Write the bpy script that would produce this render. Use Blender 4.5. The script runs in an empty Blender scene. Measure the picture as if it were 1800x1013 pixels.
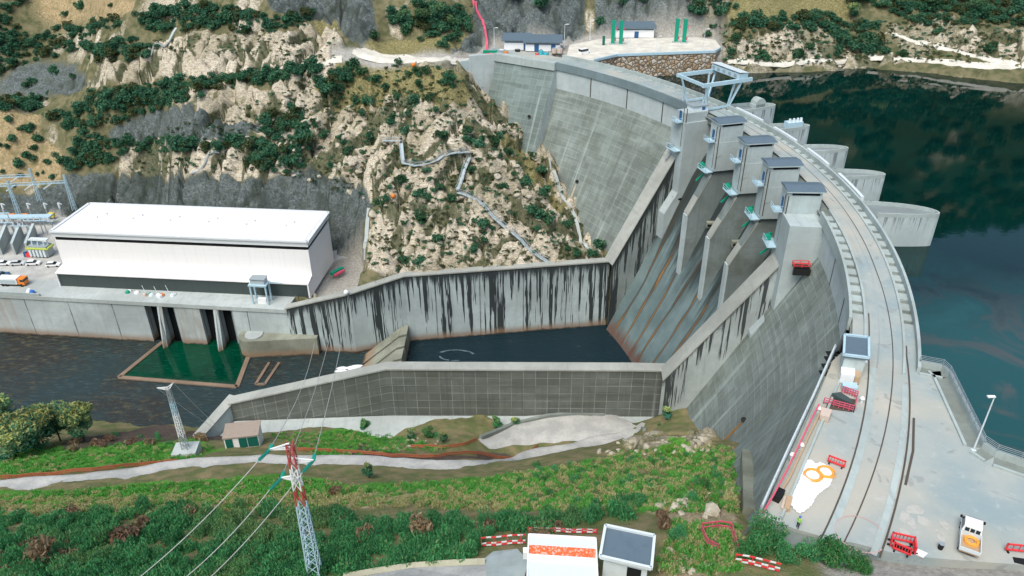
import bpy, math, random
import numpy as np
from mathutils import Vector, Matrix
random.seed(7); RNG = np.random.default_rng(7)
SC = bpy.context.scene
COL = SC.collection
PI = math.pi

# ------------------------------------------------------------------ camera frame (surveyed from the photograph)
F, PITCH, ROLL, H = 1344.0, math.radians(30.38), math.radians(-0.284), 66.0
CX, CY, RU = -81.05, 154.35, 154.2          # plan centre and upstream radius of the arch dam
WT, WR = -66.0, -7.3                        # tailwater and reservoir levels (crest road = 0)
PLAT = -51.6                                # power station platform

def ray(px, py):
    u = (px-900)/F; v = (py-506.5)/F
    c, s = math.cos(ROLL), math.sin(ROLL); u, v = c*u-s*v, s*u+c*v
    return np.array([u, math.cos(PITCH)-v*math.sin(PITCH), -math.sin(PITCH)-v*math.cos(PITCH)])
def at(px, py, z=0.0):
    d = ray(px, py); t = (z-H)/d[2]
    return (d[0]*t, d[1]*t, z)
def project(x, y, z):
    z = z-H
    dep = y*math.cos(PITCH)-z*math.sin(PITCH); up = y*math.sin(PITCH)+z*math.cos(PITCH)
    u = x/dep; v = -up/dep
    c, s = math.cos(ROLL), math.sin(ROLL)
    return 900+(c*u+s*v)*F, 506.5+(-s*u+c*v)*F
def pol(dr, ang, z=0.0):
    a = math.radians(ang); r = RU+dr
    return (CX+r*math.cos(a), CY+r*math.sin(a), z)

# ------------------------------------------------------------------ object helpers
ORG = {}
def tag(o, label=None, cat=None, group=None, kind=None):
    if label: o['label'] = label
    if cat: o['category'] = cat
    if group: o['group'] = group
    if kind: o['kind'] = kind
    return o
def thing(name, label, cat, loc=(0, 0, 0), rz=0.0, group=None):
    o = bpy.data.objects.new(name, None); COL.objects.link(o)
    o.empty_display_size = 0.5
    o.location = loc; o.rotation_euler = (0, 0, rz)
    ORG[o.name] = (Vector(loc), rz)
    return tag(o, label, cat, group)
def copy_tree(o, loc=None, rz=None, label=None, parent=None, scale=None):
    c = o.copy(); COL.objects.link(c)
    if parent: c.parent = parent
    if loc is not None: c.location = loc
    if rz is not None: c.rotation_euler = (0, 0, rz)
    if scale is not None: c.scale = scale
    if label: c['label'] = label
    for ch in list(o.children): copy_tree(ch, parent=c)
    return c

class MB:
    """collects faces for ONE mesh object; uv in metres (explicit or box mapped)"""
    def __init__(s): s.v = []; s.f = []; s.uv = []
    def face(s, pts, uv=None):
        i = len(s.v); s.v += [tuple(map(float, p)) for p in pts]; s.f.append(tuple(range(i, i+len(pts))))
        s.uv.append(uv)
    def obox(s, o, a, b, c):
        """corner o, edge vectors a b c"""
        o, a, b, c = (np.array(q, float) for q in (o, a, b, c))
        p = [o, o+a, o+a+b, o+b, o+c, o+a+c, o+a+b+c, o+b+c]
        if np.dot(np.cross(a, b), c) < 0: fs = [(0,1,2,3),(4,7,6,5),(0,4,5,1),(1,5,6,2),(2,6,7,3),(3,7,4,0)]
        else: fs = [(3,2,1,0),(5,6,7,4),(1,5,4,0),(2,6,5,1),(3,7,6,2),(0,4,7,3)]
        for q in fs: s.face([p[k] for k in q])
    def box(s, c, d, rz=0.0):
        """centre of the BOTTOM face, size"""
        ca, sa = math.cos(rz), math.sin(rz)
        ax = np.array([ca, sa, 0])*d[0]; ay = np.array([-sa, ca, 0])*d[1]; az = np.array([0, 0, d[2]])
        s.obox(np.array(c)-ax/2-ay/2, ax, ay, az)
    def beam(s, p0, p1, w, h=None, up=(0, 0, 1)):
        h = h or w
        p0, p1 = np.array(p0, float), np.array(p1, float); d = p1-p0
        n = np.linalg.norm(d)
        if n < 1e-6: return
        dn = d/n; u = np.array(up, float)
        if abs(np.dot(dn, u)) > .95: u = np.array([1.0, 0, 0])
        sd = np.cross(dn, u); sd /= np.linalg.norm(sd); u = np.cross(sd, dn)
        s.obox(p0-sd*w/2-u*h/2, d, sd*w, u*h)
    def cyl(s, p0, p1, r0, r1=None, n=8, caps=True):
        r1 = r0 if r1 is None else r1
        p0, p1 = np.array(p0, float), np.array(p1, float); d = p1-p0; d /= np.linalg.norm(d)
        u = np.array([0, 0, 1.0]) if abs(d[2]) < .9 else np.array([1.0, 0, 0])
        a = np.cross(d, u); a /= np.linalg.norm(a); b = np.cross(d, a)
        A = [p0+r0*(a*math.cos(t)+b*math.sin(t)) for t in np.linspace(0, 2*PI, n, False)]
        B = [p1+r1*(a*math.cos(t)+b*math.sin(t)) for t in np.linspace(0, 2*PI, n, False)]
        for i in range(n):
            j = (i+1) % n; s.face([A[j], A[i], B[i], B[j]])
        if caps:
            s.face(A)
            s.face(B[::-1])
    def prism(s, poly, z0, z1):
        """poly: list of (x,y); z0/z1 numbers or lists"""
        n = len(poly)
        ar = sum(poly[i][0]*poly[(i+1) % n][1]-poly[(i+1) % n][0]*poly[i][1] for i in range(n))
        Z0 = z0 if hasattr(z0, '__len__') else [z0]*n; Z1 = z1 if hasattr(z1, '__len__') else [z1]*n
        if ar < 0: poly = poly[::-1]; Z0 = Z0[::-1]; Z1 = Z1[::-1]
        for i in range(n):
            j = (i+1) % n
            s.face([(*poly[i], Z0[i]), (*poly[j], Z0[j]), (*poly[j], Z1[j]), (*poly[i], Z1[i])])
        s.face([(*p, z) for p, z in zip(poly, Z1)]); s.face([(*p, z) for p, z in zip(poly, Z0)][::-1])
    def grid(s, P, UV=None, flip=False):
        """P[i][j] points"""
        for i in range(len(P)-1):
            for j in range(len(P[0])-1):
                k = [(i, j), (i+1, j), (i+1, j+1), (i, j+1)]
                if flip: k = k[::-1]
                s.face([P[a][b] for a, b in k], [UV[a][b] for a, b in k] if UV else None)
    def build(s, name, mat, parent=None, smooth=False, local=False, keep=True):
        me = bpy.data.meshes.new(name)
        V = s.v
        off = Vector((0, 0, 0)); rz = 0
        if parent is not None and not local:
            off, rz = ORG[parent.name]
            M = Matrix.Rotation(-rz, 3, 'Z')
            V = [tuple(M @ (Vector(p)-off)) for p in V]
        me.from_pydata(V, [], s.f)
        uvl = me.uv_layers.new(name='UVMap')
        flat = np.zeros(len(me.loops)*2, np.float32)
        k = 0
        for f, uv in zip(s.f, s.uv):
            if uv is None:
                P = [np.array(s.v[i]) for i in f]
                nrm = np.zeros(3)
                for i in range(len(P)):
                    a, b = P[i], P[(i+1) % len(P)]
                    nrm += np.cross(a, b)
                L = np.linalg.norm(nrm); nrm = nrm/L if L > 1e-9 else np.array([0, 0, 1.0])
                if abs(nrm[2]) > .75: uv = [(p[0], p[1]) for p in P]
                else:
                    t = np.array([-nrm[1], nrm[0], 0]); t /= np.linalg.norm(t)
                    uv = [(float(p@t), p[2]) for p in P]
            for q in uv:
                flat[k] = q[0]; flat[k+1] = q[1]; k += 2
        uvl.data.foreach_set('uv', flat)
        if mat: me.materials.append(mat)
        if smooth:
            me.polygons.foreach_set('use_smooth', [True]*len(me.polygons))
        me.update()
        o = bpy.data.objects.new(name, me); COL.objects.link(o)
        if parent is not None:
            o.parent = parent
            ORG[o.name] = (off, rz)
        else: ORG[o.name] = (Vector((0, 0, 0)), 0)
        return o

def np_mesh(name, V, Fc, mat, attrs=None, smooth=False, uv=None):
    """V (n,3), Fc (m,4) quads"""
    me = bpy.data.meshes.new(name)
    V = np.asarray(V, np.float32); Fc = np.asarray(Fc, np.int32)
    k = Fc.shape[1]
    me.vertices.add(len(V)); me.vertices.foreach_set('co', V.ravel())
    me.loops.add(len(Fc)*k); me.loops.foreach_set('vertex_index', Fc.ravel())
    me.polygons.add(len(Fc)); me.polygons.foreach_set('loop_start', np.arange(0, len(Fc)*k, k, dtype=np.int32))
    me.polygons.foreach_set('loop_total', np.full(len(Fc), k, np.int32))
    if smooth: me.polygons.foreach_set('use_smooth', np.ones(len(Fc), bool))
    for an, arr in (attrs or {}).items():
        a = me.color_attributes.new(an, 'FLOAT_COLOR', 'POINT')
        a.data.foreach_set('color', np.asarray(arr, np.float32).ravel())
    me.update(calc_edges=True)
    me.materials.append(mat)
    o = bpy.data.objects.new(name, me); COL.objects.link(o)
    ORG[o.name] = (Vector((0, 0, 0)), 0)
    return o

# ------------------------------------------------------------------ materials
class NT:
    def __init__(s, name):
        s.m = bpy.data.materials.new(name); s.m.use_nodes = True
        s.t = s.m.node_tree; s.b = s.t.nodes['Principled BSDF']
    def n(s, typ, **kw):
        q = s.t.nodes.new(typ)
        for k, v in kw.items():
            if k.startswith('i_'): 
                key = k[2:]; key = int(key) if key.isdigit() else key.replace('_', ' ')
                q.inputs[key].default_value = v
            else: setattr(q, k, v)
        return q
    def l(s, a, b): s.t.links.new(a, b)
    def math(s, op, a, b=None, c=None):
        q = s.n('ShaderNodeMath', operation=op)
        for i, x in enumerate((a, b, c)):
            if x is None: continue
            if isinstance(x, (int, float)): q.inputs[i].default_value = x
            else: s.l(x, q.inputs[i])
        return q.outputs[0]
    def noise(s, vec, scale, detail=4.0, rough=.55, dist=0.0):
        q = s.n('ShaderNodeTexNoise', i_Scale=scale, i_Detail=detail, i_Roughness=rough, i_Distortion=dist)
        if vec is not None: s.l(vec, q.inputs['Vector'])
        return q.outputs['Fac']
    def ramp(s, fac, stops):
        q = s.n('ShaderNodeValToRGB')
        e = q.color_ramp.elements
        while len(e) < len(stops): e.new(0.5)
        for el, (p, c) in zip(e, stops):
            el.position = p; el.color = c if len(c) == 4 else (*c, 1)
        s.l(fac, q.inputs[0]); return q.outputs['Color']
    def smooth(s, x, a, b):
        q = s.n('ShaderNodeMapRange', interpolation_type='SMOOTHSTEP')
        q.inputs['From Min'].default_value = a; q.inputs['From Max'].default_value = b
        s.l(x, q.inputs['Value']); return q.outputs['Result']
    def mix(s, fac, a, b, mode='MIX'):
        q = s.n('ShaderNodeMix', data_type='RGBA', blend_type=mode)
        for sock, x in ((q.inputs[0], fac), (q.inputs[6], a), (q.inputs[7], b)):
            if isinstance(x, (int, float)): sock.default_value = x
            elif isinstance(x, tuple): sock.default_value = x if len(x) == 4 else (*x, 1)
            else: s.l(x, sock)
        return q.outputs[2]
    def scalevec(s, vec, sc):
        q = s.n('ShaderNodeMapping'); q.inputs['Scale'].default_value = sc
        s.l(vec, q.inputs['Vector']); return q.outputs[0]
    def bump(s, h, strength=.3, dist=.1):
        q = s.n('ShaderNodeBump', i_Strength=strength, i_Distance=dist)
        s.l(h, q.inputs['Height']); s.l(q.outputs[0], s.b.inputs['Normal'])
    def out(s, col, rough=.85, spec=.3):
        if isinstance(col, tuple): s.b.inputs['Base Color'].default_value = (*col[:3], 1)
        else: s.l(col, s.b.inputs['Base Color'])
        if isinstance(rough, (int, float)): s.b.inputs['Roughness'].default_value = rough
        else: s.l(rough, s.b.inputs['Roughness'])
        s.b.inputs['Specular IOR Level'].default_value = spec
        return s.m
    @property
    def uv(s): return s.n('ShaderNodeTexCoord').outputs['UV']
    @property
    def pos(s): return s.n('ShaderNodeNewGeometry').outputs['Position']

def mul(c, k): return tuple(x*k for x in c)
def concrete(name, col, grid=None, line=1.25, linew=.05, panel=.12, streak=0.0, slen=6.0, sdens=.5, rust=0.0, algae=0.0, blotch=.25, joint=None, wet=None):
    """weathered concrete. UV in metres, v = height (or minus depth below the top for streaks)."""
    t = NT(name); uv = t.uv; pos = t.pos
    big = t.noise(pos, .07, 5, .6); mid = t.noise(pos, .5, 5, .65); fine = t.noise(pos, 4, 3)
    c = t.mix(t.smooth(big, .3, .7), mul(col, 1-blotch), mul(col, 1+blotch*.6))
    c = t.mix(t.math('MULTIPLY', t.smooth(mid, .4, .75), .45), c, mul(col, .72))
    # vertical run marks everywhere
    run = t.noise(t.scalevec(uv, (1.1, .06, 1)), 1.0, 4, .6)
    c = t.mix(t.math('MULTIPLY', t.smooth(run, .5, .75), .45), c, mul(col, .62))
    sep = t.n('ShaderNodeSeparateXYZ'); t.l(uv, sep.inputs[0]); U, V = sep.outputs[0], sep.outputs[1]
    hgt = mid
    if grid:
        gw, gh = grid
        row = t.math('FLOOR', t.math('DIVIDE', V, gh))
        uu = t.math('DIVIDE', U, gw)
        fu = t.math('FRACT', uu); fv = t.math('FRACT', t.math('DIVIDE', V, gh))
        du = t.math('MULTIPLY', t.math('MINIMUM', fu, t.math('SUBTRACT', 1.0, fu)), gw)
        dv = t.math('MULTIPLY', t.math('MINIMUM', fv, t.math('SUBTRACT', 1.0, fv)), gh)
        cell = t.n('ShaderNodeCombineXYZ'); t.l(t.math('FLOOR', uu), cell.inputs[0]); t.l(row, cell.inputs[1])
        wn = t.n('ShaderNodeTexWhiteNoise', noise_dimensions='2D'); t.l(cell.outputs[0], wn.inputs['Vector'])
        wob = t.noise(pos, .25, 3)
        tint = t.math('MULTIPLY', t.math('SUBTRACT', wn.outputs['Value'], .5), panel*2)
        c = t.mix(t.math('MULTIPLY', t.math('ABSOLUTE', tint), 1.0), c, mul(col, .35))
        d = t.math('MINIMUM', du, dv)
        ln = t.math('SUBTRACT', 1.0, t.smooth(d, linew*.5, linew*2.2))
        ln = t.math('MULTIPLY', ln, t.smooth(wob, .25, .6))
        c = t.mix(t.math('MULTIPLY', ln, .75), c, mul(col, line))
    if grid and panel > .2:
        lift = t.noise(t.scalevec(uv, (.03, .55, 1)), 1.0, 4, .7)
        c = t.mix(t.math('MULTIPLY', t.smooth(lift, .48, .66), .5), c, mul(col, .5))
        leach = t.noise(t.scalevec(uv, (.55, .012, 1)), 1.0, 3, .6)
        c = t.mix(t.math('MULTIPLY', t.smooth(leach, .60, .70), .55), c, mul(col, 1.75))
        c = t.mix(t.math('MULTIPLY', t.smooth(leach, .42, .32), .45), c, mul(col, .5))
    if joint:                                   # dark contraction joints every `joint` metres
        fj = t.math('FRACT', t.math('DIVIDE', U, joint)); dj = t.math('MULTIPLY', t.math('MINIMUM', fj, t.math('SUBTRACT', 1.0, fj)), joint)
        wj = t.math('ADD', dj, t.math('MULTIPLY', t.math('SUBTRACT', t.noise(t.scalevec(uv, (1, .25, 1)), 1.0, 3), .5), .5))
        c = t.mix(t.math('MULTIPLY', t.math('SUBTRACT', 1.0, t.smooth(wj, .05, .28)), .75), c, mul(col, .16))
    if algae:
        al = t.noise(pos, .12, 6, .65)
        c = t.mix(t.math('MULTIPLY', t.smooth(al, .42, .7), algae), c, (.085, .09, .062))
    if streak:                                  # black lichen runs hanging from the top edge (v = -depth)
        depth = t.math('MULTIPLY', V, -1.0)
        n1 = t.noise(t.scalevec(uv, (.5, .0, 1)), 1.0, 4, .7)
        n2 = t.noise(t.scalevec(uv, (.62, .018, 1)), 1.0, 4, .7)
        n3 = t.noise(t.scalevec(uv, (.085, .0, 1)), 1.0, 2, .5)
        colm = t.math('MULTIPLY', t.smooth(n2, .49, .58), t.smooth(n3, .30, .5))
        reach = t.math('ADD', t.math('MULTIPLY', t.math('POWER', n1, 2.0), slen*1.15*sdens), t.math('MULTIPLY', colm, slen*2.8*sdens))
        k = t.smooth(t.math('SUBTRACT', t.math('ADD', reach, t.math('MULTIPLY', t.math('SUBTRACT', fine, .5), 3.0)), depth), -1.0, 2.2)
        c = t.mix(t.math('MULTIPLY', k, streak), c, (.018, .024, .025))
    if rust:
        n1 = t.noise(t.scalevec(uv, (.10, .01, 1)), 1.0, 2, .5); n2 = t.noise(t.scalevec(uv, (.7, .05, 1)), 1.0, 5, .7)
        r = t.math('MULTIPLY', t.smooth(n1, .58, .68), t.smooth(n2, .38, .6))
        c = t.mix(t.math('MULTIPLY', r, rust), c, (.27, .14, .06))
    if wet is not None:                         # ochre/dark bands near the waterline z = wet
        sp = t.n('ShaderNodeSeparateXYZ'); t.l(pos, sp.inputs[0])
        hz = t.math('ADD', t.math('SUBTRACT', sp.outputs[2], wet), t.math('MULTIPLY', t.math('SUBTRACT', mid, .5), 1.6))
        c = t.mix(t.math('MULTIPLY', t.math('SUBTRACT', 1.0, t.smooth(hz, .6, 3.0)), .75), c, (.27, .17, .10))
        c = t.mix(t.math('SUBTRACT', 1.0, t.smooth(hz, .0, .7)), c, (.07, .05, .035))
    t.bump(t.math('ADD', mid, t.math('MULTIPLY', fine, .4)), .35, .12)
    return t.out(c, .85, .25)
def paint(name, col, rough=.5, spec=.4, dirt=.25, metallic=0.0, scale=1.2):
    t = NT(name); pos = t.n('ShaderNodeTexCoord').outputs['Object']
    n = t.noise(pos, scale, 5, .65)
    c = t.mix(t.math('MULTIPLY', t.smooth(n, .45, .75), dirt), col, mul(col, .55))
    t.b.inputs['Metallic'].default_value = metallic
    return t.out(c, rough, spec)

CONC = (.37, .405, .40)
def crest_dr(a): return float(np.interp(-a, [-60, 20.5, 25, 28, 36, 40.2, 46], [-9.5, -9.5, -11.6, -12.4, -12.6, -11.5, -11]))
def band_z(a): return float(np.interp(-a, [-60, 20.5, 23.5, 46], [-8, -8, -2.2, -2.2]))
def face_r(a, z): return crest_dr(a)-.5*max(0, band_z(a)-z)
def face_hit(px, py):
    d = ray(px, py)
    for t in np.arange(70, 330, .1):
        p = np.array([0, 0, H])+d*t; a = math.degrees(math.atan2(p[1]-CY, p[0]-CX)); dr = math.hypot(p[0]-CX, p[1]-CY)-RU
        if p[0] > 0 and p[2] < -.5 and dr > face_r(a, p[2]): return p
    return None
M = {}
M['band'] = concrete('pale crest band concrete', (.46, .52, .52), blotch=.12, joint=None, grid=(30, 2.0), line=.85, panel=.06, linew=.03)
M['face'] = concrete('formwork dam face concrete', (.235, .275, .252), grid=(2.6, 2.1), line=1.4, panel=.36, linew=.05, algae=.42)
M['face_flat'] = concrete('abutment face concrete', (.19, .24, .225), grid=(2.6, 2.0), line=1.3, panel=.32, algae=.3)
M['pale'] = concrete('pale wall concrete', (.46, .53, .53), blotch=.1)
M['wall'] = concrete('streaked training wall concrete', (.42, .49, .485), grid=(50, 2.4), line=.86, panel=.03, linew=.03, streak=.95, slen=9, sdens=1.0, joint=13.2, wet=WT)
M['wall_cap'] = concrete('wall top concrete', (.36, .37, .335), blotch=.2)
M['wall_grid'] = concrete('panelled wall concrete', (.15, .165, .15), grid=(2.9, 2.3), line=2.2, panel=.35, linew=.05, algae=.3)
M['tail'] = concrete('tailrace wall concrete', (.44, .495, .49), grid=(60, 2.6), line=.9, panel=.02, rust=.3, joint=14.0, wet=WT)
M['pier'] = concrete('pier concrete', (.42, .485, .485), grid=(40, 1.7), line=.88, panel=.03, linew=.03, blotch=.15)
M['pier_wet'] = concrete('upstream pier concrete', (.46, .53, .53), blotch=.15, streak=.55, slen=1.5, sdens=1.0)
M['chute_wall'] = concrete('spillway wall concrete', (.30, .33, .32), streak=.9, slen=10, sdens=1.0, algae=.2)
M['sill'] = concrete('mossy sill concrete', (.27, .28, .22), algae=.5, wet=WT)
M['apron'] = concrete('pale apron concrete', (.42, .46, .445), blotch=.18)
M['kerb'] = concrete('kerb concrete', (.40, .46, .445), blotch=.15, algae=.15)
M['kerb_in'] = concrete('stained trough concrete', (.22, .25, .23), algae=.35)

def deck_mat(name='road deck concrete', tracks=1.0):
    t = NT(name); pos = t.pos; uv = t.uv
    n1 = t.noise(pos, .09, 5, .6, .5); n2 = t.noise(pos, .6, 6, .7); n3 = t.noise(pos, .035, 3); n4 = t.noise(pos, 2.6, 5, .7); n5 = t.noise(pos, .3, 3, .5, 1.5)
    tr = t.noise(t.scalevec(uv, (.03, 1.1, 1)), 1.0, 4, .6); tr2 = t.noise(t.scalevec(uv, (.02, 2.6, 1)), 1.0, 3, .6)
    c = t.mix(t.smooth(n1, .35, .68), (.36, .385, .36), (.255, .325, .335))
    c = t.mix(t.math('MULTIPLY', t.smooth(n3, .47, .60), .65), c, (.47, .43, .35))
    c = t.mix(t.math('MULTIPLY', t.smooth(n2, .52, .8), .5), c, (.53, .54, .52))
    c = t.mix(t.math('MULTIPLY', t.smooth(tr, .5, .72), .4*tracks), c, (.235, .24, .225))
    c = t.mix(t.math('MULTIPLY', t.smooth(tr2, .58, .68), .45*tracks), c, (.17, .175, .165))
    c = t.mix(t.math('MULTIPLY', t.smooth(n5, .62, .70), .45), c, (.20, .22, .22))
    c = t.mix(t.math('MULTIPLY', t.smooth(n4, .55, .75), .25), c, (.22, .22, .20))
    t.bump(n4, .2, .05)
    return t.out(c, .85, .25)
M['deck'] = deck_mat(); M['deck_plat'] = deck_mat('platform concrete', 0.0)
def chute_mat():
    t = NT('spillway chute concrete'); pos = t.pos; uv = t.uv
    n1 = t.noise(pos, .1, 5, .6)
    c = t.mix(t.smooth(n1, .3, .7), (.10, .145, .145), (.165, .225, .225))
    sepu = t.n('ShaderNodeSeparateXYZ'); t.l(uv, sepu.inputs[0])
    wob = t.math('MULTIPLY', t.math('SUBTRACT', t.noise(t.scalevec(uv, (.12, .02, 1)), 1.0, 3, .6), .5), 1.1)
    br = t.noise(t.scalevec(uv, (.7, .09, 1)), 1.0, 5, .65); ln = t.noise(t.scalevec(uv, (.25, .0, 1)), 1.0, 1, .5)
    d1 = t.math('ABSOLUTE', t.math('SUBTRACT', t.math('FRACT', t.math('ADD', t.math('DIVIDE', sepu.outputs[0], 5.9), wob)), .5))
    lane = t.math('SUBTRACT', 1.0, t.smooth(d1, .04, .14))
    c = t.mix(t.math('MULTIPLY', lane, t.math('ADD', .6, t.math('MULTIPLY', t.smooth(br, .3, .55), .4))), c, (.060, .045, .026))
    core = t.math('MULTIPLY', t.math('SUBTRACT', 1.0, t.smooth(d1, .015, .06)), t.smooth(br, .38, .56))
    c = t.mix(t.math('MULTIPLY', core, t.smooth(ln, .40, .5)), c, (.30, .145, .045))
    fine = t.noise(t.scalevec(uv, (1.6, .015, 1)), 1.0, 4, .65)
    c = t.mix(t.math('MULTIPLY', t.smooth(fine, .56, .7), .6), c, (.05, .058, .05))
    c = t.mix(t.math('MULTIPLY', t.smooth(fine, .40, .28), .4), c, (.30, .35, .34))
    sp = t.n('ShaderNodeSeparateXYZ'); t.l(pos, sp.inputs[0])
    hz = t.math('ADD', t.math('SUBTRACT', sp.outputs[2], WT), t.math('MULTIPLY', t.math('SUBTRACT', br, .5), 9.0))
    shade_noise = t.noise(t.scalevec(uv, (.35, .03, 1)), 1.0, 5, .7)      # shade of the gate bays painted dark on the upper chute
    bay_shade = t.smooth(t.math('ADD', sepu.outputs[1], t.math('MULTIPLY', shade_noise, 70.0)), -12, 6)
    c = t.mix(t.math('MULTIPLY', bay_shade, .85), c, (.018, .024, .022))
    c = t.mix(t.math('MULTIPLY', t.math('SUBTRACT', 1.0, t.smooth(hz, 1.0, 5.0)), .8), c, (.12, .055, .035))
    t.bump(br, .25, .1)
    return t.out(c, .6, .4)
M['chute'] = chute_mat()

def cladding(name, col, pitch, k=.82):
    t = NT(name); uv = t.uv; pos = t.pos; sp = t.n('ShaderNodeSeparateXYZ'); t.l(uv, sp.inputs[0])
    f = t.math('FRACT', t.math('DIVIDE', sp.outputs[0], pitch)); g = t.math('FRACT', t.math('DIVIDE', sp.outputs[1], pitch*.8))
    seam = t.math('MAXIMUM', t.math('LESS_THAN', f, .022), t.math('LESS_THAN', g, .016))
    run = t.noise(t.scalevec(uv, (.8, .05, 1)), 1.0, 4, .6)
    c = t.mix(t.math('MULTIPLY', t.smooth(run, .5, .75), .22), col, mul(col, .75))
    c = t.mix(t.math('MULTIPLY', seam, .8), c, mul(col, k)); return t.out(c, .5, .35)
M['white_clad'] = cladding('white panel cladding', (.80, .785, .775), 4.6, .88)
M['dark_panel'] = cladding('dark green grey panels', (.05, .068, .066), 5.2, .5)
M['white_clad_'] = paint('white cladding', (.74, .735, .725), .5, .4, .06)
M['roof_white'] = paint('white membrane roof', (.80, .735, .725), .6, .3, .05)
M['clad_grey'] = paint('grey white edge cladding', (.66, .68, .69), .5, .3, .08)
M['dark_clad'] = paint('dark green grey cladding', (.055, .075, .072), .55, .4, .2)
M['black'] = paint('black recess', (.012, .014, .015), .7, .2, .1)
M['steel_blue'] = paint('pale blue painted steel', (.42, .58, .66), .45, .4, .25)
M['steel_grey'] = paint('galvanised steel', (.36, .41, .43), .45, .4, .3, .3)
M['slate'] = paint('slate grey roofing', (.105, .15, .185), .6, .35, .3)
M['slate_pale'] = paint('pale grey roof edge', (.40, .47, .49), .6, .3, .2)
M['door_blue'] = paint('blue door', (.02, .10, .24), .5, .4, .15)
M['green'] = paint('green painted steel', (.0, .28, .17), .45, .4, .2)
M['dgreen'] = paint('dark green panel', (.005, .11, .085), .5, .4, .2)
M['white'] = paint('white paint', (.78, .79, .79), .45, .4, .12)
M['offwhite'] = paint('off white metal', (.62, .68, .70), .5, .4, .15)
M['red'] = paint('red plastic', (.72, .05, .055), .45, .4, .15)
M['red_worn'] = paint('worn red mast paint', (.46, .09, .085), .6, .3, .3)
M['orange'] = paint('orange plastic', (.75, .22, .03), .5, .4, .15)
M['hose'] = paint('orange hose', (.80, .36, .06), .5, .4, .1)
M['pink'] = paint('faded red hose', (.62, .10, .16), .5, .35, .2)
M['yellow'] = paint('yellow paint', (.70, .55, .05), .5, .4, .2)
M['lime'] = paint('yellow green paint', (.50, .58, .10), .5, .4, .2)
M['rubber'] = paint('black rubber', (.015, .015, .016), .7, .3, .1)
M['glass'] = paint('dark glass', (.02, .03, .035), .12, .6, .0)
M['wood'] = paint('plywood', (.46, .32, .20), .7, .2, .3)
M['rail'] = paint('rusty rail groove', (.085, .07, .055), .7, .3, .4)
M['insul'] = paint('teal glass insulator', (.02, .30, .24), .3, .5, .1)
M['wire'] = paint('aluminium wire', (.45, .46, .46), .5, .4, .1)
M['tarp'] = paint('white tarpaulin', (.80, .81, .82), .5, .3, .1, 0, .6)
M['blue'] = paint('blue tarpaulin', (.03, .16, .50), .5, .4, .2)
M['cyan'] = paint('cyan plastic', (.05, .40, .48), .5, .4, .2)
M['tan'] = paint('tan block', (.55, .45, .38), .8, .2, .2)
M['skin'] = paint('skin', (.45, .27, .18), .6, .3, .05)
M['hivis'] = paint('lime safety jacket', (.30, .68, .08), .6, .3, .1, 0, 4)
M['denim'] = paint('dark trousers', (.03, .04, .06), .8, .2, .1, 0, 4)
M['bark'] = paint('bark', (.10, .075, .055), .9, .15, .4, 0, 3)
M['brown_roof'] = paint('brown fibre cement roof', (.33, .27, .22), .85, .2, .3)

def grating_stone():
    t = NT('rough stone masonry'); pos = t.pos
    v = t.n('ShaderNodeTexVoronoi', i_Scale=.75); t.l(pos, v.inputs['Vector'])
    e = t.n('ShaderNodeTexVoronoi', feature='DISTANCE_TO_EDGE', i_Scale=.75); t.l(pos, e.inputs['Vector'])
    h = t.n('ShaderNodeSeparateColor'); t.l(v.outputs['Color'], h.inputs[0])
    c = t.ramp(h.outputs[0], [(0, (.28, .20, .12)), (.35, (.44, .32, .20)), (.65, (.46, .40, .32)), (1, (.55, .50, .43))])
    c = t.mix(t.math('SUBTRACT', 1.0, t.smooth(e.outputs[0], .02, .12)), c, (.15, .12, .085))
    t.bump(t.smooth(e.outputs[0], 0, .25), .8, .3)
    return t.out(c, .9, .2)
M['stone'] = grating_stone()

def foliage(name, dark, light, third=None):
    t = NT(name)
    a = t.n('ShaderNodeAttribute', attribute_name='tint'); sep = t.n('ShaderNodeSeparateColor'); t.l(a.outputs['Color'], sep.inputs[0])
    oi = t.n('ShaderNodeObjectInfo')
    c = t.mix(sep.outputs[0], dark, light)
    c = t.mix(t.math('MULTIPLY', sep.outputs[1], .9), c, third or mul(light, 1.3))
    hs = t.n('ShaderNodeHueSaturation'); t.l(c, hs.inputs['Color'])
    t.l(t.math('ADD', .72, t.math('MULTIPLY', oi.outputs['Random'], .56)), hs.inputs['Value'])
    t.l(t.math('ADD', .48, t.math('MULTIPLY', oi.outputs['Random'], .035)), hs.inputs['Hue'])
    m = t.out(hs.outputs[0], .7, .2)
    # thin leaves pass some light
    tr = t.n('ShaderNodeBsdfTranslucent'); t.l(hs.outputs[0], tr.inputs['Color'])
    mx = t.n('ShaderNodeMixShader', i_0=.25)
    out = t.t.nodes['Material Output']
    t.l(t.b.outputs[0], mx.inputs[1]); t.l(tr.outputs[0], mx.inputs[2]); t.l(mx.outputs[0], out.inputs[0])
    return m
M['scrub'] = foliage('dark evergreen scrub', (.022, .085, .05), (.065, .19, .095), (.14, .20, .075))
M['scrub_olive'] = foliage('olive heath scrub', (.05, .085, .035), (.12, .165, .065), (.20, .19, .08))
M['gorse'] = foliage('broom and gorse', (.035, .165, .065), (.10, .37, .13), (.25, .29, .12))
M['grassblade'] = foliage('grass blades', (.075, .27, .055), (.17, .46, .09), (.44, .38, .20))
M['acacia'] = foliage('acacia leaves', (.022, .12, .085), (.075, .26, .15), (.62, .60, .17))
M['dry'] = foliage('dry brush', (.16, .12, .075), (.30, .22, .14), (.30, .15, .07))
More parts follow.
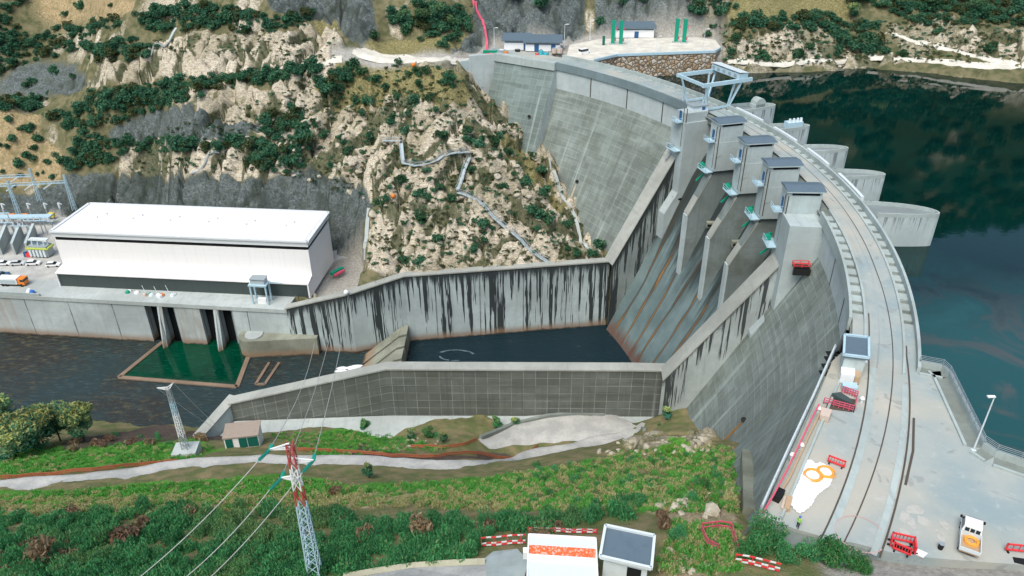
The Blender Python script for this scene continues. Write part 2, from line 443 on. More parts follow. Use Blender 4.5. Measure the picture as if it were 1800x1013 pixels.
# ------------------------------------------------------------------ terrain height model
def P3(lst): return [at(*q) for q in lst]
FAR = P3([(160,300,-44),(300,312,-33),(450,312,-30),(590,318,-30),(640,350,-32),
  (300,270,-28),(300,200,-19.5),(300,150,-13),(450,250,-22),(450,200,-15.5),(450,150,-8.5),(450,118,-4.5),
  (600,425,-50),(640,470,-44),(620,260,-23),(620,180,-12.5),(620,118,-1.8),(640,98,0),(700,104,0),(600,75,1),
  (720,482,-43.6),(820,478,-43.6),(960,470,-43.6),(1050,465,-44.5),
  (720,400,-35.5),(720,350,-30.3),(720,300,-24.7),(720,250,-19),(720,200,-13),(720,150,-6.6),(720,118,-1.8),
  (850,420,-37.5),(850,350,-30.5),(850,290,-23.5),(850,230,-17),(850,190,-12.5),(835,150,-6.5),(810,116,-1),
  (829,131,-6),(868,163,-13.2),(850,147,-9.5),(880,178,-15.5),(945,262,-26.5),(962,272,-27.5),(985,330,-34.7),(1010,390,-41.3),(1040,440,-45.2),(900,205,-17.5),
  (950,420,-39),(940,330,-30),
  (900,95,0),(960,92,0),(1030,92,0),(1000,78,0),(900,82,0),(800,98,0),(1080,80,.2),(1200,80,.2),(1100,68,.2),(1230,70,.2),(1060,88,.1),
  (620,40,9.7),(620,0,16),(740,60,5),(740,20,12),(680,70,3),(900,40,10),(900,10,15),(960,40,9.5),(960,5,16),(830,60,4.5),
  (1120,48,8),(1120,10,14),(1220,50,6.5),(1220,10,13),
  (480,85,3),(480,40,8),(480,0,15),(300,100,-4),(300,50,4),(300,0,12),(400,123,-5.5),(200,150,-14),(140,157,-19),(0,163,-20),
  (150,110,-12),(150,50,-4),(150,0,5),(50,310,-48.5),(50,200,-31),(50,140,-22),(50,90,-14),(50,0,0),(0,250,-40),
  (1300,112,-3.5),(1300,126,-5.8),(1400,124,-5.8),(1540,119,-5.8),(1700,136,-6),(1800,148,-6),(1300,60,4.5),(1300,0,14),(1400,105,-3),(1400,60,4),(1400,0,13),(1540,98,-3.2),(1540,60,2.5),(1540,0,12.5),
  (1700,118,-3.5),(1700,70,3.0),(1700,0,13),(1790,128,-3.5),(1790,80,3),(1790,0,13)])
FAR += [(x, 228 if x > -110 else 232, -52) for x in (-75,-90,-110)] + [(-60,224,-52),(-140,236,-52),(-170,262,-52),(-200,266,-52),(-230,270,-50),
  (-135,268,-50),(-120,246,-51)]
FAR += [(x, y, -52) for x in (-65,-100,-140,-180,-230) for y in (200,)]
# below the reservoir and the hill above the frame (seen only as a reflection)
FAR += [(70,250,-30),(110,250,-30),(160,245,-30),(220,240,-30),(100,200,-32)]
FAR += [(x, y, z) for x in (-150,-60,30,110,190,280) for (y, z) in ((345,58),(390,98),(460,150),(560,200))]
FAR += [(-300,345,20),(-300,420,60),(-300,540,120),(-230,370,22),(330,330,45),(420,330,60),(420,460,120),(300,290,8),(360,270,8),(420,240,8)]
NEAR = P3([(1290,960,-.8),(1180,985,-1.2),(1090,1010,-.8),(985,1013,-.3),(850,1013,-2.5),(900,985,-2.5),(700,1013,-6.5),(552,1013,-9),(300,1013,-13),(0,1013,-17),
  (1360,950,-.7),(1450,985,-.8),(1560,1005,-.8),(1800,1013,-.8),
  (1250,905,-5),(1100,905,-9),(900,905,-13),(600,900,-20),(300,900,-25),(0,905,-28),
  (1210,840,-25),(1270,890,-9),(1100,850,-24),(1000,840,-27),(850,845,-30.5),(600,850,-31.5),(300,855,-33),(0,872,-33),
  (0,845,-36.5),(150,835,-37),(300,815,-38.5),(450,806,-39.5),(600,812,-40),(750,822,-41),(850,816,-43),(950,800,-46.5),(1050,782,-50.5),(1120,765,-53.5),
  (1130,752,-55),(1050,733,-56.5),(980,731,-57),(900,746,-57),(830,772,-53),(750,800,-44.5),(650,785,-47),
  (400,785,-49),(330,800,-46.5),(250,780,-50),(100,800,-47),(0,800,-47),
  (1190,712,-52),(1110,722,-57.5),(1150,735,-56),(1180,760,-48),(1325,928,-1.2),
  (250,745,-65),(380,756,-60),(190,735,-66.2),(100,760,-60.5),(0,765,-61),(470,765,-55),(700,752,-57.6),(900,722,-57.8),(560,745,-57)])
NEAR += [(-60,157,-69),(-110,165,-69),(-180,168,-69),(-250,165,-69),(-105,158,-67),(-150,160,-67.5),(-220,155,-66.5),(-250,150,-64),(-250,120,-48),(-250,90,-34),(-250,50,-14)]
NEAR += [(-30,30,9),(40,25,7),(-120,30,0),(-200,30,-5),(30,10,20),(-100,0,18),(90,30,4),(120,20,8),(-250,10,5),(-30,138,-58),(20,138,-58),(0,131,-57.8),
  ]
for q_ in ((1205,716),(1222,752),(1240,770),(1265,778),(1288,782),(1292,800),(1296,830),(1298,860),(1300,890),(1306,912)):
    h_ = face_hit(*q_); NEAR += [tuple(h_), (h_[0]+6, h_[1]+2, h_[2]-3)]
def tps(pts, lam=2.0):
    p = np.array(pts); n = len(p)
    d = np.hypot(p[:,None,0]-p[None,:,0], p[:,None,1]-p[None,:,1])
    K = np.where(d > 0, d*d*np.log(np.maximum(d, 1e-9)), 0)+lam*np.eye(n)*10
    Q = np.c_[np.ones(n), p[:,:2]]
    A = np.block([[K, Q], [Q.T, np.zeros((3, 3))]])
    w = np.linalg.solve(A, np.r_[p[:,2], 0, 0, 0])
    def f(x, y):
        x = np.asarray(x, float).ravel(); y = np.asarray(y, float).ravel(); out = np.empty(len(x))
        for s in range(0, len(x), 20000):
            xx, yy = x[s:s+20000], y[s:s+20000]
            r2 = (xx[:,None]-p[None,:,0])**2+(yy[:,None]-p[None,:,1])**2
            out[s:s+20000] = (.5*r2*np.log(np.maximum(r2, 1e-9)))@w[:n]+w[n]+w[n+1]*xx+w[n+2]*yy
        return out
    return f
fFar, fNear = tps(FAR), tps(NEAR)

def hash2(i, j, k):
    h = np.sin(i*127.1+j*311.7+k*74.7)*43758.5453
    return h-np.floor(h)
def vnoise(x, y, k=0):
    i, j = np.floor(x), np.floor(y); f, g = x-i, y-j
    f = f*f*(3-2*f); g = g*g*(3-2*g)
    a, b, c, d = hash2(i, j, k), hash2(i+1, j, k), hash2(i, j+1, k), hash2(i+1, j+1, k)
    return (a*(1-f)+b*f)*(1-g)+(c*(1-f)+d*f)*g
def fbm(x, y, k=0, o=4):
    s, a, t = 0, .5, 0
    for q in range(o):
        s = s+a*vnoise(x, y, k+q*13); t += a; x, y, a = x*2.03, y*2.03, a*.5
    return s/t
def blocks(x, y, size, phi, stretch, k):
    """height of jointed rock slabs: tilted planes per cell with open cracks between"""
    c, s = math.cos(phi), math.sin(phi)
    wx = x+size*.35*(vnoise(x/size*.7, y/size*.7, k+5)-.5)*2; wy = y+size*.35*(vnoise(x/size*.7, y/size*.7, k+6)-.5)*2
    u = (c*wx+s*wy)/(size*stretch); v = (-s*wx+c*wy)/size
    i0, j0 = np.floor(u), np.floor(v)
    f1 = np.full_like(u, 9.0); f2 = np.full_like(u, 9.0); hh = np.zeros_like(u)
    for di in (-1, 0, 1):
        for dj in (-1, 0, 1):
            i, j = i0+di, j0+dj
            px, py = i+.1+.8*hash2(i, j, k), j+.1+.8*hash2(i, j, k+1)
            d = np.hypot(u-px, v-py)
            pl = (hash2(i, j, k+2)-.5)*1.2+((u-px)*stretch*(hash2(i, j, k+3)-.5)+(v-py)*(hash2(i, j, k+4)-.35))*2.3
            m = d < f1
            f2 = np.where(m, f1, np.minimum(f2, d)); hh = np.where(m, pl, hh); f1 = np.where(m, d, f1)
    e = np.clip((f2-f1)/.20, 0, 1)
    return hh, (1-e*e*(3-2*e))

def axis(lo, hi, a, b, h, grow=1.12, mx=14):
    mid = list(np.arange(a, b+h/2, h)); x, s = a, h; left = []
    while x > lo: s = min(s*grow, mx); x -= s; left.append(x)
    x, s = mid[-1], h; right = []
    while x < hi: s = min(s*grow, mx); x += s; right.append(x)
    return np.array(left[::-1]+mid+right)
XS = axis(-420, 480, -168, 186, .6); YS = axis(-40, 640, 49, 306, .6)
GX, GY = np.meshgrid(XS, YS)
def inpoly(px, py, poly):
    r = np.zeros(px.shape, bool); n = len(poly)
    for i in range(n):
        x1, y1 = poly[i]; x2, y2 = poly[(i+1) % n]
        if y1 == y2: continue
        c = ((y1 > py) != (y2 > py)) & (px < (x2-x1)*(py-y1)/(y2-y1)+x1)
        r ^= c
    return r
# plan lines of the structures that hold back the ground
RW = [(29.6,201.8,-43.4),(-31.4,193.3,-43.4),(-46.6,187.4,-45.9),(-66.2,189.0,PLAT)]       # right training wall, top edge
LW = [(37.5,149.4,-43.4),(28.9,149.8,-43.4),(-30.3,150.7,-43.4),(-69.9,150.3,-53.4)]        # left training wall
RIVER = [(-69.9,150.5),(-30.3,150.9),(36,149.6),(60,150),(60,207),(29.6,203.0),(-31.4,194.6),(-46.6,188.8),(-62,192),(-66.2,197.5),(-138.6,203.5),(-154.5,206.6),(-420,236),(-420,171),(-69,171)]
SHORE = [at(1046,109,.6)[:2], at(1090,98.2,.6)[:2], at(1264,93.5,.6)[:2], at(1274,90,.6)[:2]]+[at(x, y, WR)[:2] for x, y in [(1300,133),(1340,133),(1400,133),(1460,133),(1520,127),(1600,134),(1680,144),(1760,154),(1830,163)]]
DECK_EDGE = [at(x, y, 0)[:2] for x, y in [(1612,652),(1652,660),(1664,672),(1722,796),(1745,812),(1830,842)]]
RES = [pol(.3, a)[:2] for a in range(47, -25, -3)]+DECK_EDGE[1:]+[(480,60),(480,250)]+SHORE[::-1]
YARD = [at(*q)[:2] for q in [(990,112),(1052,108),(1275,96),(1266,64),(1040,63),(1000,72),(866,76),(842,92),(700,99),(640,92),(640,104),(700,107),(800,101),(832,98),(884,96)]]
PLATF = [(-47,186),(-66,197.5),(-140,203.5),(-155,206.6),(-260,217),(-260,262),(-150,258),(-120,238),(-62,224),(-48,220),(-45,205)]
def blurmask(m, k):
    w = m.astype(float)
    for _ in range(k): w = (w+np.roll(w, 1, 0)+np.roll(w, -1, 0)+np.roll(w, 1, 1)+np.roll(w, -1, 1))/5
    return w
def base_height(x, y):
    x = np.asarray(x, float); y = np.asarray(y, float); sh = x.shape
    far = fFar(x, y).reshape(sh); near = fNear(x, y).reshape(sh)
    z = np.where(y > 171, far, near)
    r = np.hypot(x-CX, y-CY); ang = np.degrees(np.arctan2(y-CY, x-CX))
    z = np.where((x > 26) & (ang > -5.2) & (ang < 23.5) & (r < RU+2) & (y > 120), -76, z)     # under the spillway
    z = np.where(inpoly(x, y, RIVER), np.minimum(z, -69.0), z)
    z = np.where(inpoly(x, y, RES), np.minimum(z, -22), z)
    body = (r > RU-9.0) & (r < RU+1.5) & (ang > -38) & (ang < 49) & (x > 0)
    z = np.where(body, np.minimum(z, -2.0), z)
    return z
R0 = base_height(GX, GY)
wy = blurmask(inpoly(GX, GY, YARD), 5); R0 = R0*(1-wy)+np.minimum(R0, -.25)*wy
wp_ = blurmask(inpoly(GX, GY, PLATF), 2); R0 = R0*(1-wp_)+np.minimum(R0, -53.0)*wp_
PX, PY = project(GX, GY, R0)
FARM = GY > 171
def zone(polys, far=True, soft=3):
    m = np.zeros(GX.shape, bool)
    jx = (fbm(GX/5, GY/5, 3, 3)-.5)*26*(.5 if far else 1); jy = (fbm(GX/5, GY/5, 9, 3)-.5)*18*(.5 if far else 1)
    for p in polys: m |= inpoly(PX+jx, PY+jy, p)
    m &= (FARM if far else ~FARM)
    w = m.astype(float)
    for _ in range(soft):
        w = (w+np.roll(w, 1, 0)+np.roll(w, -1, 0)+np.roll(w, 1, 1)+np.roll(w, -1, 1))/5
    return w
Z_GREY = zone([[(130,296),(240,300),(330,306),(450,306),(560,300),(640,325),(662,345),(640,400),(628,440),(600,445),(560,440),(0,440),(0,325),(60,335)],
  [(180,222),(240,200),(340,178),(350,208),(462,212),(466,232),(350,250),(225,246)], [(-10,160),(-10,118),(70,96),(150,116),(155,150),(100,157)],
  [(370,-400),(660,-400),(660,30),(672,52),(640,78),(590,38),(480,12)], [(835,-300),(1050,-300),(1030,82),(860,92),(780,96),(790,80),(838,50)], [(1050,-60),(1150,-60),(1240,30),(1250,70),(1050,75)]])
Z_DIRT = zone([[(-20,188),(70,190),(78,235),(115,262),(105,312),(30,322),(-20,312)], [(40,12),(90,-60),(250,-60),(240,16),(100,40)]])
Z_DRYF = zone([[(640,72),(830,57),(792,95),(700,102),(650,96)], [(600,108),(800,118),(835,152),(800,190),(760,180),(700,172),(620,190),(550,165)], [(880,240),(935,262),(1000,372),(985,380),(930,300),(880,270)],
  [(1270,-40),(1500,-40),(1500,50),(1400,40),(1290,60)], [(560,20),(600,45),(600,62),(560,60)]])
Z_ROCKF = zone([[(470,160),(560,115),(600,112),(700,150),(800,165),(835,125),(962,268),(1072,468),(700,484),(640,474),(655,350),(480,306),(240,308),(196,292),(230,250),(480,250)],
  [(280,72),(330,50),(440,62),(560,45),(604,62),(604,100),(400,124),(130,147),(200,115)], [(1255,82),(1380,52),(1500,92),(1545,96),(1600,118),(1540,125),(1270,125)], [(1555,98),(1700,58),(1900,72),(1900,140),(1600,76)],
  [(350,182),(480,150),(480,240),(350,208)], [(1140,-30),(1300,-30),(1290,60),(1250,70),(1230,40)]])
Z_GREEN = zone([[(630,852),(900,832),(1010,815),(930,880),(700,882),(500,872),(-20,884),(-20,858),(300,842),(500,832)], [(-20,786),(330,762),(392,788),(310,806),(-20,832)], [(560,750),(640,752),(700,790),(560,800)], [(1150,800),(1190,770),(1240,810),(1255,860),(1230,850)]], False)
Z_TAN = zone([[(-20,882),(230,872),(300,882),(-20,896)], [(570,872),(740,862),(700,892),(580,896)], [(1120,872),(1262,868),(1296,926),(1200,930),(1120,892)], [(1170,960),(1240,955),(1262,1020),(1160,1020)]], False)
Z_PURP = zone([[(100,772),(260,746),(392,750),(392,772),(250,772),(110,786)], [(640,770),(700,800),(900,795),(900,806),(700,812),(600,790)]], False)
Z_ROCKN = zone([[(1095,770),(1200,765),(1260,770),(1235,810),(1100,792)], [(1215,850),(1290,830),(1300,925),(1240,900)], [(1170,958),(1240,955),(1262,1020),(1160,1020)]], False)
Z_OLIVE = zone([[(890,812),(1110,788),(1290,780),(1290,900),(880,890)]], False)
Z_YARD = np.maximum(zone([[(580,80),(640,86),(700,100),(800,98),(850,90),(1060,68),(1270,66),(1270,96),(1050,108),(830,104),(640,112),(590,105)]], True, 2),
                    zone([[(1500,930),(1900,940),(1900,1100),(1480,1100),(1440,1000),(1380,950)]], False, 2))
Z_PLAT = np.clip(wp_*1.2, 0, 1); Z_YARD = np.maximum(Z_YARD, np.clip(wy*1.2, 0, 1))
rockw = np.clip(Z_ROCKF*1.0+Z_GREY*.75+Z_ROCKN*.6, 0, 1)
# natural ground everywhere else on the far bank is part rock, part scrub soil
wild = np.clip((fbm(GX/14, GY/14, 21, 4)-.44)*6, 0, 1)*FARM*(1-Z_DIRT)*(1-Z_DRYF)*(1-Z_YARD)
rockw = np.maximum(rockw, wild*.7)
rockw *= (1-Z_PLAT)*(1-Z_YARD)*(1-.30*np.clip((GX-62)/14, 0, 1)*FARM)
edge = np.ones(GX.shape)
b1, c1 = blocks(GX, GY, 6.4, .95, 2.5, 100); b2, c2 = blocks(GX, GY, 2.9, .8, 2.2, 200)
saw = R0*.9+GX*.28+(fbm(GX/11, GY/11, 61, 3)-.5)*9; saw = saw/4.2; saw = saw-np.floor(saw)      # stepped strata
disp = 3.2*b1-2.0*c1+1.5*b2-1.0*c2+2.2*(np.minimum(saw/.8, (1-saw)/.2)-.5)
dirtpatch = np.clip((fbm(GX/9, GY/9, 131, 4)-.52)*5, 0, .75)
crack = np.clip(c1*.8+c2*.5+np.clip((saw-.84)*4, 0, .55)+dirtpatch+.22*np.clip((GX-62)/14, 0, 1), 0, 1)*rockw
flat = np.clip(Z_PLAT+Z_YARD, 0, 1)
HZ = R0+rockw*disp*.85+(1-flat)*((fbm(GX/9, GY/9, 40, 4)-.5)*1.6+(fbm(GX/2.2, GY/2.2, 50, 3)-.5)*.55)
sub = (R0 < -66.5) | inpoly(GX, GY, RES)
HZ = np.where(sub, R0, HZ)
def ground(x, y):
    """height of the finished ground at one or many plan points"""
    x = np.atleast_1d(np.asarray(x, float)); y = np.atleast_1d(np.asarray(y, float))
    i = np.clip(np.searchsorted(XS, x)-1, 0, len(XS)-2); j = np.clip(np.searchsorted(YS, y)-1, 0, len(YS)-2)
    f = np.clip((x-XS[i])/(XS[i+1]-XS[i]), 0, 1); g = np.clip((y-YS[j])/(YS[j+1]-YS[j]), 0, 1)
    return (HZ[j, i]*(1-f)+HZ[j, i+1]*f)*(1-g)+(HZ[j+1, i]*(1-f)+HZ[j+1, i+1]*f)*g
TT = np.concatenate([np.arange(55, 200, .5), np.arange(200, 520, .8)])
def on_ground(px, py):
    d = ray(px, py); t = TT*1.0
    z = H+d[2]*t; g = ground(d[0]*t, d[1]*t)
    k = np.argmax(z < g)
    if k == 0: k = len(t)-1
    a, b = t[k-1], t[k]
    for _ in range(12):
        m = (a+b)/2
        if H+d[2]*m < ground(d[0]*m, d[1]*m)[0]: b = m
        else: a = m
    return np.array([d[0]*b, d[1]*b, H+d[2]*b])

def terrain_mat():
    t = NT('hillside ground'); pos = t.pos
    A = t.n('ShaderNodeAttribute', attribute_name='zoneA'); sa = t.n('ShaderNodeSeparateColor'); t.l(A.outputs['Color'], sa.inputs[0])
    B = t.n('ShaderNodeAttribute', attribute_name='zoneB'); sb = t.n('ShaderNodeSeparateColor'); t.l(B.outputs['Color'], sb.inputs[0])
    D = t.n('ShaderNodeAttribute', attribute_name='zoneC'); sd = t.n('ShaderNodeSeparateColor'); t.l(D.outputs['Color'], sd.inputs[0])
    n0 = t.noise(pos, .06, 5, .6); n1 = t.noise(pos, .35, 6, .65); n2 = t.noise(pos, 1.4, 6, .7); n3 = t.noise(pos, 5, 4, .7)
    nor = t.n('ShaderNodeNewGeometry'); sn = t.n('ShaderNodeSeparateXYZ'); t.l(nor.outputs['Normal'], sn.inputs[0])
    def blur(w, k=.5):      # break zone borders with noise
        return t.smooth(t.math('ADD', w, t.math('MULTIPLY', t.math('SUBTRACT', n2, .5), k)), .3, .7)
    soil = t.mix(t.smooth(n1, .35, .65), (.085, .095, .045), (.20, .175, .10))
    soil = t.mix(t.math('MULTIPLY', t.smooth(n2, .5, .7), .6), soil, (.05, .075, .03))
    # near bank: short grass, dead bracken
    olive = t.mix(t.smooth(n1, .35, .65), (.13, .16, .06), (.27, .215, .12))
    olive = t.mix(t.math('MULTIPLY', t.smooth(n2, .5, .72), .75), olive, (.06, .14, .045))
    olive = t.mix(t.math('MULTIPLY', t.smooth(n3, .55, .75), .5), olive, (.34, .26, .16))
    c = t.mix(sb.outputs[2], soil, olive)
    rk = t.ramp(n2, [(.2, (.30, .25, .17)), (.40, (.54, .47, .36)), (.58, (.68, .615, .50)), (.8, (.76, .72, .62))])
    rk = t.mix(t.math('MULTIPLY', t.smooth(n0, .42, .62), .55), rk, (.30, .26, .17))
    rk = t.mix(t.math('MULTIPLY', t.smooth(n1, .55, .72), .75), rk, (.15, .165, .07))
    v = t.n('ShaderNodeTexVoronoi', feature='DISTANCE_TO_EDGE', i_Scale=.55); t.l(t.scalevec(pos, (1, 1, 1.5)), v.inputs['Vector'])
    crack = t.math('SUBTRACT', 1.0, t.smooth(v.outputs[0], .0, .07))
    rk = t.mix(t.math('MULTIPLY', crack, .3), rk, (.07, .055, .035))
    E = t.n('ShaderNodeAttribute', attribute_name='zoneD'); se = t.n('ShaderNodeSeparateColor'); t.l(E.outputs['Color'], se.inputs[0])
    heath = t.mix(t.smooth(n2, .38, .62), (.022, .042, .018), (.10, .105, .045))
    gap = t.smooth(t.math('ADD', se.outputs[0], t.math('MULTIPLY', t.math('SUBTRACT', n2, .5), .9)), .38, .72)
    st1 = t.n('ShaderNodeMapping'); st1.inputs['Rotation'].default_value = (0, .35, .75); st1.inputs['Scale'].default_value = (.16, 1.5, 1.2); t.l(pos, st1.inputs['Vector'])
    sl1 = t.noise(st1.outputs[0], 1.0, 4, .65)
    rk = t.mix(t.math('MULTIPLY', t.smooth(t.math('ABSOLUTE', t.math('SUBTRACT', sl1, .5)), .035, .0), .8), rk, (.09, .075, .05))       # bedding cracks
    rk = t.mix(t.math('MULTIPLY', t.smooth(sl1, .55, .7), .4), rk, (.33, .25, .16))
    rk = t.mix(t.math('MULTIPLY', gap, .85), rk, heath)       # heather and soil rooted in the open joints
    c = t.mix(blur(sa.outputs[0]), c, rk)
    gy = t.ramp(n2, [(.3, (.035, .044, .042)), (.48, (.10, .12, .118)), (.6, (.18, .205, .20)), (.78, (.30, .325, .31))])
    gy = t.mix(t.math('MULTIPLY', t.smooth(n1, .45, .65), .65), gy, (.065, .08, .062)); gy = t.mix(t.math('MULTIPLY', gap, .6), gy, (.03, .04, .03))
    c = t.mix(blur(sa.outputs[1]), c, gy)
    dirt = t.mix(t.smooth(n2, .38, .62), (.28, .20, .095), (.50, .39, .24)); dirt = t.mix(t.math('MULTIPLY', t.smooth(n1, .5, .65), .7), dirt, (.15, .15, .065))
    c = t.mix(t.math('MULTIPLY', blur(sa.outputs[2]), .85), c, dirt)
    dry = t.mix(t.smooth(n2, .35, .65), (.13, .125, .05), (.29, .25, .125))
    c = t.mix(blur(sb.outputs[0], .9), c, dry)
    gr = t.mix(t.smooth(n2, .35, .65), (.06, .23, .035), (.15, .33, .05))
    gr = t.mix(t.math('MULTIPLY', t.smooth(n1, .52, .7), .7), gr, (.17, .15, .06))
    c = t.mix(blur(sb.outputs[1], .9), c, gr)
    tan = t.mix(t.smooth(n2, .35, .65), (.33, .24, .14), (.50, .41, .28))
    c = t.mix(t.math('MULTIPLY', blur(sd.outputs[0], .8), .8), c, tan)
    pur = t.mix(t.smooth(n2, .35, .65), (.065, .05, .045), (.13, .095, .085))
    c = t.mix(t.math('MULTIPLY', blur(sd.outputs[1], .8), .9), c, pur)
    grav = t.mix(t.smooth(n2, .3, .7), (.28, .27, .24), (.45, .43, .39))
    c = t.mix(sd.outputs[2], c, grav)
    h = t.math('ADD', t.math('MULTIPLY', n2, 1.0), t.math('MULTIPLY', n3, .5))
    c = t.mix(se.outputs[1], c, t.mix(t.smooth(n2, .35, .65), (.018, .038, .018), (.05, .075, .03)))      # wood floor
    t.bump(h, .8, .45)
    return t.out(c, .95, .12)
n = GX.size
one = np.ones(n)
attrs = {'zoneA': np.c_[(rockw*(1-Z_GREY)).ravel(), Z_GREY.ravel(), Z_DIRT.ravel(), one],
         'zoneB': np.c_[Z_DRYF.ravel(), Z_GREEN.ravel(), (~FARM).astype(float).ravel(), one],
         'zoneC': np.c_[Z_TAN.ravel(), Z_PURP.ravel(), np.clip(Z_YARD+Z_PLAT, 0, 1).ravel(), one],
         'zoneD': np.c_[crack.ravel(), (np.clip((GY-305)/12, 0, 1)*np.clip((HZ-17)/8, 0, 1)*(fbm(GX/20, GY/20, 91, 3) > .33)).ravel(), crack.ravel(), one]}
J, I = np.meshgrid(np.arange(len(YS)-1), np.arange(len(XS)-1), indexing='ij')
q0 = (J*len(XS)+I).ravel()
Fq = np.c_[q0, q0+1, q0+1+len(XS), q0+len(XS)]
ter = np_mesh('hillside', np.c_[GX.ravel(), GY.ravel(), HZ.ravel()], Fq, terrain_mat(), attrs, smooth=False)
tag(ter, 'steep rocky valley sides with grass and bare rock around the dam', 'hillside', kind='structure')

# ------------------------------------------------------------------ water
def water_mat(name, deep, bump=.15, scale=.6, rough=.06, shallow=None, foam=0.0, stretch=(1, 1, 1)):
    t = NT(name); pos = t.pos
    c = deep
    if shallow:
        n = t.noise(pos, .045, 5, .6); n2 = t.noise(t.scalevec(pos, (1, 2.2, 1)), .35, 5, .7)
        c = t.mix(t.smooth(n, .40, .62), deep, shallow[0])
        c = t.mix(t.math('MULTIPLY', t.smooth(n2, .5, .7), t.smooth(n, .35, .6)), c, shallow[1])
    if shallow:
        rip = t.noise(t.scalevec(pos, (.5, 1.9, 1)), .9, 5, .7); c = t.mix(t.math('MULTIPLY', t.smooth(rip, .52, .68), .55), c, tuple(v*2.6+.01 for v in deep))  # paler ripples put sky glints into the water colour
    if foam:
        f = t.noise(pos, .5, 8, .75, 1.5)
        c = t.mix(t.math('MULTIPLY', t.smooth(f, .62, .72), foam), c, (.55, .62, .64))
    w = t.noise(t.scalevec(pos, stretch), scale, 6, .6)
    t.bump(w, bump, .5)
    t.b.inputs['IOR'].default_value = 1.333
    return t.out(c, rough, .5)
def sheet(name, poly, z, mat, label, cat, nsub=0):
    m = MB(); m.face([(x, y, z) for x, y in poly]) if sum(poly[i][0]*poly[(i+1) % len(poly)][1]-poly[(i+1) % len(poly)][0]*poly[i][1] for i in range(len(poly))) > 0 else m.face([(x, y, z) for x, y in poly[::-1]])
    o = m.build(name, mat); tag(o, label, cat, kind='structure'); return o
def lake_mat():
    t = NT('reservoir water'); pos = t.pos
    n = t.noise(pos, .03, 6, .65, 1.0); n2 = t.noise(pos, .07, 6, .6, .8)
    sp = t.n('ShaderNodeSeparateXYZ'); t.l(pos, sp.inputs[0])
    near = t.math('SUBTRACT', 1.0, t.smooth(t.math('ADD', sp.outputs[1], t.math('MULTIPLY', n2, 60)), 130, 168))
    c = t.mix(t.smooth(n, .4, .6), (.0, .012, .011), (.0, .017, .015))
    c = t.mix(t.math('MULTIPLY', near, .9), c, (.018, .078, .082))  # teal sky reflection painted into the colour of the nearer water
    silt = t.math('MULTIPLY', t.smooth(n2, .46, .60), near)
    c = t.mix(t.math('MULTIPLY', silt, .6), c, (.105, .085, .08))
    t.bump(t.noise(pos, .35, 4, .6), .03, .3)
    t.b.inputs['IOR'].default_value = 1.333
    return t.out(c, .035, .5)
sheet('reservoir_water', [pol(-1.0, a)[:2] for a in range(48, -26, -2)]+[(56,84),(52,64),(480,40),(480,300),(330,300)]+[at(x, 60, WR)[:2] for x in (1800,1500,1300,1100)], WR, lake_mat(),
      'dark green still reservoir behind the dam', 'water')
sheet('river_water', [(-420,150),(-250,138),(-120,140),(-71,152.2),(-31,152.6),(-33,192),(-46,187),(-66,190),(-155,200),(-420,230)], WT,
      water_mat('river water', (.018, .036, .038), 1.0, .55, .12, ((.024, .026, .024), (.085, .075, .038)), stretch=(1, 2.4, 1)), 'shallow dark river below the power station', 'water')
sheet('basin_water', [(-31,150.2),(40,149),(40,204),(30,201.9),(-31,193.4)], WT+.02, water_mat('stilling basin water', (.006, .022, .030), 1.0, .8, .1, foam=.35, stretch=(1, 1.6, 1)), 'dark rippled water in the stilling basin', 'water')
POOL = [at(*q, WT)[:2] for q in [(285,596),(208,657),(415,676),(436,622),(424,590)]]
sheet('tailrace_pool', POOL, WT+.05, water_mat('tailrace pool water', (.0, .030, .016), .12, .3, .08, ((.0, .042, .02), (.0, .05, .025)), stretch=(1, .4, 1)), 'deep green pool in front of the tailrace openings', 'water')
m = MB()
for R_, a0, a1 in ((4.0, .3, 2.4), (3.2, 3.2, 5.0)):      # broken ring of foam at the basin end
    for a in np.arange(a0, a1, .13):
        if random.random() < .04: continue
        q = [(-17+R_*1.5*math.cos(v)*k, 185.5+R_*.8*math.sin(v)*k) for v, k in ((a, 1), (a+.12, 1), (a+.12, 1-random.uniform(.06, .2)), (a, 1-random.uniform(.06, .2)))]
        m.face([(x, y, WT+.05) for x, y in q])
fo = m.build('foam', water_mat('white foam', (.12, .17, .19), .6, 2, .6)); tag(fo, 'white swirl of foam on the dark stilling basin', 'foam', kind='stuff')

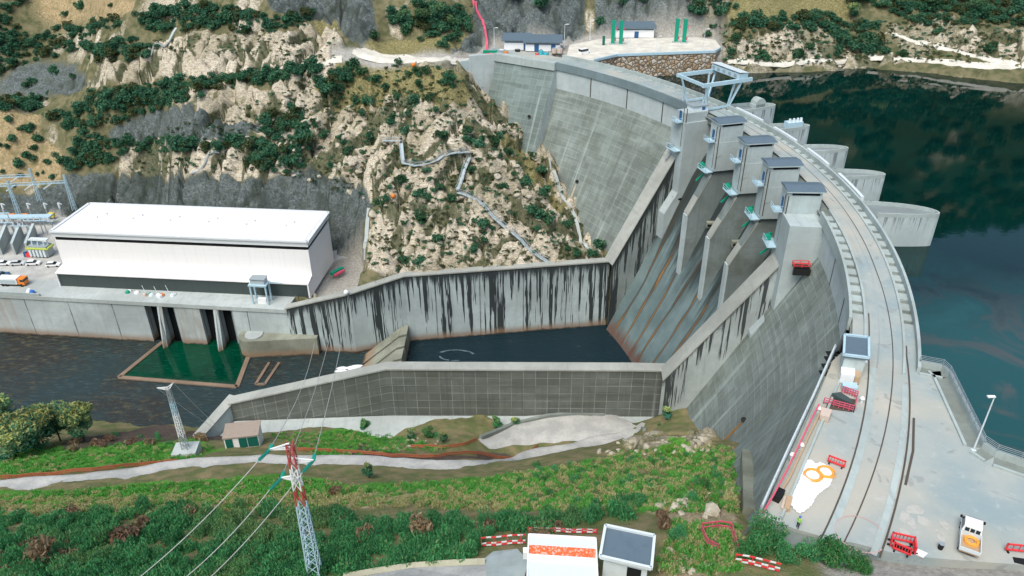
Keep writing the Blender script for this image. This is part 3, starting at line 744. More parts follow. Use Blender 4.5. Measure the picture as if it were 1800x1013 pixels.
# ------------------------------------------------------------------ roads and paths draped on the ground
def gravel_mat(name, a, b):
    t = NT(name); pos = t.pos
    n1 = t.noise(pos, .25, 5, .65); n2 = t.noise(pos, 2.5, 5, .7)
    c = t.mix(t.smooth(n1, .35, .65), a, b); c = t.mix(t.math('MULTIPLY', t.smooth(n2, .5, .7), .5), c, mul(a, .62))
    t.bump(n2, .5, .15); return t.out(c, .95, .15)
M['gravel'] = gravel_mat('pale gravel', (.36, .36, .34), (.48, .475, .44))
M['path'] = gravel_mat('pale dirt track', (.54, .51, .44), (.68, .65, .57))
def smooth_ground(x, y): 
    return float(base_height(np.array([x]), np.array([y]))[0])
def drape(name, pts, width, mat, label, cat, lift=.35, step=1.2, crop=None):
    P = [on_ground(*p)[:2] for p in pts]
    W = width if hasattr(width, '__len__') else [width]*len(P)
    L = [0]
    for a, b in zip(P, P[1:]): L.append(L[-1]+np.linalg.norm(b-a))
    s = np.arange(0, L[-1], step); X = np.interp(s, L, [p[0] for p in P]); Y = np.interp(s, L, [p[1] for p in P]); WW = np.interp(s, L, W)
    k = np.ones(9)/9
    if len(X) > 20:
        X = np.convolve(np.pad(X, 4, 'edge'), k, 'valid'); Y = np.convolve(np.pad(Y, 4, 'edge'), k, 'valid')
    tx, ty = np.gradient(X), np.gradient(Y); L2 = np.hypot(tx, ty)+1e-9; nx, ny = -ty/L2, tx/L2
    rows = []
    zc = ground(X, Y); zc = np.convolve(np.pad(zc, 6, 'edge'), np.ones(13)/13, 'valid')
    for f in np.linspace(-.5, .5, 7):
        jit = (fbm(X/3, Y/3, 77, 2)-.5)*1.2*abs(f)*2
        x = X+nx*(WW*f+jit*np.sign(f)); y = Y+ny*(WW*f+jit*np.sign(f))
        z = np.maximum(ground(x, y)+.06, zc+lift*(1-abs(f)*1.2))
        z = np.clip(z, zc-.7, zc+.9)
        if abs(f) == .5: z = np.maximum(np.minimum(z, ground(x, y)+.05), zc-.9)
        rows.append(np.c_[x, y, z])
    V = np.concatenate(rows); n = len(X)
    Fc = [(i*n+j, (i+1)*n+j, (i+1)*n+j+1, i*n+j+1) for i in range(6) for j in range(n-1)]
    V0 = rows[0]
    nz = np.cross(np.array(V[Fc[0][1]])-V[Fc[0][0]], np.array(V[Fc[0][3]])-V[Fc[0][0]])[2]
    if nz < 0: Fc = [f[::-1] for f in Fc]
    o = np_mesh(name, V, Fc, mat); tag(o, label, cat, kind='structure'); return o
drape('gravel_road', [(-30,848),(80,842),(150,835),(300,817),(450,806),(600,812),(750,822),(850,817),(930,803),(1000,792),(1060,780),(1105,768)], [5,5,5,5.2,5.2,6,6.5,6,6,7,7,6], M['gravel'], 'pale gravel road winding along the near bank', 'road')
drape('gravel_turnaround', [(840,782),(890,762),(950,748),(1010,744),(1070,752),(1120,766)], [3,7,11,13,13,10], M['gravel'], 'broad gravel hairpin at the foot of the near bank', 'road', lift=.5)
drape('crest_access_road', [(622,74),(632,86),(655,98),(710,103),(780,101),(850,94)], 6.5, M['path'], 'pale dirt road leading onto the far dam end', 'road')
drape('hillside_track', [(612,101),(560,109),(500,119),(440,127)], 3.5, M['path'], 'narrow dirt track crossing the far hillside', 'path')
drape('shore_path', [(1275,116),(1340,114),(1420,112),(1500,107),(1540,106),(1620,115),(1720,124),(1820,134)], 2.6, M['path'], 'pale path following the reservoir shore', 'path')
drape('hill_road', [(1555,62),(1620,80),(1700,102),(1760,116),(1830,131)], 2.8, M['path'], 'pale road slanting down to the reservoir shore', 'path')
M['cornice'] = concrete('blue grey cornice', (.19, .25, .265), blotch=.2)  # darker blue grey tone for the far downstream parapet
# ------------------------------------------------------------------ THE DAM
dam = thing('dam', 'curved concrete dam with gated spillway and road along its crest', 'dam', pol(-5, 10, -66))
def arc(a0, a1, step=1.0):
    n = max(2, int(round(abs(a1-a0)/step))+1); return list(np.linspace(a0, a1, n))
def ring(m, a0, a1, prof, step=1.0, close=False, r_uv=-5, v0=None):
    """sweep a (dr,z) profile along the arch; UV = arc metres, metres along the profile"""
    A = arc(a0, a1, step); pr = prof+[prof[0]] if close else prof
    d = [0 if v0 is None else v0]
    for p, q in zip(pr, pr[1:]): d.append(d[-1]-math.hypot(q[0]-p[0], q[1]-p[1]))
    k = math.radians(1)*(RU+r_uv)
    P = [[pol(dr, a, z) for dr, z in pr] for a in A]
    UV = [[(a*k, v) for v in d] for a in A]
    m.grid(P, UV)
    if close:
        for a, fl in ((A[0], True), (A[-1], False)):
            pts = [pol(dr, a, z) for dr, z in prof]
            m.face(pts[::-1] if fl else pts)
A_NEAR, A_L, A_R, A_FAR = -43.0, -5.3, 24.0, 48.4
def face_dr(z, s=.5): return -9.5-s*max(0, -8-z)
def var_ring(m, a0, a1, zs, step=1.0):
    A = arc(a0, a1, step); k = math.radians(1)*(RU-9)
    P = [[pol(face_r(a, z if z is not None else band_z(a)), a, z if z is not None else band_z(a)) for z in zs] for a in A]
    UV = [[(a*k, (z if z is not None else band_z(a))*1.12) for z in zs] for a in A]
    m.grid(P, UV)
for a0, a1 in ((A_NEAR, A_L), (A_R, A_FAR)):
    m = MB(); var_ring(m, a0, a1, [-.4, None]); m.build('crest_band', M['band'], dam)
for a0, a1 in ((A_NEAR, A_L+.2), (A_R-.2, A_FAR)):
    m = MB(); var_ring(m, a0, a1, [None, -15, -30, -50, -74]); m.build('downstream_face', M['face'], dam)
m = MB()
# far crest band has deep open joints
for a in (29.0, 35.5, 42.0):
    m = MB(); p, q = pol(-9.52, a, -.9), pol(-9.52, a, -7.9)
    m.obox(p, np.array(pol(-9.52, a+.16, -.9))-p, np.array(pol(-9.58, a, -.9))-p, np.array(q)-p); m.build('crest_joint', M['rail'], dam)
for a in (-11.0, -16.5):
    m = MB(); p, q = pol(-9.52, a, -.9), pol(-9.52, a, -8.2)
    m.obox(p, np.array(pol(-9.52, a+.12, -.9))-p, np.array(pol(-9.58, a, -.9))-p, np.array(q)-p); m.build('crest_joint', M['rail'], dam)
m = MB(); ring(m, A_NEAR, A_FAR, [(0, -24), (0, -.5)][::-1][::-1]); 
m2 = MB(); ring(m2, A_NEAR, A_FAR, [(0, -.4), (0, -26)][::1])
for f in m2.f: pass
m2.f = [tuple(reversed(f)) for f in m2.f]; m2.uv = [list(reversed(u)) for u in m2.uv]
m2.build('upstream_face', M['pier_wet'], dam)
# roadway slab
m = MB()
ring(m, -26.0, 50.5, [(-2.2, .02), (-7.3, .02)], v0=0)
m.f = [tuple(f) for f in m.f]
road = m.build('roadway', M['deck'], dam)
m = MB()
ring(m, A_NEAR, A_FAR+.5, [(0.0, -.45), (-9.6, -.45)])            # structural slab under kerbs and troughs
ring(m, A_L-.5, A_R+.5, [(-9.0, -.1), (-9.0, -2.2), (-.2, -2.2)])
m.build('crest_slab', M['kerb_in'], dam)
m = MB(); ring(m, -25.5, A_FAR+1.5, [(-.4, -1.2), (-.4, 1.0), (0.05, 1.0), (0.05, -1.2)][::-1], close=True)
m.build('upstream_parapet', M['kerb'], dam)
m = MB()
for a0, a1, d in ((-26, A_FAR+1, -2.2), (-26, A_L+1, -7.65), (A_R-1, A_FAR, -7.65)):
    m = MB(); ring(m, a0, a1, [(d, -.4), (d, .28), (d+.35, .28), (d+.35, -.4)][::-1], close=True); m.build('kerb', M['kerb'], dam)
for a0, a1 in ((-21.5, A_L), (A_R+.3, A_FAR-.1)):
    m = MB(); ring(m, a0, a1, [(-10.0, -1.5), (-10.0, .95), (-9.55, .95), (-9.55, -1.5)][::-1], close=True)
    m.build('downstream_parapet', M['kerb'] if a1 < 0 else M['cornice'], dam)
def trough_blocks(d0, d1, a0, a1, step, h=.25):
    for a in np.arange(a0, a1, step):
        m = MB(); p = np.array(pol(d0, a, -.4)); m.obox(p, np.array(pol(d1, a, -.4))-p, np.array(pol(d0, a+step*.62, -.4))-p, (0, 0, h+random.uniform(-.06, .1))); m.build('trough_block', M['kerb'], dam)
trough_blocks(-1.85, -.42, -25, A_FAR, 1.25); trough_blocks(-9.5, -7.68, -21, A_L, 1.25, .25); trough_blocks(-9.5, -7.68, A_R+.5, A_FAR-.5, 1.5, .25)
# crane rail and joint grooves in the road
m = MB()
def groove(path, w=.16, z=.032):
    for (x0, y0), (x1, y1) in zip(path, path[1:]):
        d = np.array([x1-x0, y1-y0, 0]); L = np.linalg.norm(d); nn = np.array([-d[1], d[0], 0])/L*w/2
        a, b = np.array([x0, y0, z]), np.array([x1, y1, z]); m.face([a-nn, b-nn, b+nn, a+nn])
groove([pol(-4.3+max(0, (-14-a))*.075, a)[:2] for a in arc(-40.5, 22, 1)], .15)
groove([pol(-6.9+max(0, (-24-a))*.15, a)[:2] for a in arc(-40, -20, 1)], .2)
groove([pol(-1.7+max(0, (-24-a))*.19, a)[:2] for a in arc(-39.5, -23, 1)], .22)
groove([at(*q)[:2] for q in [(1604,742),(1602,800),(1588,860)]], .3)
m.build('rail_groove', M['rail'], dam)
m = MB()
groove([pol(-6.4+max(0, (-24-a))*.15, a)[:2] for a in arc(-40, -26, 1)], .9, .026)
groove([pol(-2.35+max(0, (-24-a))*.19, a)[:2] for a in arc(-39.5, -27, 1)], .7, .026)
m.build('rail_strip', M['kerb'], dam)
# near abutment platform
PLT = [pol(-9.3, a)[:2] for a in (-20.5, -22.5, -24)]+[at(*q)[:2] for q in [(1462,640),(1430,715),(1385,815),(1338,912),(1392,934),(1445,950),(1500,961),(1560,977),(1640,989),(1700,994),(1830,1005)]]+[(105,45),(100,62)]+DECK_EDGE[::-1]+[pol(-.2, a)[:2] for a in (-24, -22, -20.5)]
m = MB(); m.prism(PLT, -3.2, -.012)
m.build('abutment_deck', M['deck_plat'], dam)
m = MB()    # edge wall of the platform above the lake, with channel
E0 = DECK_EDGE
for (x0, y0), (x1, y1) in zip(E0, E0[1:]):
    d = np.array([x1-x0, y1-y0, 0]); L = np.linalg.norm(d); nn = np.array([-d[1], d[0], 0])/L
    s = 1 if np.dot(nn[:2], np.array([200, 160])-np.array([x0, y0])) > 0 else -1
    m.obox(np.array([x0, y0, -20]), d, nn*s*.4, (0, 0, 21.0))
    m.obox(np.array([x0, y0, -.2])-nn*s*2.1, d, nn*s*.35, (0, 0, .5))
m.build('platform_wall', M['kerb'], dam)
m = MB()
for (x0, y0), (x1, y1) in zip(E0, E0[1:]):
    d = np.array([x1-x0, y1-y0, 0]); L = np.linalg.norm(d); nn = np.array([-d[1], d[0], 0])/L
    s = 1 if np.dot(nn[:2], np.array([200, 160])-np.array([x0, y0])) > 0 else -1
    m.obox(np.array([x0, y0, -.1])-nn*s*1.75, d, nn*s*1.7, (0, 0, .115))
m.build('cable_channel', M['kerb_in'], dam)
pr_ = thing('guard_railing', 'dark grey steel railing on the platform wall above the lake', 'railing', DECK_EDGE[2]+(1.0,))
m, m2 = MB(), MB()
for (x0, y0), (x1, y1) in zip(DECK_EDGE, DECK_EDGE[1:]):
    a, b = np.array([x0, y0, 1.0]), np.array([x1, y1, 1.0]); n = max(1, int(np.linalg.norm(b-a)/1.8))
    for z in (.25, .5, .75, 1.0): m2.beam(a+[0, 0, z], b+[0, 0, z], .05)
    for i in range(n): m = MB(); q = a+(b-a)*i/n; m.beam(q, q+[0, 0, 1.05], .07); m.build('post', M['steel_grey'], pr_)
m2.build('rail', M['steel_grey'], pr_)
# buttress wall below the near abutment
m = MB(); b0, b1 = face_hit(1311, 800), face_hit(1318, 905)
d_ = (b1-b0); nn = np.array([d_[1], -d_[0], 0]); nn /= np.linalg.norm(nn); nn = nn if nn[0] < 0 else -nn
m.prism([tuple((b0+nn*.9)[:2]), tuple((b1+nn*1.1)[:2]), tuple((b1-nn*5)[:2]), tuple((b0-nn*5)[:2])], -48, [b0[2]+.6, b1[2]+.6, b1[2]+.6, b0[2]+.6])
m.build('abutment_buttress', M['sill'], dam)
# walkway beside the platform, overhanging the face
m = MB(); w0 = [at(*q, -.3)[:2] for q in [(1463,622),(1425,705),(1375,810),(1330,905)]]
for (x0, y0), (x1, y1) in zip(w0, w0[1:]):
    d = np.array([x1-x0, y1-y0, 0]); L = np.linalg.norm(d); nn = np.array([-d[1], d[0], 0])/L
    if nn[0] < 0: nn = -nn
    m.obox(np.array([x0, y0, -2.2]), d, nn*.35, (0, 0, 2.9)); m.obox(np.array([x0, y0, -2.2]), d, nn*3.0, (0, 0, 1.5))
    m.obox(np.array([x0, y0, -2.0])+nn*2.3, d, nn*.3, (0, 0, 2.4))
m.build('side_walkway', M['kerb'], dam)

# straight block beyond the kink and the pale wing wall
K0, K1 = np.array(pol(-9.0, 48.4)[:2]), np.array([-4.5, 276.2])
dk = (K1-K0)/np.linalg.norm(K1-K0); nk = np.array([dk[1], -dk[0]])
if nk[1] > 0: nk = -nk
m = MB()
def kp(s, o, z): p = K0+dk*s+nk*o; return (p[0], p[1], z)
Lk = np.linalg.norm(K1-K0)
prof = [(.6, -1.6), (.6+.45*36, -38)]
P = [[kp(s, 1.6+o, z) for o, z in [(.0, -1.6), (.5*18, -19.6), (.5*40, -41.6)]] for s in np.linspace(-.6, Lk-.2, 8)]
UVk = [[(s, v) for v in (0, -20, -45)] for s in np.linspace(-.6, Lk-.2, 8)]
m.grid(P, UVk, flip=True)
m.build('straight_face', M['face_flat'], dam)
m = MB()
m.face([kp(-.6, 1.6, -1.6), kp(-.6, 1.6+.5*40, -41.6), kp(-.6, -12, -41.6), kp(-.6, -12, -1.6)])
m.build('block_end', M['band'], dam)
m = MB()
for s0, s1 in ((-.7, Lk+.5),):
    p = np.array(kp(s0, -.5, -1.6)); m.obox(p, np.array(kp(s1, -.5, -1.6))-p, np.array(kp(s0, 2.2, -1.6))-p, (0, 0, 2.5))
m.build('block_parapet', M['kerb'], dam)
m = MB(); p = np.array(kp(-2, -.6, -.5)); m.obox(p, np.array(kp(Lk+8, -.6, -.5))-p, np.array(kp(-2, -9, -.5))-p, (0, 0, .53))
m.build('block_road', M['deck'], dam)
m = MB()
wng = [(-3.6, 277.0), (-14.8, 273.2), (-19.8, 270.0)]
m.prism([(-4.0, 275.2), (-14.8, 272.6), (-14.8, 274.6), (-4.0, 277.4)], -26, .6)
m.build('wing_wall', M['band'], dam)
m = MB(); m.prism([(-14.8, 272.6), (-20.5, 269.6), (-20.5, 271.2), (-14.8, 274.6)], -6, -.9)
m.build('wing_wall', M['pale'], dam)

# ------------------------------------------------------------------ spillway
PA = [-3.0, 2.8, 8.8, 15.0, 21.4]           # pier centre lines
NA = [-3.4, 3.6, 9.6, 15.7, 22.3]
CH = [(-.5, -14), (-2.5, -10), (-4.5, -9), (-7, -9.6), (-9, -12.3), (-12, -17.5), (-15, -24.5), (-19, -33.8), (-25, -47), (-30, -56.5), (-35, -66), (-38, -71.8)]
def chute_z(dr):
    x = [-c[0] for c in CH]; return float(np.interp(-dr, x, [c[1] for c in CH]))
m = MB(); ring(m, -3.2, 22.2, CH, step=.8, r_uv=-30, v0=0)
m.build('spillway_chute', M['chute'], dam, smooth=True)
def radial_wall(m, poly, top, a0, a1):
    """poly in (dr,z) counter-clockwise; top(dr) gives the wall-top height used for run-off stains"""
    for a, fl in ((a0, False), (a1, True)):
        pts = [pol(d, a, z) for d, z in poly]; uv = [(-d*1.0+a*7, z-top(d)) for d, z in poly]
        m.face(pts[::-1] if fl else pts, uv[::-1] if fl else uv)
    n = len(poly)
    for i in range(n):
        (d0, z0), (d1, z1) = poly[i], poly[(i+1) % n]
        m.face([pol(d0, a1, z0), pol(d1, a1, z1), pol(d1, a0, z1), pol(d0, a0, z0)], [(d0, -.1), (d1, -.1), (d1, -.1), (d0, -.1)] if False else [(a1*2.5, -30-d0), (a1*2.5, -30-d1), (a0*2.5, -30-d1), (a0*2.5, -30-d0)])
WTOP = lambda d: float(np.interp(-d, [9, 14, 35.5, 40], [-7, -8.3, -43.4, -43.4]))
def wall_poly(kink): return [(-8, -6), (-14, -8.3), (kink, -43.4), (kink, -74), (-8, -74)]
# vertical sides are split in strips so that stains follow the sloping top
def strip_wall(name, mat, a_in, a_out, kink, parent):
    m = MB(); D = list(np.linspace(-8, -14, 3))+list(np.linspace(-14, kink, 14))[1:]
    top = lambda d: float(np.interp(-d, [8, 14, -kink], [-6, -8.3, -43.4]))
    for a, fl in ((a_in, a_in > a_out), (a_out, a_out > a_in)):
        for d0, d1 in zip(D, D[1:]):
            pts = [pol(d0, a, -74), pol(d1, a, -74), pol(d1, a, top(d1)), pol(d0, a, top(d0))]
            uv = [(-d0, -74-top(d0)), (-d1, -74-top(d1)), (-d1, 0), (-d0, 0)]
            m.face(pts[::-1] if fl else pts, uv[::-1] if fl else uv)
    m.build(name, mat, parent)
    m = MB()
    for d0, d1 in zip(D, D[1:]):
        lo, hi = min(a_in, a_out)-.12, max(a_in, a_out)+.12
        P0 = [pol(d0, lo, top(d0)+.25), pol(d1, lo, top(d1)+.25), pol(d1, hi, top(d1)+.25), pol(d0, hi, top(d0)+.25)]
        m.face(P0[::-1], [(-d0, 0), (-d1, 0), (-d1, 4), (-d0, 4)][::-1])
        for k0, k1, flp in ((0, 1, False), (2, 3, False)):
            q = [P0[k0], P0[k1], tuple(np.array(P0[k1])-[0, 0, .5]), tuple(np.array(P0[k0])-[0, 0, .5])]
            m.face(q)
    m.build('wall_coping', M['wall_cap'], parent)
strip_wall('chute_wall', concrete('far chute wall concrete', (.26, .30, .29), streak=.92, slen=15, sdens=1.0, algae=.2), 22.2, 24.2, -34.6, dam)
strip_wall('chute_wall', concrete('near chute wall concrete', (.40, .445, .44), grid=(40, 1.9), line=.86, panel=.03, linew=.03, streak=.9, slen=5, sdens=.85), -3.2, -5.4, -37.5, dam)
M['tail_wall'] = concrete('pier tail concrete', (.21, .25, .245), grid=(40, 1.7), line=.8, panel=.04, algae=.55)  # darker mottling also paints in the shade of the pier recesses
# piers (downstream part with sloping tail) and upstream noses
for k, a in enumerate(PA):
    h = math.degrees(2.25/(RU-12)); t = MB()
    top = lambda d: -1.5
    poly = [(-7.5, -1.4), (-16.2, -1.4), (-16.2, -9.2), (-7.5, -9.2)]
    if k in (0, 4): poly = [(-7.5, -1.4), (-16.2, -1.4), (-16.2, -22), (-20, -28), (-20, -60), (-7.5, -60)]
    dd = -.9 if k == 0 else (.9 if k == 4 else 0)
    hw = h*1.5 if k in (0, 4) else h
    radial_wall(t, poly, top, a+dd-hw-(1.1 if k == 0 else 0), a+dd+hw)
    for f in range(len(t.uv)): t.uv[f] = None
    t.build('pier', M['pier'], dam)
    if k not in (0, 4):
        t = MB(); radial_wall(t, [(-6.5, -9.21), (-15.6, -9.21), (-15.6, -33), (-6.5, -16)], top, a-hw*.6, a+hw*.5)
        for f in range(len(t.uv)): t.uv[f] = None
        t.build('pier_stem', M['tail_wall'], dam)
        t = MB(); q = [pol(d, a-hw*.5, z) for d, z in ((-21.3, -21.6), (-21.3, -40))]; q0, q1 = np.array(q[0]), np.array(q[1]); w_ = np.array(pol(-21.3, a+hw*.35, -21.6))-q0; o_ = (np.array(pol(-21.9, a-hw*.5, -21.6))-q0); t.obox(q0, w_, o_, q1-q0); t.build('tail_edge', M['pale'], dam)
        t = MB(); radial_wall(t, [(-15.5, -10.5), (-17, -11.3), (-21.3, -21.5), (-21.3, -42), (-15.5, -31)], top, a-hw*.62, a+hw*.5)
        for f in range(len(t.uv)): t.uv[f] = None
        t.build('pier_tail', M['tail_wall'], dam)
        t = MB()
        for (d0, z0), (d1, z1) in (((-16.1, -10.4), (-21.5, -21.6)),):
            lo, hi = a-hw*.66, a+hw*.54; q = [pol(d0, lo, z0+.3), pol(d1, lo, z1+.3), pol(d1, hi, z1+.3), pol(d0, hi, z0+.3)]; t.face(q[::-1])
            for e in ((0, 1), (1, 2), (2, 3)): t.face([q[e[0]], q[e[1]], tuple(np.array(q[e[1]])-[0, 0, .6]), tuple(np.array(q[e[0]])-[0, 0, .6])])
        t.build('tail_coping', M['wall_cap'], dam)
    t = MB()
    n = 10; ln = 15.0 if k in (0, 4) else 12.6; w = 2.9 if k in (0, 4) else 2.2
    c = math.radians(NA[k]); ux = np.array([math.cos(c), math.sin(c)]); uy = np.array([-ux[1], ux[0]]); o = np.array(pol(-.3, NA[k])[:2])
    outl = [o-uy*w]+[o+ux*ln*s-uy*w*(1.0+.18*math.sin(s*PI)) for s in np.linspace(.15, .93, n)]+[o+ux*ln*.985-uy*w*.92, o+ux*ln-uy*w*.7]
    outl += [o+ux*ln*math.cos(q)*1.0+uy*w*(-.7+1.75*math.sin(q)) for q in np.linspace(.18, PI/2, 9)][:-1]+[o+ux*ln*.2+uy*w*1.05, o+uy*w]
    t.prism([tuple(p) for p in outl], -27, -.75)
    t.build('pier_nose', M['pier_wet'], dam)
    t = MB()        # low rim and deck on the nose
    for p, q in zip(outl[1:], outl[2:]):
        d = np.append(q-p, 0)
        if np.linalg.norm(d) < .05: continue
        inn = np.append((o+ux*ln*.4)-(p+q)/2, 0); inn /= np.linalg.norm(inn)
        t.obox(np.append(p, -.75), d, inn*.35, (0, 0, .8))
    t.build('nose_rim', M['kerb'], dam)
    if k == 1: pass
for a0, a1 in zip(NA, NA[1:]):
    m = MB(); ring(m, a0+1.1, a1-1.0, [(.4, -1.6), (.4, 1.0), (1.1, 1.0), (1.1, -1.6)][::-1], close=True)
    m.build('gate_beam', M['offwhite'], dam)
for a0, a1 in zip(PA, PA[1:]):
    m = MB(); ring(m, a0+.9, a1-.9, [(-5.5+1.6*math.sin(t*PI), -9.2+7.2*t) for t in np.linspace(0, 1, 7)][::-1])
    m.build('radial_gate', M['dark_clad'], dam)
def chute_hit(px, py):
    d = ray(px, py)
    for t in np.arange(90, 330, .1):
        p = np.array([0, 0, H])+d*t; dr = math.hypot(p[0]-CX, p[1]-CY)-RU
        if p[0] > 10 and dr > -40 and p[2] < chute_z(min(dr, -4.5)): return p
for px, py in ((1196,352),(1258,399),(1303,433),(1322,480)):
    p = chute_hit(px, py); m = MB(); m.box(tuple(p+[0, 0, -.6]), (4.6, 1.3, 1.5)); m.build('aerator', M['sill'], dam)
    m = MB(); m.box(tuple(p+[-.1, -.75, -.1]), (4.2, .5, .55)); m.build('aerator_slot', M['black'], dam)
# drain mouths with rusty runs on the face
for a, z, L, col in ((-18.0, -28.6, 8, 'tan'),):
    pass
m = MB()
for px, py in ((1305,742),(933,205),(1016,320),(1190,270)):
    best = None
    d = ray(px, py)
    for t in np.arange(90, 330, .1):
        p = np.array([0, 0, H])+d*t; dr = math.hypot(p[0]-CX, p[1]-CY)-RU; dl = face_r(math.degrees(math.atan2(p[1]-CY, p[0]-CX)), p[2]) if px != 933 else -99
        if px == 933:
            rel = (p[:2]-K0)@nk; 
            if rel < 1.6+.5*max(0, -1.6-p[2]): best = p; break
        elif dr > dl and p[0] > 5: best = p; break
    if best is not None:
        m = MB(); m.cyl(best-np.array(d)*.9, best+np.array(d)*.5, .55, n=10); m.build('drain_mouth', M['black'], dam)
for px, py, L, w, col in ((1305, 744, 9.5, 1.1, (.30, .16, .055)), (1016, 322, 6, .8, (.42, .38, .30)), (1190, 272, 3, .7, (.35, .12, .09))):
    h = face_hit(px, py); a = math.degrees(math.atan2(h[1]-CY, h[0]-CX)); m = MB(); da = math.degrees(w/2/130)
    zs = np.linspace(h[2]-.3, h[2]-L, 8); ww = [.5, .8, 1, .9, 1.1, .8, .9, .5]
    P = [[pol(face_r(a, z)-.05, a+s*da*q, z) for s in (-1, 1)] for z, q in zip(zs, ww)]; m.grid(P, None, flip=True)
    m.build('drain_stain', paint('mineral run off', col, .9, .1, .5, 0, .8), dam)

# ------------------------------------------------------------------ hoist towers on the piers
def hoist_tower(a, label, roof=True, zt=3.5):
    c = math.radians(a); base = pol(-12.6, a, -1.4)
    t = thing('hoist_tower', label, 'tower', base, c, 'hoist towers on the spillway piers')
    m = MB(); m.box((0, 0, 0), (7.0, 4.3, zt+1.4)); m.build('wall', M['pier'], t, local=True)
    if roof:
        m = MB(); z0 = zt+1.4
        m.box((.1, 0, z0-.05), (7.9, 5.3, .35)); m.build('roof_edge', M['slate_pale'], t, local=True)
        m = MB()
        A = [(-3.9, -2.7, z0+.3), (4.1, -2.7, z0+.3), (4.1, 2.7, z0+.3), (-3.9, 2.7, z0+.3)]; r0, r1 = (-3.9, 0, z0+.75), (4.1, 0, z0+.75)
        m.face([A[0], A[1], r1, r0]); m.face([A[2], A[3], r0, r1]); m.face([A[3], A[0], r0]); m.face([A[1], A[2], r1])
        m.build('roof', M['slate'], t, local=True)
        m = MB(); m.box((.2, -2.16, z0-.75), (5.6, .06, .5)); m.build('eave_band', M['black'], t, local=True)  # last part: black strip on the wall below the roof edge
    m = MB(); m.box((-3.53, .3, .3), (.1, 1.1, 2.5)); d = m.build('door', M['door_blue'], t, local=True)
    m = MB(); m.box((-4.5, .2, -.1), (1.9, 3.0, .22)); b = m.build('balcony', M['steel_blue'], t, local=True)
    m = MB()
    for y in (-1.25, .2, 1.65): m.beam((-5.4, y, .1), (-5.4, y, 1.2), .09)
    for z in (.65, 1.2):
        m.beam((-5.4, -1.3, z), (-5.4, 1.7, z), .08); m.beam((-5.4, -1.3, z), (-3.6, -1.3, z), .08)
    m.build('railing', M['steel_blue'], b, local=True)
    m = MB(); m.box((-4.4, .6, -8.3), (2.4, 4.6, .25)); b = m.build('balcony', M['steel_blue'], t, local=True)
    m = MB()
    for y in (-1.6, .6, 2.8): m.beam((-5.5, y, -8.1), (-5.5, y, -6.9), .09)
    for z in (-7.5, -6.9): m.beam((-5.5, -1.6, z), (-5.5, 2.8, z), .08)
    m.build('railing', M['steel_blue'], b, local=True)
    m = MB(); m.beam((-2.2, 2.6, -9), (-5.6, 2.6, -12), .35); m.box((-4.8, 1.9, -7.9), (1.2, 1.2, 1.0)); m.cyl((-5.0, 2.4, -7.2), (-3.6, 3.6, -7.4), .35, n=8)
    m.build('hydraulic_pump', M['green'] if random.random() < .6 else M['steel_grey'], t, local=True)
    m = MB(); m.box((-3.25, -2.2, -7), (.22, .1, 11)); m.box((-3.62, -1.3, -7), (.1, .18, 11)); m.build('cable_duct', M['rail'], t, local=True)
    m = MB()
    for q in range(9):
        x0, x1 = -3.5+q*.78, -3.5+(q+1)*.78; f = lambda x: -3.2-1.1*((x)/3.5)**2*(1 if x < 0 else .2)
        m.beam((x0, -2.17, f(x0)), (x1, -2.17, f(x1)), .08, .12)
    m.build('pour_line', M['kerb_in'], t, local=True)
    m = MB(); m.box((3.9, 1.9, 0), (.8, .8, 2.2)); m.build('control_box', M['steel_grey'], t, local=True)
    return t
TL = ['slate roofed concrete hoist tower nearest the camera, at the near end of the row',
      'slate roofed hoist tower second from the near end, directly behind the nearest one',
      'slate roofed hoist tower in the middle of the row of five',
      'slate roofed hoist tower next to the one below the pale blue crane']
for a, l in zip(PA, TL): hoist_tower(a, l)
hoist_tower(PA[4]+.6, 'flat topped hoist tower without roof, under the pale blue crane', roof=False, zt=1.2)
# orange red lifting cradle on the near pier
c0 = np.array(on_ground(1415, 470)) if False else np.array(pol(-13.2, -6.0, -9.0))
t = thing('work_cradle', 'red and black work cradle hanging against the nearest spillway pier', 'cradle', tuple(pol(-13.0, -7.1, -9.6)), math.radians(-4))
m = MB(); m.box((0, 0, 0), (3.2, 1.3, .25)); m.build('floor', M['rubber'], t, local=True)
m = MB()
for z in (.55, 1.1):
    for y in (-.65, .65): m.beam((-1.6, y, z), (1.6, y, z), .12)
    for x in (-1.6, 1.6): m.beam((x, -.65, z), (x, .65, z), .12)
for x in (-1.6, 0, 1.6):
    for y in (-.65, .65): m.beam((x, y, .2), (x, y, 1.1), .1)
m.build('guard_rail', M['red'], t, local=True)
m = MB(); m.box((.2, -.5, -1.6), (3.4, .5, 1.4)); m.build('toe_box', M['rubber'], t, local=True)

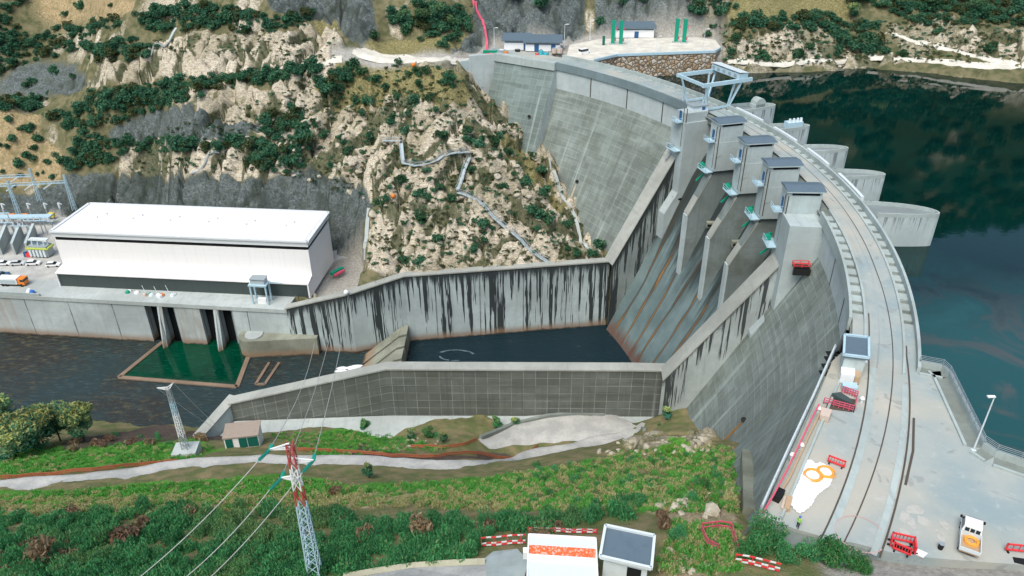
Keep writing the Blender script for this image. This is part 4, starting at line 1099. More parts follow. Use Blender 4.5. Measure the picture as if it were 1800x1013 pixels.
# ------------------------------------------------------------------ pale blue gantry crane over the first pier
cr = thing('gantry_crane', 'pale blue steel gantry crane standing on the crest road beside the far tower', 'crane', pol(-4.2, 24.0, 0), math.radians(24))
def crane_parts(t):
    Z = 8.0; x0, x1, y0, y1 = -6.4, 8.2, -6.0, 6.0
    for y in (y0, y1):
        m = MB(); m.beam((x0-.5, y, Z), (x1+1.6, y, Z), .7, 1.0); m.build('main_girder', M['steel_blue'], t, local=True)
    m = MB(); m.beam((x0, y0, Z), (x0, y1, Z), .6, .8); m.build('end_beam', M['steel_blue'], t, local=True)
    m = MB(); m.beam((x1, y0, Z), (x1, y1, Z), .7, .9); m.build('end_beam', M['steel_blue'], t, local=True)
    for y in (-4.6, 4.6):
        m = MB(); m.beam((-3.3, y, 0), (-5.6, y*1.28, Z), .55); m.beam((-5.0, y, .4), (-5.0, y, Z-3), .3); m.build('leg', M['steel_blue'], t, local=True)
        m = MB(); m.beam((3.7, y, 0), (6.6, y*1.28, Z), .5); m.beam((3.5, y, 0), (4.2, y*1.28, Z), .4); m.build('leg', M['steel_blue'], t, local=True)
        m = MB(); m.beam((-3.3, y, .7), (3.7, y, .7), .35, .5); m.build('tie_beam', M['steel_blue'], t, local=True)
        m = MB(); m.beam((3.7-1.3, y, .3), (3.7+1.3, y, .3), .5, .6); m.build('bogie', M['steel_grey'], t, local=True)
    m = MB(); m.box((6.6, 0, Z+.4), (3.0, 12.4, 1.5)); tr = m.build('trolley', M['steel_blue'], t, local=True)
    m = MB(); m.obox((4.9, -6.4, Z+2.3), (3.4, 0, -.45), (0, 12.8, 0), (.02, 0, .16)); m.build('trolley_cover', M['offwhite'], tr, local=True)
    for y in (-4.5, -2, .5, 3, 5.2):
        m = MB(); m.box((5.04, y, Z+.8), (.1, 1.1, .8)); m.build('panel', M['steel_grey'], tr, local=True)
crane_parts(cr)
t = thing('control_cabin', 'small grey white cabin with blue door under the gantry crane', 'cabin', pol(-10.6, 22.2, 0), math.radians(22))
m = MB(); m.box((0, 0, 0), (5, 3, 2.4)); m.build('wall', M['offwhite'], t, local=True)
m = MB(); m.box((0, 0, 2.4), (5.6, 3.6, .25)); m.build('roof', M['steel_grey'], t, local=True)
m = MB(); m.box((.9, -1.53, .1), (1, .08, 2)); m.build('door', M['door_blue'], t, local=True)

# ------------------------------------------------------------------ stilling basin walls
def run_wall(m, path, bottom, thick, side, cap=None, sub=6.0, capw=None):
    """path [(x,y,ztop)]; side=+1 puts the thickness to the left of travel"""
    q = []; s = 0
    for (x0, y0, z0), (x1, y1, z1) in zip(path, path[1:]):
        L = math.hypot(x1-x0, y1-y0); k = max(1, int(L/sub))
        for i in range(k):
            f = i/k; q.append((x0+(x1-x0)*f, y0+(y1-y0)*f, z0+(z1-z0)*f, s+L*f))
        s += L
    q.append((*path[-1], s))
    X = np.array(q); tx, ty = np.gradient(X[:,0]), np.gradient(X[:,1]); L2 = np.hypot(tx, ty)
    nx, ny = -ty/L2*side*thick, tx/L2*side*thick
    for i in range(len(X)-1):
        a, b = X[i], X[i+1]; A = (a[0], a[1]); B = (b[0], b[1]); A2 = (a[0]+nx[i], a[1]+ny[i]); B2 = (b[0]+nx[i+1], b[1]+ny[i+1])
        f1 = [(*A, bottom), (*B, bottom), (*B, b[2]), (*A, a[2])]; u1 = [(a[3], bottom-a[2]), (b[3], bottom-b[2]), (b[3], 0), (a[3], 0)]
        f2 = [(*B2, bottom), (*A2, bottom), (*A2, a[2]), (*B2, b[2])]; u2 = [(b[3], bottom-b[2]), (a[3], bottom-a[2]), (a[3], 0), (b[3], 0)]
        if side < 0: f1, u1, f2, u2 = f1[::-1], u1[::-1], f2[::-1], u2[::-1]
        m.face(f1, u1); m.face(f2, u2)
        m.face([(*A, a[2]), (*B, b[2]), (*B2, b[2]), (*A2, a[2])][::(1 if side > 0 else -1)], [(a[3], -60), (b[3], -60), (b[3], -62), (a[3], -62)][::(1 if side > 0 else -1)])
        if cap is not None:
            ex, ey = nx[i]/thick*.25, ny[i]/thick*.25
            z0, z1 = a[2]+.02, b[2]+.02
            c0 = np.array([A[0]-ex, A[1]-ey, z0]); c1 = np.array([B[0]-ex, B[1]-ey, z1])
            w = np.array([nx[i]+2*ex, ny[i]+2*ey, 0])
            cap.obox(c0, c1-c0, w, (0, 0, .4))
    for i, fl in ((0, False), (len(X)-1, True)):
        a = X[i]; f = [(a[0], a[1], bottom), (a[0], a[1], a[2]), (a[0]+nx[i], a[1]+ny[i], a[2]), (a[0]+nx[i], a[1]+ny[i], bottom)]
        if fl != (side < 0): f = f[::-1]
        m.face(f)
rw = thing('training_wall', 'tall pale retaining wall with black streaks on the far side of the stilling basin', 'wall', (0, 197, WT))
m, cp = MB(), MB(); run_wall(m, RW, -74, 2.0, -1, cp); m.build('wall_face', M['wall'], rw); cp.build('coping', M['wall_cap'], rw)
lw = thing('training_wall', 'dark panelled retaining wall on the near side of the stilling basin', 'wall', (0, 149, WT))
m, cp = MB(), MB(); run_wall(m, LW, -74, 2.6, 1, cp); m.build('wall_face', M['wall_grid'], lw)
e1 = at(372, 752, -56.5)
LW2 = [(-69.9,150.3,-53.4), (-73.0,139.5,-56.0)]
m2_ = MB(); run_wall(m2_, [(-70.4,151.2,-53.4),(-75.5,138.5,-55.6)], -74, 2.2, 1, cp); m2_.build('return_wall', M['pale'], lw)
cp.build('coping', M['wall_cap'], lw)
# toothed sill at the basin end
sl = thing('end_sill', 'mossy stepped concrete sill closing the stilling basin', 'sill', (-35, 172, WT))
wd = np.array([-14.2, -7.0, 0]); wd /= np.linalg.norm(wd)
y = 192.6
for k in range(7):
    m = MB(); x = -31.3; w = 4.9
    o = np.array([x, y, 0])
    def tp(s, d, z): q = o+wd*s-np.array([0, 1, 0])*d; return (q[0], q[1], z)
    zt = -59.6
    pr = [(-.2, zt), (2.2, zt), (16, WT-1.0), (16, -73), (-.2, -73)]
    for d, fl in ((0, True), (w, False)):
        f = [tp(s, d, z) for s, z in pr]; m.face(f[::-1] if fl else f)
    for (s0, z0), (s1, z1) in zip(pr, pr[1:]+pr[:1]):
        m.face([tp(s0, 0, z0), tp(s1, 0, z1), tp(s1, w, z1), tp(s0, w, z0)])
    m.build('sill_tooth', M['sill'], sl); y -= 6.1
# splash at the sill foot
m = MB()
for k in range(14):
    px, py = random.uniform(585, 628), 0; q = at(px, 652-(px-585)*.25+random.uniform(-3, 3), WT)
    m.prism([(q[0]+random.uniform(.5, 1.4)*math.cos(b)*1.4, q[1]+random.uniform(.3, .8)*math.sin(b)) for b in np.linspace(0, 2*PI, 8, False)], WT, WT+random.uniform(.05, .3))
o = m.build('splash', M['white'], None); tag(o, 'white splash of water at the foot of the stepped sill', 'foam', kind='stuff')

# pale concrete apron below the near wall
m = MB()
AP = [(38,146.6),(-30,147.6),(-69,147.2),(-72,140),(-55,136.5),(-20,139.3),(10,140.5),(30,141)]
m.prism(AP, -64, [-57.0,-57.0,-58.2,-58.6,-57.4,-57.3,-57.2,-56.9])
o = m.build('apron', M['apron']); tag(o, 'pale concrete apron along the foot of the dark panelled wall', 'apron', kind='structure')
# ------------------------------------------------------------------ power station on the far bank
ph = thing('power_station', 'long windowless white power station building with flat roof and dark base', 'building', (-60.1, 194.8, PLAT), math.radians(-5.6))
L = 78.6
m = MB(); m.box((-L/2, 14.2, 0), (L, 19.8, 14.0)); m.build('wall', M['white_clad'], ph, local=True)
m = MB(); m.box((-L/2, 14.15, 14.0), (L-.5, 19.2, 1.3)); m.build('clerestory', M['black'], ph, local=True)
m = MB(); x0, x1, y0, y1 = -L-.25, .25, 3.9, 24.4
m.box((-L/2, (y0+y1)/2, 15.3), (x1-x0, y1-y0, 1.7)); m.build('fascia', M['clad_grey'], ph, local=True)
m = MB(); m.box((-L/2, (y0+y1)/2, 17.0), (x1-x0-2.2, y1-y0-2.0, .12)); rf = m.build('roof', M['roof_white'], ph, local=True)
m = MB()
for a, b in (((x0, y0), (x1, y0)), ((x1, y0), (x1, y1)), ((x1, y1), (x0, y1)), ((x0, y1), (x0, y0))):
    m.beam((*a, 17.02), (*b, 17.02), .9, .5)
m.build('roof_rim', M['clad_grey'], rf, local=True)
for k in range(6):
    px = (172, 235, 300, 367, 433, 502)[k]; py = (373, 376, 379.5, 383, 388, 391)[k]
    q = at(px, py, PLAT+17); c, s = math.cos(math.radians(5.6)), math.sin(math.radians(5.6)); dx, dy = q[0]+60.1, q[1]-194.8
    lx, ly = c*dx-s*dy, s*dx+c*dy
    m = MB(); m.box((lx-.5, ly-1.2, 17.1), (2.8, .7, .4)); m.box((lx+1.3, ly+1.3, 17.1), (2.6, .6, .5)); m.build('roof_vent', M['clad_grey'], rf, local=True)
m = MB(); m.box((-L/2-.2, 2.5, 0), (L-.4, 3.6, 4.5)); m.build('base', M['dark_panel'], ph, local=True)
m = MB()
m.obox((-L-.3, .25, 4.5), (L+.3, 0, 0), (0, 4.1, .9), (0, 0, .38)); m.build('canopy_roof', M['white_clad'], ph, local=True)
m = MB(); m.box((-.2, 2.4, 0), (.45, 4.2, 4.7)); m.build('end_wall', M['white_clad'], ph, local=True)
m = MB(); m.box((-L-.15, 2.4, 0), (.35, 4.2, 4.7)); m.build('end_wall', M['clad_grey'], ph, local=True)

# platform and tailrace wall with the four draught tube openings
tw = thing('tailrace_wall', 'pale rust stained concrete quay wall with four dark slots below the power station', 'wall', (-110, 193.5, WT))
A0, B0 = np.array([-154.5, 198.6]), np.array([-66.2, 189.0]); dq = (B0-A0)/np.linalg.norm(B0-A0); nq = np.array([-dq[1], dq[0]])
LQ = np.linalg.norm(B0-A0)
def qp(s, o, z): p = A0+dq*s+nq*o; return (p[0], p[1], z)
def qs(px, py, z): q = np.array(at(px, py, z)[:2]); return float((q-A0)@dq)
ops = [(qs(a, 534, PLAT-1), qs(b, 535, PLAT-1)) for a, b in ((247, 272), (278, 302), (350, 377), (383, 410))]
edges = [-70.0]+[v for o in ops for v in o]+[LQ+.5]
def slab(mm, s0, s1, o0, o1, z0, z1):
    p = np.array(qp(s0, o0, z0)); mm.obox(p, np.array(qp(s1, o0, z0))-p, np.array(qp(s0, o1, z0))-p, (0, 0, z1-z0))
m = MB()
for i in range(0, len(edges), 2): slab(m, edges[i], edges[i+1], 0, 6, -74, PLAT-1.2)
slab(m, -70, LQ+.5, 6.0, 8, -74, PLAT-1.2)
m.build('wall_face', M['tail'], tw)
m = MB(); slab(m, -70, LQ+.6, -.35, 9.5, PLAT-1.2, PLAT+.04); m.build('quay_slab', M['apron'], tw)
m = MB(); slab(m, -70, 13, -.3, .1, PLAT, PLAT+.9); m.build('quay_parapet', M['kerb'], tw)
for (a, b) in ops:
    m = MB(); slab(m, a, b, 3.0, 3.4, -74, PLAT-1.25); m.build('slot_shade', M['black'], tw)  # black sheet stands for the shade inside the opening
    m = MB(); slab(m, b-1.3, b-.9, 1.6, 2.1, -74, PLAT-1.25); m.build('gate_guide', M['steel_grey'], tw)
for s in (ops[0][1]+.5, ops[2][1]+.5):
    m = MB(); a = .8
    f = [qp(s-a, -.0, PLAT-1.2), qp(s+a, -.0, PLAT-1.2), qp(s+a, -3.2, -70), qp(s, -4.4, -70), qp(s-a, -3.2, -70)]
    top = qp(s, -.25, PLAT-1.2)
    m.face([f[0], qp(s-a, -3.2, -70), f[3], top]); m.face([top, f[3], f[2], f[1]]); m.face([f[0], qp(s-a, 0, -70), qp(s-a, -3.2, -70)]); m.face([f[1], qp(s+a, -3.2, -70), qp(s+a, 0, -70)])
    m.face([f[0], top, f[1]])
    m.build('cutwater', M['tail'], tw)
m = MB()    # deck behind the quay
m.prism([qp(-70, 6, 0)[:2], qp(LQ+.5, 6, 0)[:2], (-57, 219), (-46, 226), (-60, 236), (-240, 266), (-240, 210)], -54, PLAT)
o = m.build('platform', M['gravel']); tag(o, 'level gravel and concrete platform around the power station', 'platform', kind='structure')
# round nosed block in the river
bk = thing('guide_block', 'low round nosed concrete block in the river beside the tailrace openings', 'pier', (-70, 186, WT))
m = MB(); pts = [(-79.2+1.2*0, 185.0)]
top = [(-57.5, 186.6), (-57.5, 190.5), (-77.5, 192.6)]+[(-77.5+3.6*math.cos(a), 188.8+3.8*math.sin(a)) for a in np.linspace(PI/2, PI*1.5, 9)][1:]
m.prism(top, -74, -60.2); m.build('block', M['sill'], bk)
m = MB(); m.prism([(x*.0+x, y) for x, y in [(-76.5+2.6*math.cos(a), 188.6+2.7*math.sin(a)) for a in np.linspace(0, 2*PI, 14, False)]], -60.2, -59.9); m.build('cap', M['apron'], bk)
# rims of the tailrace pool
rim = thing('pool_rim', 'ochre concrete rim round the deep green tailrace pool', 'kerb', POOL[2]+(WT,))
m = MB()
for a, b in ((POOL[0], POOL[1]), (POOL[1], POOL[2]), (POOL[2], POOL[3])):
    m.beam((*a, WT+.05), (*b, WT+.05), 1.3, .5)
t_ = concrete('wet ochre concrete', (.24, .17, .12), blotch=.3)
m.build('rim', t_, rim)
rim2 = thing('pool_rim', 'small narrow ochre frame of concrete in the dark river bed', 'kerb', at(460, 650, WT))
m = MB(); fr = [at(*q, WT)[:2] for q in [(472,634),(448,672),(464,672),(490,634)]]
for a, b in zip(fr, fr[1:]): m.beam((*a, WT+.05), (*b, WT+.05), .8, .5)
m.build('rim', t_, rim2)

# tailrace gate hoist
gh = thing('gate_hoist', 'blue grey steel portal hoist on the quay in front of the white building', 'hoist', (qp(qs(452, 540, PLAT), 3, PLAT)), math.radians(-6))
m = MB(); m.box((0, 0, 6.2), (5.4, 3.2, .5)); m.build('platform', M['steel_blue'], gh, local=True)
m = MB(); m.box((0, .3, 6.7), (4.2, 2.6, 1.5)); h = m.build('hoist_house', M['slate_pale'], gh, local=True)
m = MB(); m.box((0, .3, 8.2), (4.6, 3.0, .2)); m.build('roof', M['steel_grey'], h, local=True)
for x in (-2.3, 2.3):
    for y in (-1.2, 1.4):
        m = MB(); m.beam((x, y, 0), (x, y, 6.2), .42); m.build('leg', M['steel_blue'], gh, local=True)
m = MB(); m.box((.3, -.2, 0), (2.6, 1.2, 1.7)); m.build('cabinet', M['white'], gh, local=True)
m = MB(); m.beam((2.8, 1, 6.6), (6.5, 1.6, 6.0), .3); m.build('cable_arm', M['steel_blue'], gh, local=True)

# small heaps of material and workers' gear on the quay
for px, py, nm, lab, mats in ((222, 507, 'material_pile', 'white and green heap of materials at the left end of the quay group', ('white', 'green')), (240, 510, 'bag', 'single white bag lying on the quay between two heaps of materials', ('white',)),
        (262, 513, 'material_pile', 'pale heap with green netting in the middle of the quay group', ('offwhite', 'green', 'tan')), (283, 515, 'material_pile', 'heap of white sacks with an orange red cover on the quay', ('white', 'orange', 'offwhite')), (303, 513, 'material_pile', 'white sacks at the right end of the quay group', ('white', 'offwhite'))):
    p = at(px, py, PLAT); t = thing(nm, lab, 'pile' if nm != 'bag' else 'bag', p)
    for k, mt in enumerate(mats):
        m = MB()
        for q in range(1):
            x, y = random.uniform(-1.1, 1.1), random.uniform(-.6, .6); r = random.uniform(.6, .95)
            m.cyl((x, y, 0), (x, y, .5+k*.15), r, r*.8, n=7); m.cyl((x, y, .5+k*.15), (x, y, .8+k*.15), r*.8, r*.25, n=7)
        m.build('sack' if mt != 'green' else 'netting', M[mt], t, local=True)
        if mt == 'offwhite': 
            m = MB(); m.beam((-.8, .2, 0), (-1.8, .8, 3.0), .12); m.build('pole', M['offwhite'], t, local=True)

# ------------------------------------------------------------------ vehicles
def car(loc, rz, col, label, group, wag=0.0):
    t = thing('parked_car', label, 'car', loc, rz, group)
    m = MB(); hw = .88
    side = [(-2.15,.35),(-2.2,.75),(-2.05,.98),(-1.25,1.02),(1.05,.95),(2.05,.82),(2.18,.6),(2.15,.35)]
    for s, fl in ((-1, False), (1, True)):
        f = [(x, s*hw, z) for x, z in side]; m.face(f if s < 0 else f[::-1])
    for (x0, z0), (x1, z1) in zip(side, side[1:]+side[:1]): m.face([(x0, hw, z0), (x0, -hw, z0), (x1, -hw, z1), (x1, hw, z1)][::-1])
    b = m.build('body', col, t, local=True)
    m = MB(); c0 = [(-1.9-wag*.1, .98), (-1.25+.0-wag*.35, 1.44), (.25, 1.46), (1.05, .96)]
    for s in (-1, 1):
        f = [(x, s*(hw-.06-.14*(z > 1.2)), z) for x, z in c0]; m.face(f if s > 0 else f[::-1])
    for (x0, z0), (x1, z1) in zip(c0, c0[1:]):
        a, c = hw-.06-.14*(z0 > 1.2), hw-.06-.14*(z1 > 1.2); m.face([(x0, a, z0), (x0, -a, z0), (x1, -c, z1), (x1, c, z1)][::-1])
    m.build('window', M['glass'], t, local=True)
    m = MB(); m.box((-.5-wag*.15, 0, 1.44), (1.55+wag*.3, 1.34, .06)); m.build('roof', col, t, local=True)
    for x in (-1.35, 1.35):
        for y in (-.8, .8):
            m = MB(); m.cyl((x, y-.1, .32), (x, y+.1, .32), .32, n=12); m.build('wheel', M['rubber'], t, local=True)
    return t
PC = M['white']; PS = paint('silver car paint', (.55, .57, .58), .35, .5, .05); PB = paint('dark blue car paint', (.04, .10, .2), .35, .5, .05)
for px, py, rz, col, lab in ((8, 457, .1, PC, 'white car at the left edge of the photo, first in the parked row'), (33, 457, .15, PS, 'silver car second from the left in the parked row'), (60, 457, .12, PC, 'white estate car in front of the grey transformer'), (95, 460, .1, PC, 'white car parked closest to the corner of the white power station'),
                             (4, 477, .35, PB, 'dark blue car parked behind the orange and white lorry')):
    car(at(px, py, PLAT+.02), rz, col, lab, 'cars parked beside the power station', .8)
t = thing('lorry', 'small lorry with white load bed and orange cab by the quay edge', 'lorry', at(27, 492, PLAT+.02), math.radians(-4))
m = MB(); m.box((-.8, 0, .5), (6.6, 2.4, .3)); m.build('chassis', M['rubber'], t, local=True)
m = MB(); m.box((-1.2, 0, .85), (6.0, 2.5, 1.9)); m.build('load_bed', M['white'], t, local=True)
m = MB(); m.box((-1.2, -1.26, 1.0), (5.4, .05, 1.3)); m.build('side_board', M['slate_pale'], t, local=True)
m = MB(); m.box((3.0, 0, .6), (1.9, 2.3, 2.1)); cb = m.build('cab', M['orange'], t, local=True)
m = MB(); m.box((3.4, 0, 1.7), (1.15, 2.34, .7)); m.build('window', M['glass'], cb, local=True)
for x in (-3, -1.8, 2.9):
    for y in (-1.1, 1.1):
        m = MB(); m.cyl((x, y-.15, .48), (x, y+.15, .48), .48, n=12); m.build('wheel', M['rubber'], t, local=True)
t = thing('tarpaulin_heap', 'blue and white tarpaulin bundle at the quay edge by the lorry', 'tarpaulin', at(57, 508, PLAT))
m = MB(); m.cyl((0, 0, 0), (.2, 0, 1.1), 1.1, .5, 8); m.build('blue_sheet', M['blue'], t, local=True)
m = MB(); m.cyl((-1.4, .8, 0), (-1.2, .8, 1.2), 1.0, .4, 7); m.build('white_sheet', M['white'], t, local=True)

# ------------------------------------------------------------------ switchyard at the left
def portal(p0, p1, h, label):
    c = (np.array(p0)+np.array(p1))/2; t = thing('switchyard_portal', label, 'portal', tuple(c))
    for p in (p0, p1):
        m = MB(); p = np.array(p, float)
        for dx, dy in ((-.6, -.6), (.6, -.6), (.6, .6), (-.6, .6)): m.beam(p+[dx, dy, 0], p+[dx*.35, dy*.35, h+3], .14)
        for z in np.arange(0, h+2, 1.4):
            f = 1-.65*z/(h+3); g = 1-.65*(z+1.4)/(h+3)
            for (a, b) in (((-.6, -.6), (.6, -.6)), ((.6, -.6), (.6, .6)), ((.6, .6), (-.6, .6)), ((-.6, .6), (-.6, -.6))):
                m.beam(p+[a[0]*f, a[1]*f, z], p+[b[0]*g, b[1]*g, z+1.4], .08)
        m.build('column', M['steel_blue'], t)
    m = MB(); a, b = np.array(p0)+[-9, 1.5, h], np.array(p1)+[0, 0, h]
    for o in ([0, -.5, 0], [0, .5, 0], [0, 0, .8]): m.beam(a+o, b+o, .16)
    n = 16
    for i in range(n):
        q0, q1 = a+(b-a)*i/n, a+(b-a)*(i+1)/n
        m.beam(q0+[0, -.5, 0], q1+[0, .5, 0], .1); m.beam(q0+[0, .5, 0], q1+[0, 0, .8], .1)
    m.build('cross_beam', M['steel_blue'], t)
    for f in (.35, .58, .82):
        q = a+(b-a)*f; m = MB(); m.beam(q, q+[-2.0, -2.6, -1.2], .3); m.build('bracket', M['offwhite'], t)
portal(at(36, 372, PLAT), at(133, 362, PLAT), 11, 'pale blue lattice switchyard portal behind the parked cars')
portal(at(-12, 352, PLAT), at(72, 345, PLAT), 10, 'second pale blue lattice portal farther back in the switchyard')
def steel_frame(px, py, w, h, label):
    p = np.array(at(px, py, PLAT)); t = thing('steel_frame', label, 'frame', tuple(p))
    for dx in (-w/2, w/2): m = MB(); m.beam(p+[dx, 0, 0], p+[dx, 0, h], .22); m.build('upright', M['steel_grey'], t)
    m = MB(); m.beam(p+[-w/2-.8, 0, h], p+[w/2+.8, 0, h], .3); m.build('cross_beam', M['steel_blue'], t)
    for dx in (-w/3, 0, w/3): m = MB(); m.cyl(p+[dx, 0, h+.1], p+[dx, 0, h+1.5], .22, .14, 7); m.build('insulator', M['offwhite'], t)
for px, py, w, h, lab in ((15, 408, 6, 5.5, 'small steel frame left of the middle partition wall in the switchyard'), (42, 412, 5, 5.0, 'small steel frame above the red fire cabinet'), (70, 405, 6, 5.5, 'small steel frame directly behind the transformer'), (10, 398, 6, 7, 'taller steel frame at the left edge of the switchyard'), (88, 404, 4, 5, 'small steel frame nearest the corner of the white building')): steel_frame(px, py, w, h, lab)
def post_insulator(px, py, h, lab):
    p = at(px, py, PLAT); t = thing('insulator_post', lab, 'insulator', p, 0, 'insulator posts in the switchyard')
    m = MB(); m.cyl((0, 0, 0), (0, 0, h*.6), .3, .22, 7); m.build('stand', M['steel_grey'], t, local=True)
    m = MB(); m.cyl((0, 0, h*.6), (0, 0, h), .35, .35, 8); m.beam((0, 0, h), (1.1, 0, h-.6), .25); m.build('insulator', M['offwhite'], t, local=True)
for px in (12, 57, 86, 111): post_insulator(px, 372, 5.2, 'grey white insulator post standing in the row under the lattice portal')
for k, (px, py, mt, lab) in enumerate(((25, 378, 'orange', 'orange breaker cabinet at the left of the switchyard row'), (48, 378, 'orange', 'second orange breaker cabinet in the switchyard row'), (62, 380, 'orange', 'third orange breaker cabinet of the switchyard row, close to the yellow one'), (94, 377, 'yellow', 'small yellow cabinet nearest the white building in the switchyard'))):
    t = thing('breaker_cabinet', lab, 'cabinet', at(px, py, PLAT))
    m = MB(); m.box((0, 0, .8), (2.0, 1.2, 1.5)); m.build('housing', M[mt], t, local=True)
    m = MB(); m.box((-.7, 0, 0), (.2, .9, .8)); m.box((.7, 0, 0), (.2, .9, .8)); m.build('stand', M['steel_grey'], t, local=True)
bw = thing('busbar_walkway', 'pale blue cable walkway running across the switchyard', 'walkway', at(45, 392, PLAT))
a, b = np.array(at(-30, 392, PLAT)), np.array(at(92, 391, PLAT))
m = MB(); m.obox(a+[0, 0, 3.2], b-a, (0, 3, 0), (0, 0, .5)); m.build('deck', M['steel_blue'], bw)
for f in np.linspace(.05, .95, 8): m = MB(); q = a+(b-a)*f+[0, 1.5, 0]; m.beam(q, q+[0, 0, 3.2], .3); m.build('support', M['steel_grey'], bw)
for k, px in enumerate((2, 26, 50)):
    t = thing('fire_wall', ['leftmost of three leaning grey concrete partition walls in the switchyard', 'middle of three grey concrete partition walls in the switchyard', 'grey concrete partition wall beside the transformer'][k], 'wall', at(px, 436, PLAT))
    m = MB(); p, q = np.array(at(px, 440, PLAT)), np.array(at(px+14, 405, PLAT)); m.obox(p, q-p, (.7, 0, 0), (0, 0, 4.2)); m.build('panel', M['apron'], t)
    m = MB(); m.obox(p+[0, 0, 4.2], q-p, (.9, 0, 0), (0, 0, .3)); m.build('coping', M['pale'], t)
t = thing('transformer', 'grey power transformer with a yellow band beside the white building', 'transformer', at(76, 441, PLAT), math.radians(-5))
m = MB(); m.box((0, 0, .4), (6.4, 3.2, 3.6)); m.build('tank', M['steel_grey'], t, local=True)
m = MB(); m.box((0, -1.7, 3.1), (7.2, .5, .5)); m.box((3.6, 0, 3.1), (.5, 3.6, .5)); m.box((-3.6, 0, 3.1), (.5, 3.6, .5)); m.build('yellow_band', M['lime'], t, local=True)
m = MB(); m.box((0, .6, 5.4), (6.2, 1.6, .5)); m.beam((-2.6, .6, 4), (-2.6, .6, 5.4), .3); m.beam((2.6, .6, 4), (2.6, .6, 5.4), .3); m.build('conservator', M['offwhite'], t, local=True)
for x in (-2, 0, 2):
    m = MB(); m.cyl((x, -.4, 4), (x, -.4, 5.2), .3, .2, 8); m.build('bushing', M['steel_blue'], t, local=True)
for x in (-2.4, -1.2, 0, 1.2, 2.4):
    m = MB(); m.box((x, -1.9, .6), (.7, .5, 2.2)); m.build('radiator', M['offwhite'], t, local=True)
t = thing('fire_cabinet', 'small red fire cabinet left of the transformer', 'cabinet', at(54, 443, PLAT))
m = MB(); m.box((0, 0, .1), (1.9, 1.1, 1.3)); m.build('housing', M['red'], t, local=True)
m = MB(); m.box((-1.3, .1, 0), (.9, 1.0, 1.7)); m.build('door', M['door_blue'], t, local=True)
t = thing('skip_container', 'green and red waste skips beside the right end of the white building', 'skip', at(593, 476, PLAT+.1), math.radians(55)); t.scale = (.75, .75, .75)
m = MB(); m.box((0, 0, .1), (6.5, 1.6, 1.1)); m.build('green_bin', M['green'], t, local=True)
m = MB(); m.box((-.5, -1.8, .1), (5.5, 1.0, .9)); m.build('red_bin', M['pink'], t, local=True)
# stair / walkway climbing the rock
ws = thing('rock_stairway', 'pale blue grey steel stairway zigzagging down the rock face to the basin wall', 'stairway', tuple(on_ground(820, 300)))
segs = [[(676, 256), (708, 257)], [(708, 257), (711, 292)], [(711, 292), (770, 287), (828, 281)], [(828, 281), (818, 310), (806, 338)], [(806, 338), (860, 370), (900, 408), (935, 444), (966, 468)]]
for sg in segs:
    m = MB(); r = MB(); pts = [on_ground(*q) for q in sg]; dense = []
    for p, q in zip(pts, pts[1:]):
        n = max(2, int(np.linalg.norm(q-p)/2)); dense += [p+(q-p)*i/n for i in range(n)]
    dense.append(pts[-1])
    hz = [max(ground(p[0], p[1])[0], ground(p[0]+.8, p[1])[0], ground(p[0], p[1]-.8)[0], ground(p[0], p[1]+.8)[0])+.5 for p in dense]
    hz = np.convolve(np.pad(hz, 2, 'edge'), np.ones(5)/5, 'valid')
    dense = [np.array([p[0], p[1], z]) for p, z in zip(dense, hz)]
    for p, q in zip(dense, dense[1:]):
        m.beam(p, q, 1.1, .22); d = q-p; sd = np.array([-d[1], d[0], 0]); sd /= (np.linalg.norm(sd)+1e-6)
        for s in (-.55, .55):
            r.beam(p+sd*s+[0, 0, 1.0], q+sd*s+[0, 0, 1.0], .12); r.beam(p+sd*s, p+sd*s+[0, 0, 1.0], .1)
    st = m.build('flight', M['slate_pale'], ws); r.build('handrail', M['steel_grey'], st)
# narrow drainage chutes and channel on the far hillside
for sg, lab in (([(315, 45), (300, 70), (270, 92)], 'grey concrete drain running down the scrub near the top of the photo'), ([(388, 264), (362, 283), (338, 300)], 'thin grey concrete drain crossing the layered rock above the cliff'), ([(650, 365), (645, 420), (642, 455)], 'grey concrete drain down the gully beside the rock slope'), ([(968, 280), (1012, 385), (1045, 445)], 'pale concrete kerb following the foot of the far dam face')):
    pts = [on_ground(*q) for q in sg]; m = MB()
    for p, q in zip(pts, pts[1:]):
        n = max(2, int(np.linalg.norm(q-p)/2.0)); dd = [p+(q-p)*i/n for i in range(n+1)]; dd = [np.array([u[0], u[1], ground(u[0], u[1])[0]+.25]) for u in dd]
        for u, v in zip(dd, dd[1:]): m.beam(u, v, 1.1, .5)
    tag(m.build('drain', M['apron']), lab, 'drain')

# ------------------------------------------------------------------ far abutment: stone wall, yard, huts, posts
sw = thing('stone_wall', 'rough ochre stone retaining wall carrying the yard above the reservoir', 'wall', at(1160, 120, WR))
P0 = [at(*q, .6) for q in [(1048,108),(1090,99),(1262,94.5),(1272,88)]]
m = MB()
for a, b in zip(P0, P0[1:]):
    a, b = np.array(a), np.array(b); m.face([(a[0], a[1], -9), (b[0], b[1], -9), (b[0], b[1], .2), (a[0], a[1], .2)])
m.build('masonry', M['stone'], sw)
m = MB()
for a, b in zip(P0, P0[1:]): 
    a, b = np.array(a), np.array(b); m.obox(a-[0, .25, .4], b-a, (0, .9, 0), (0, 0, .8))
m.build('coping', M['steel_blue'], sw)
m = MB()
yard_poly = [tuple(np.array(p[:2])+[0, .3]) for p in P0]+[at(*q, .5)[:2] for q in [(1262,74),(1230,69),(1060,70),(1005,80),(1000,100)]]
m.prism(yard_poly, -4, .5); m.build('yard_slab', M['path'], sw)
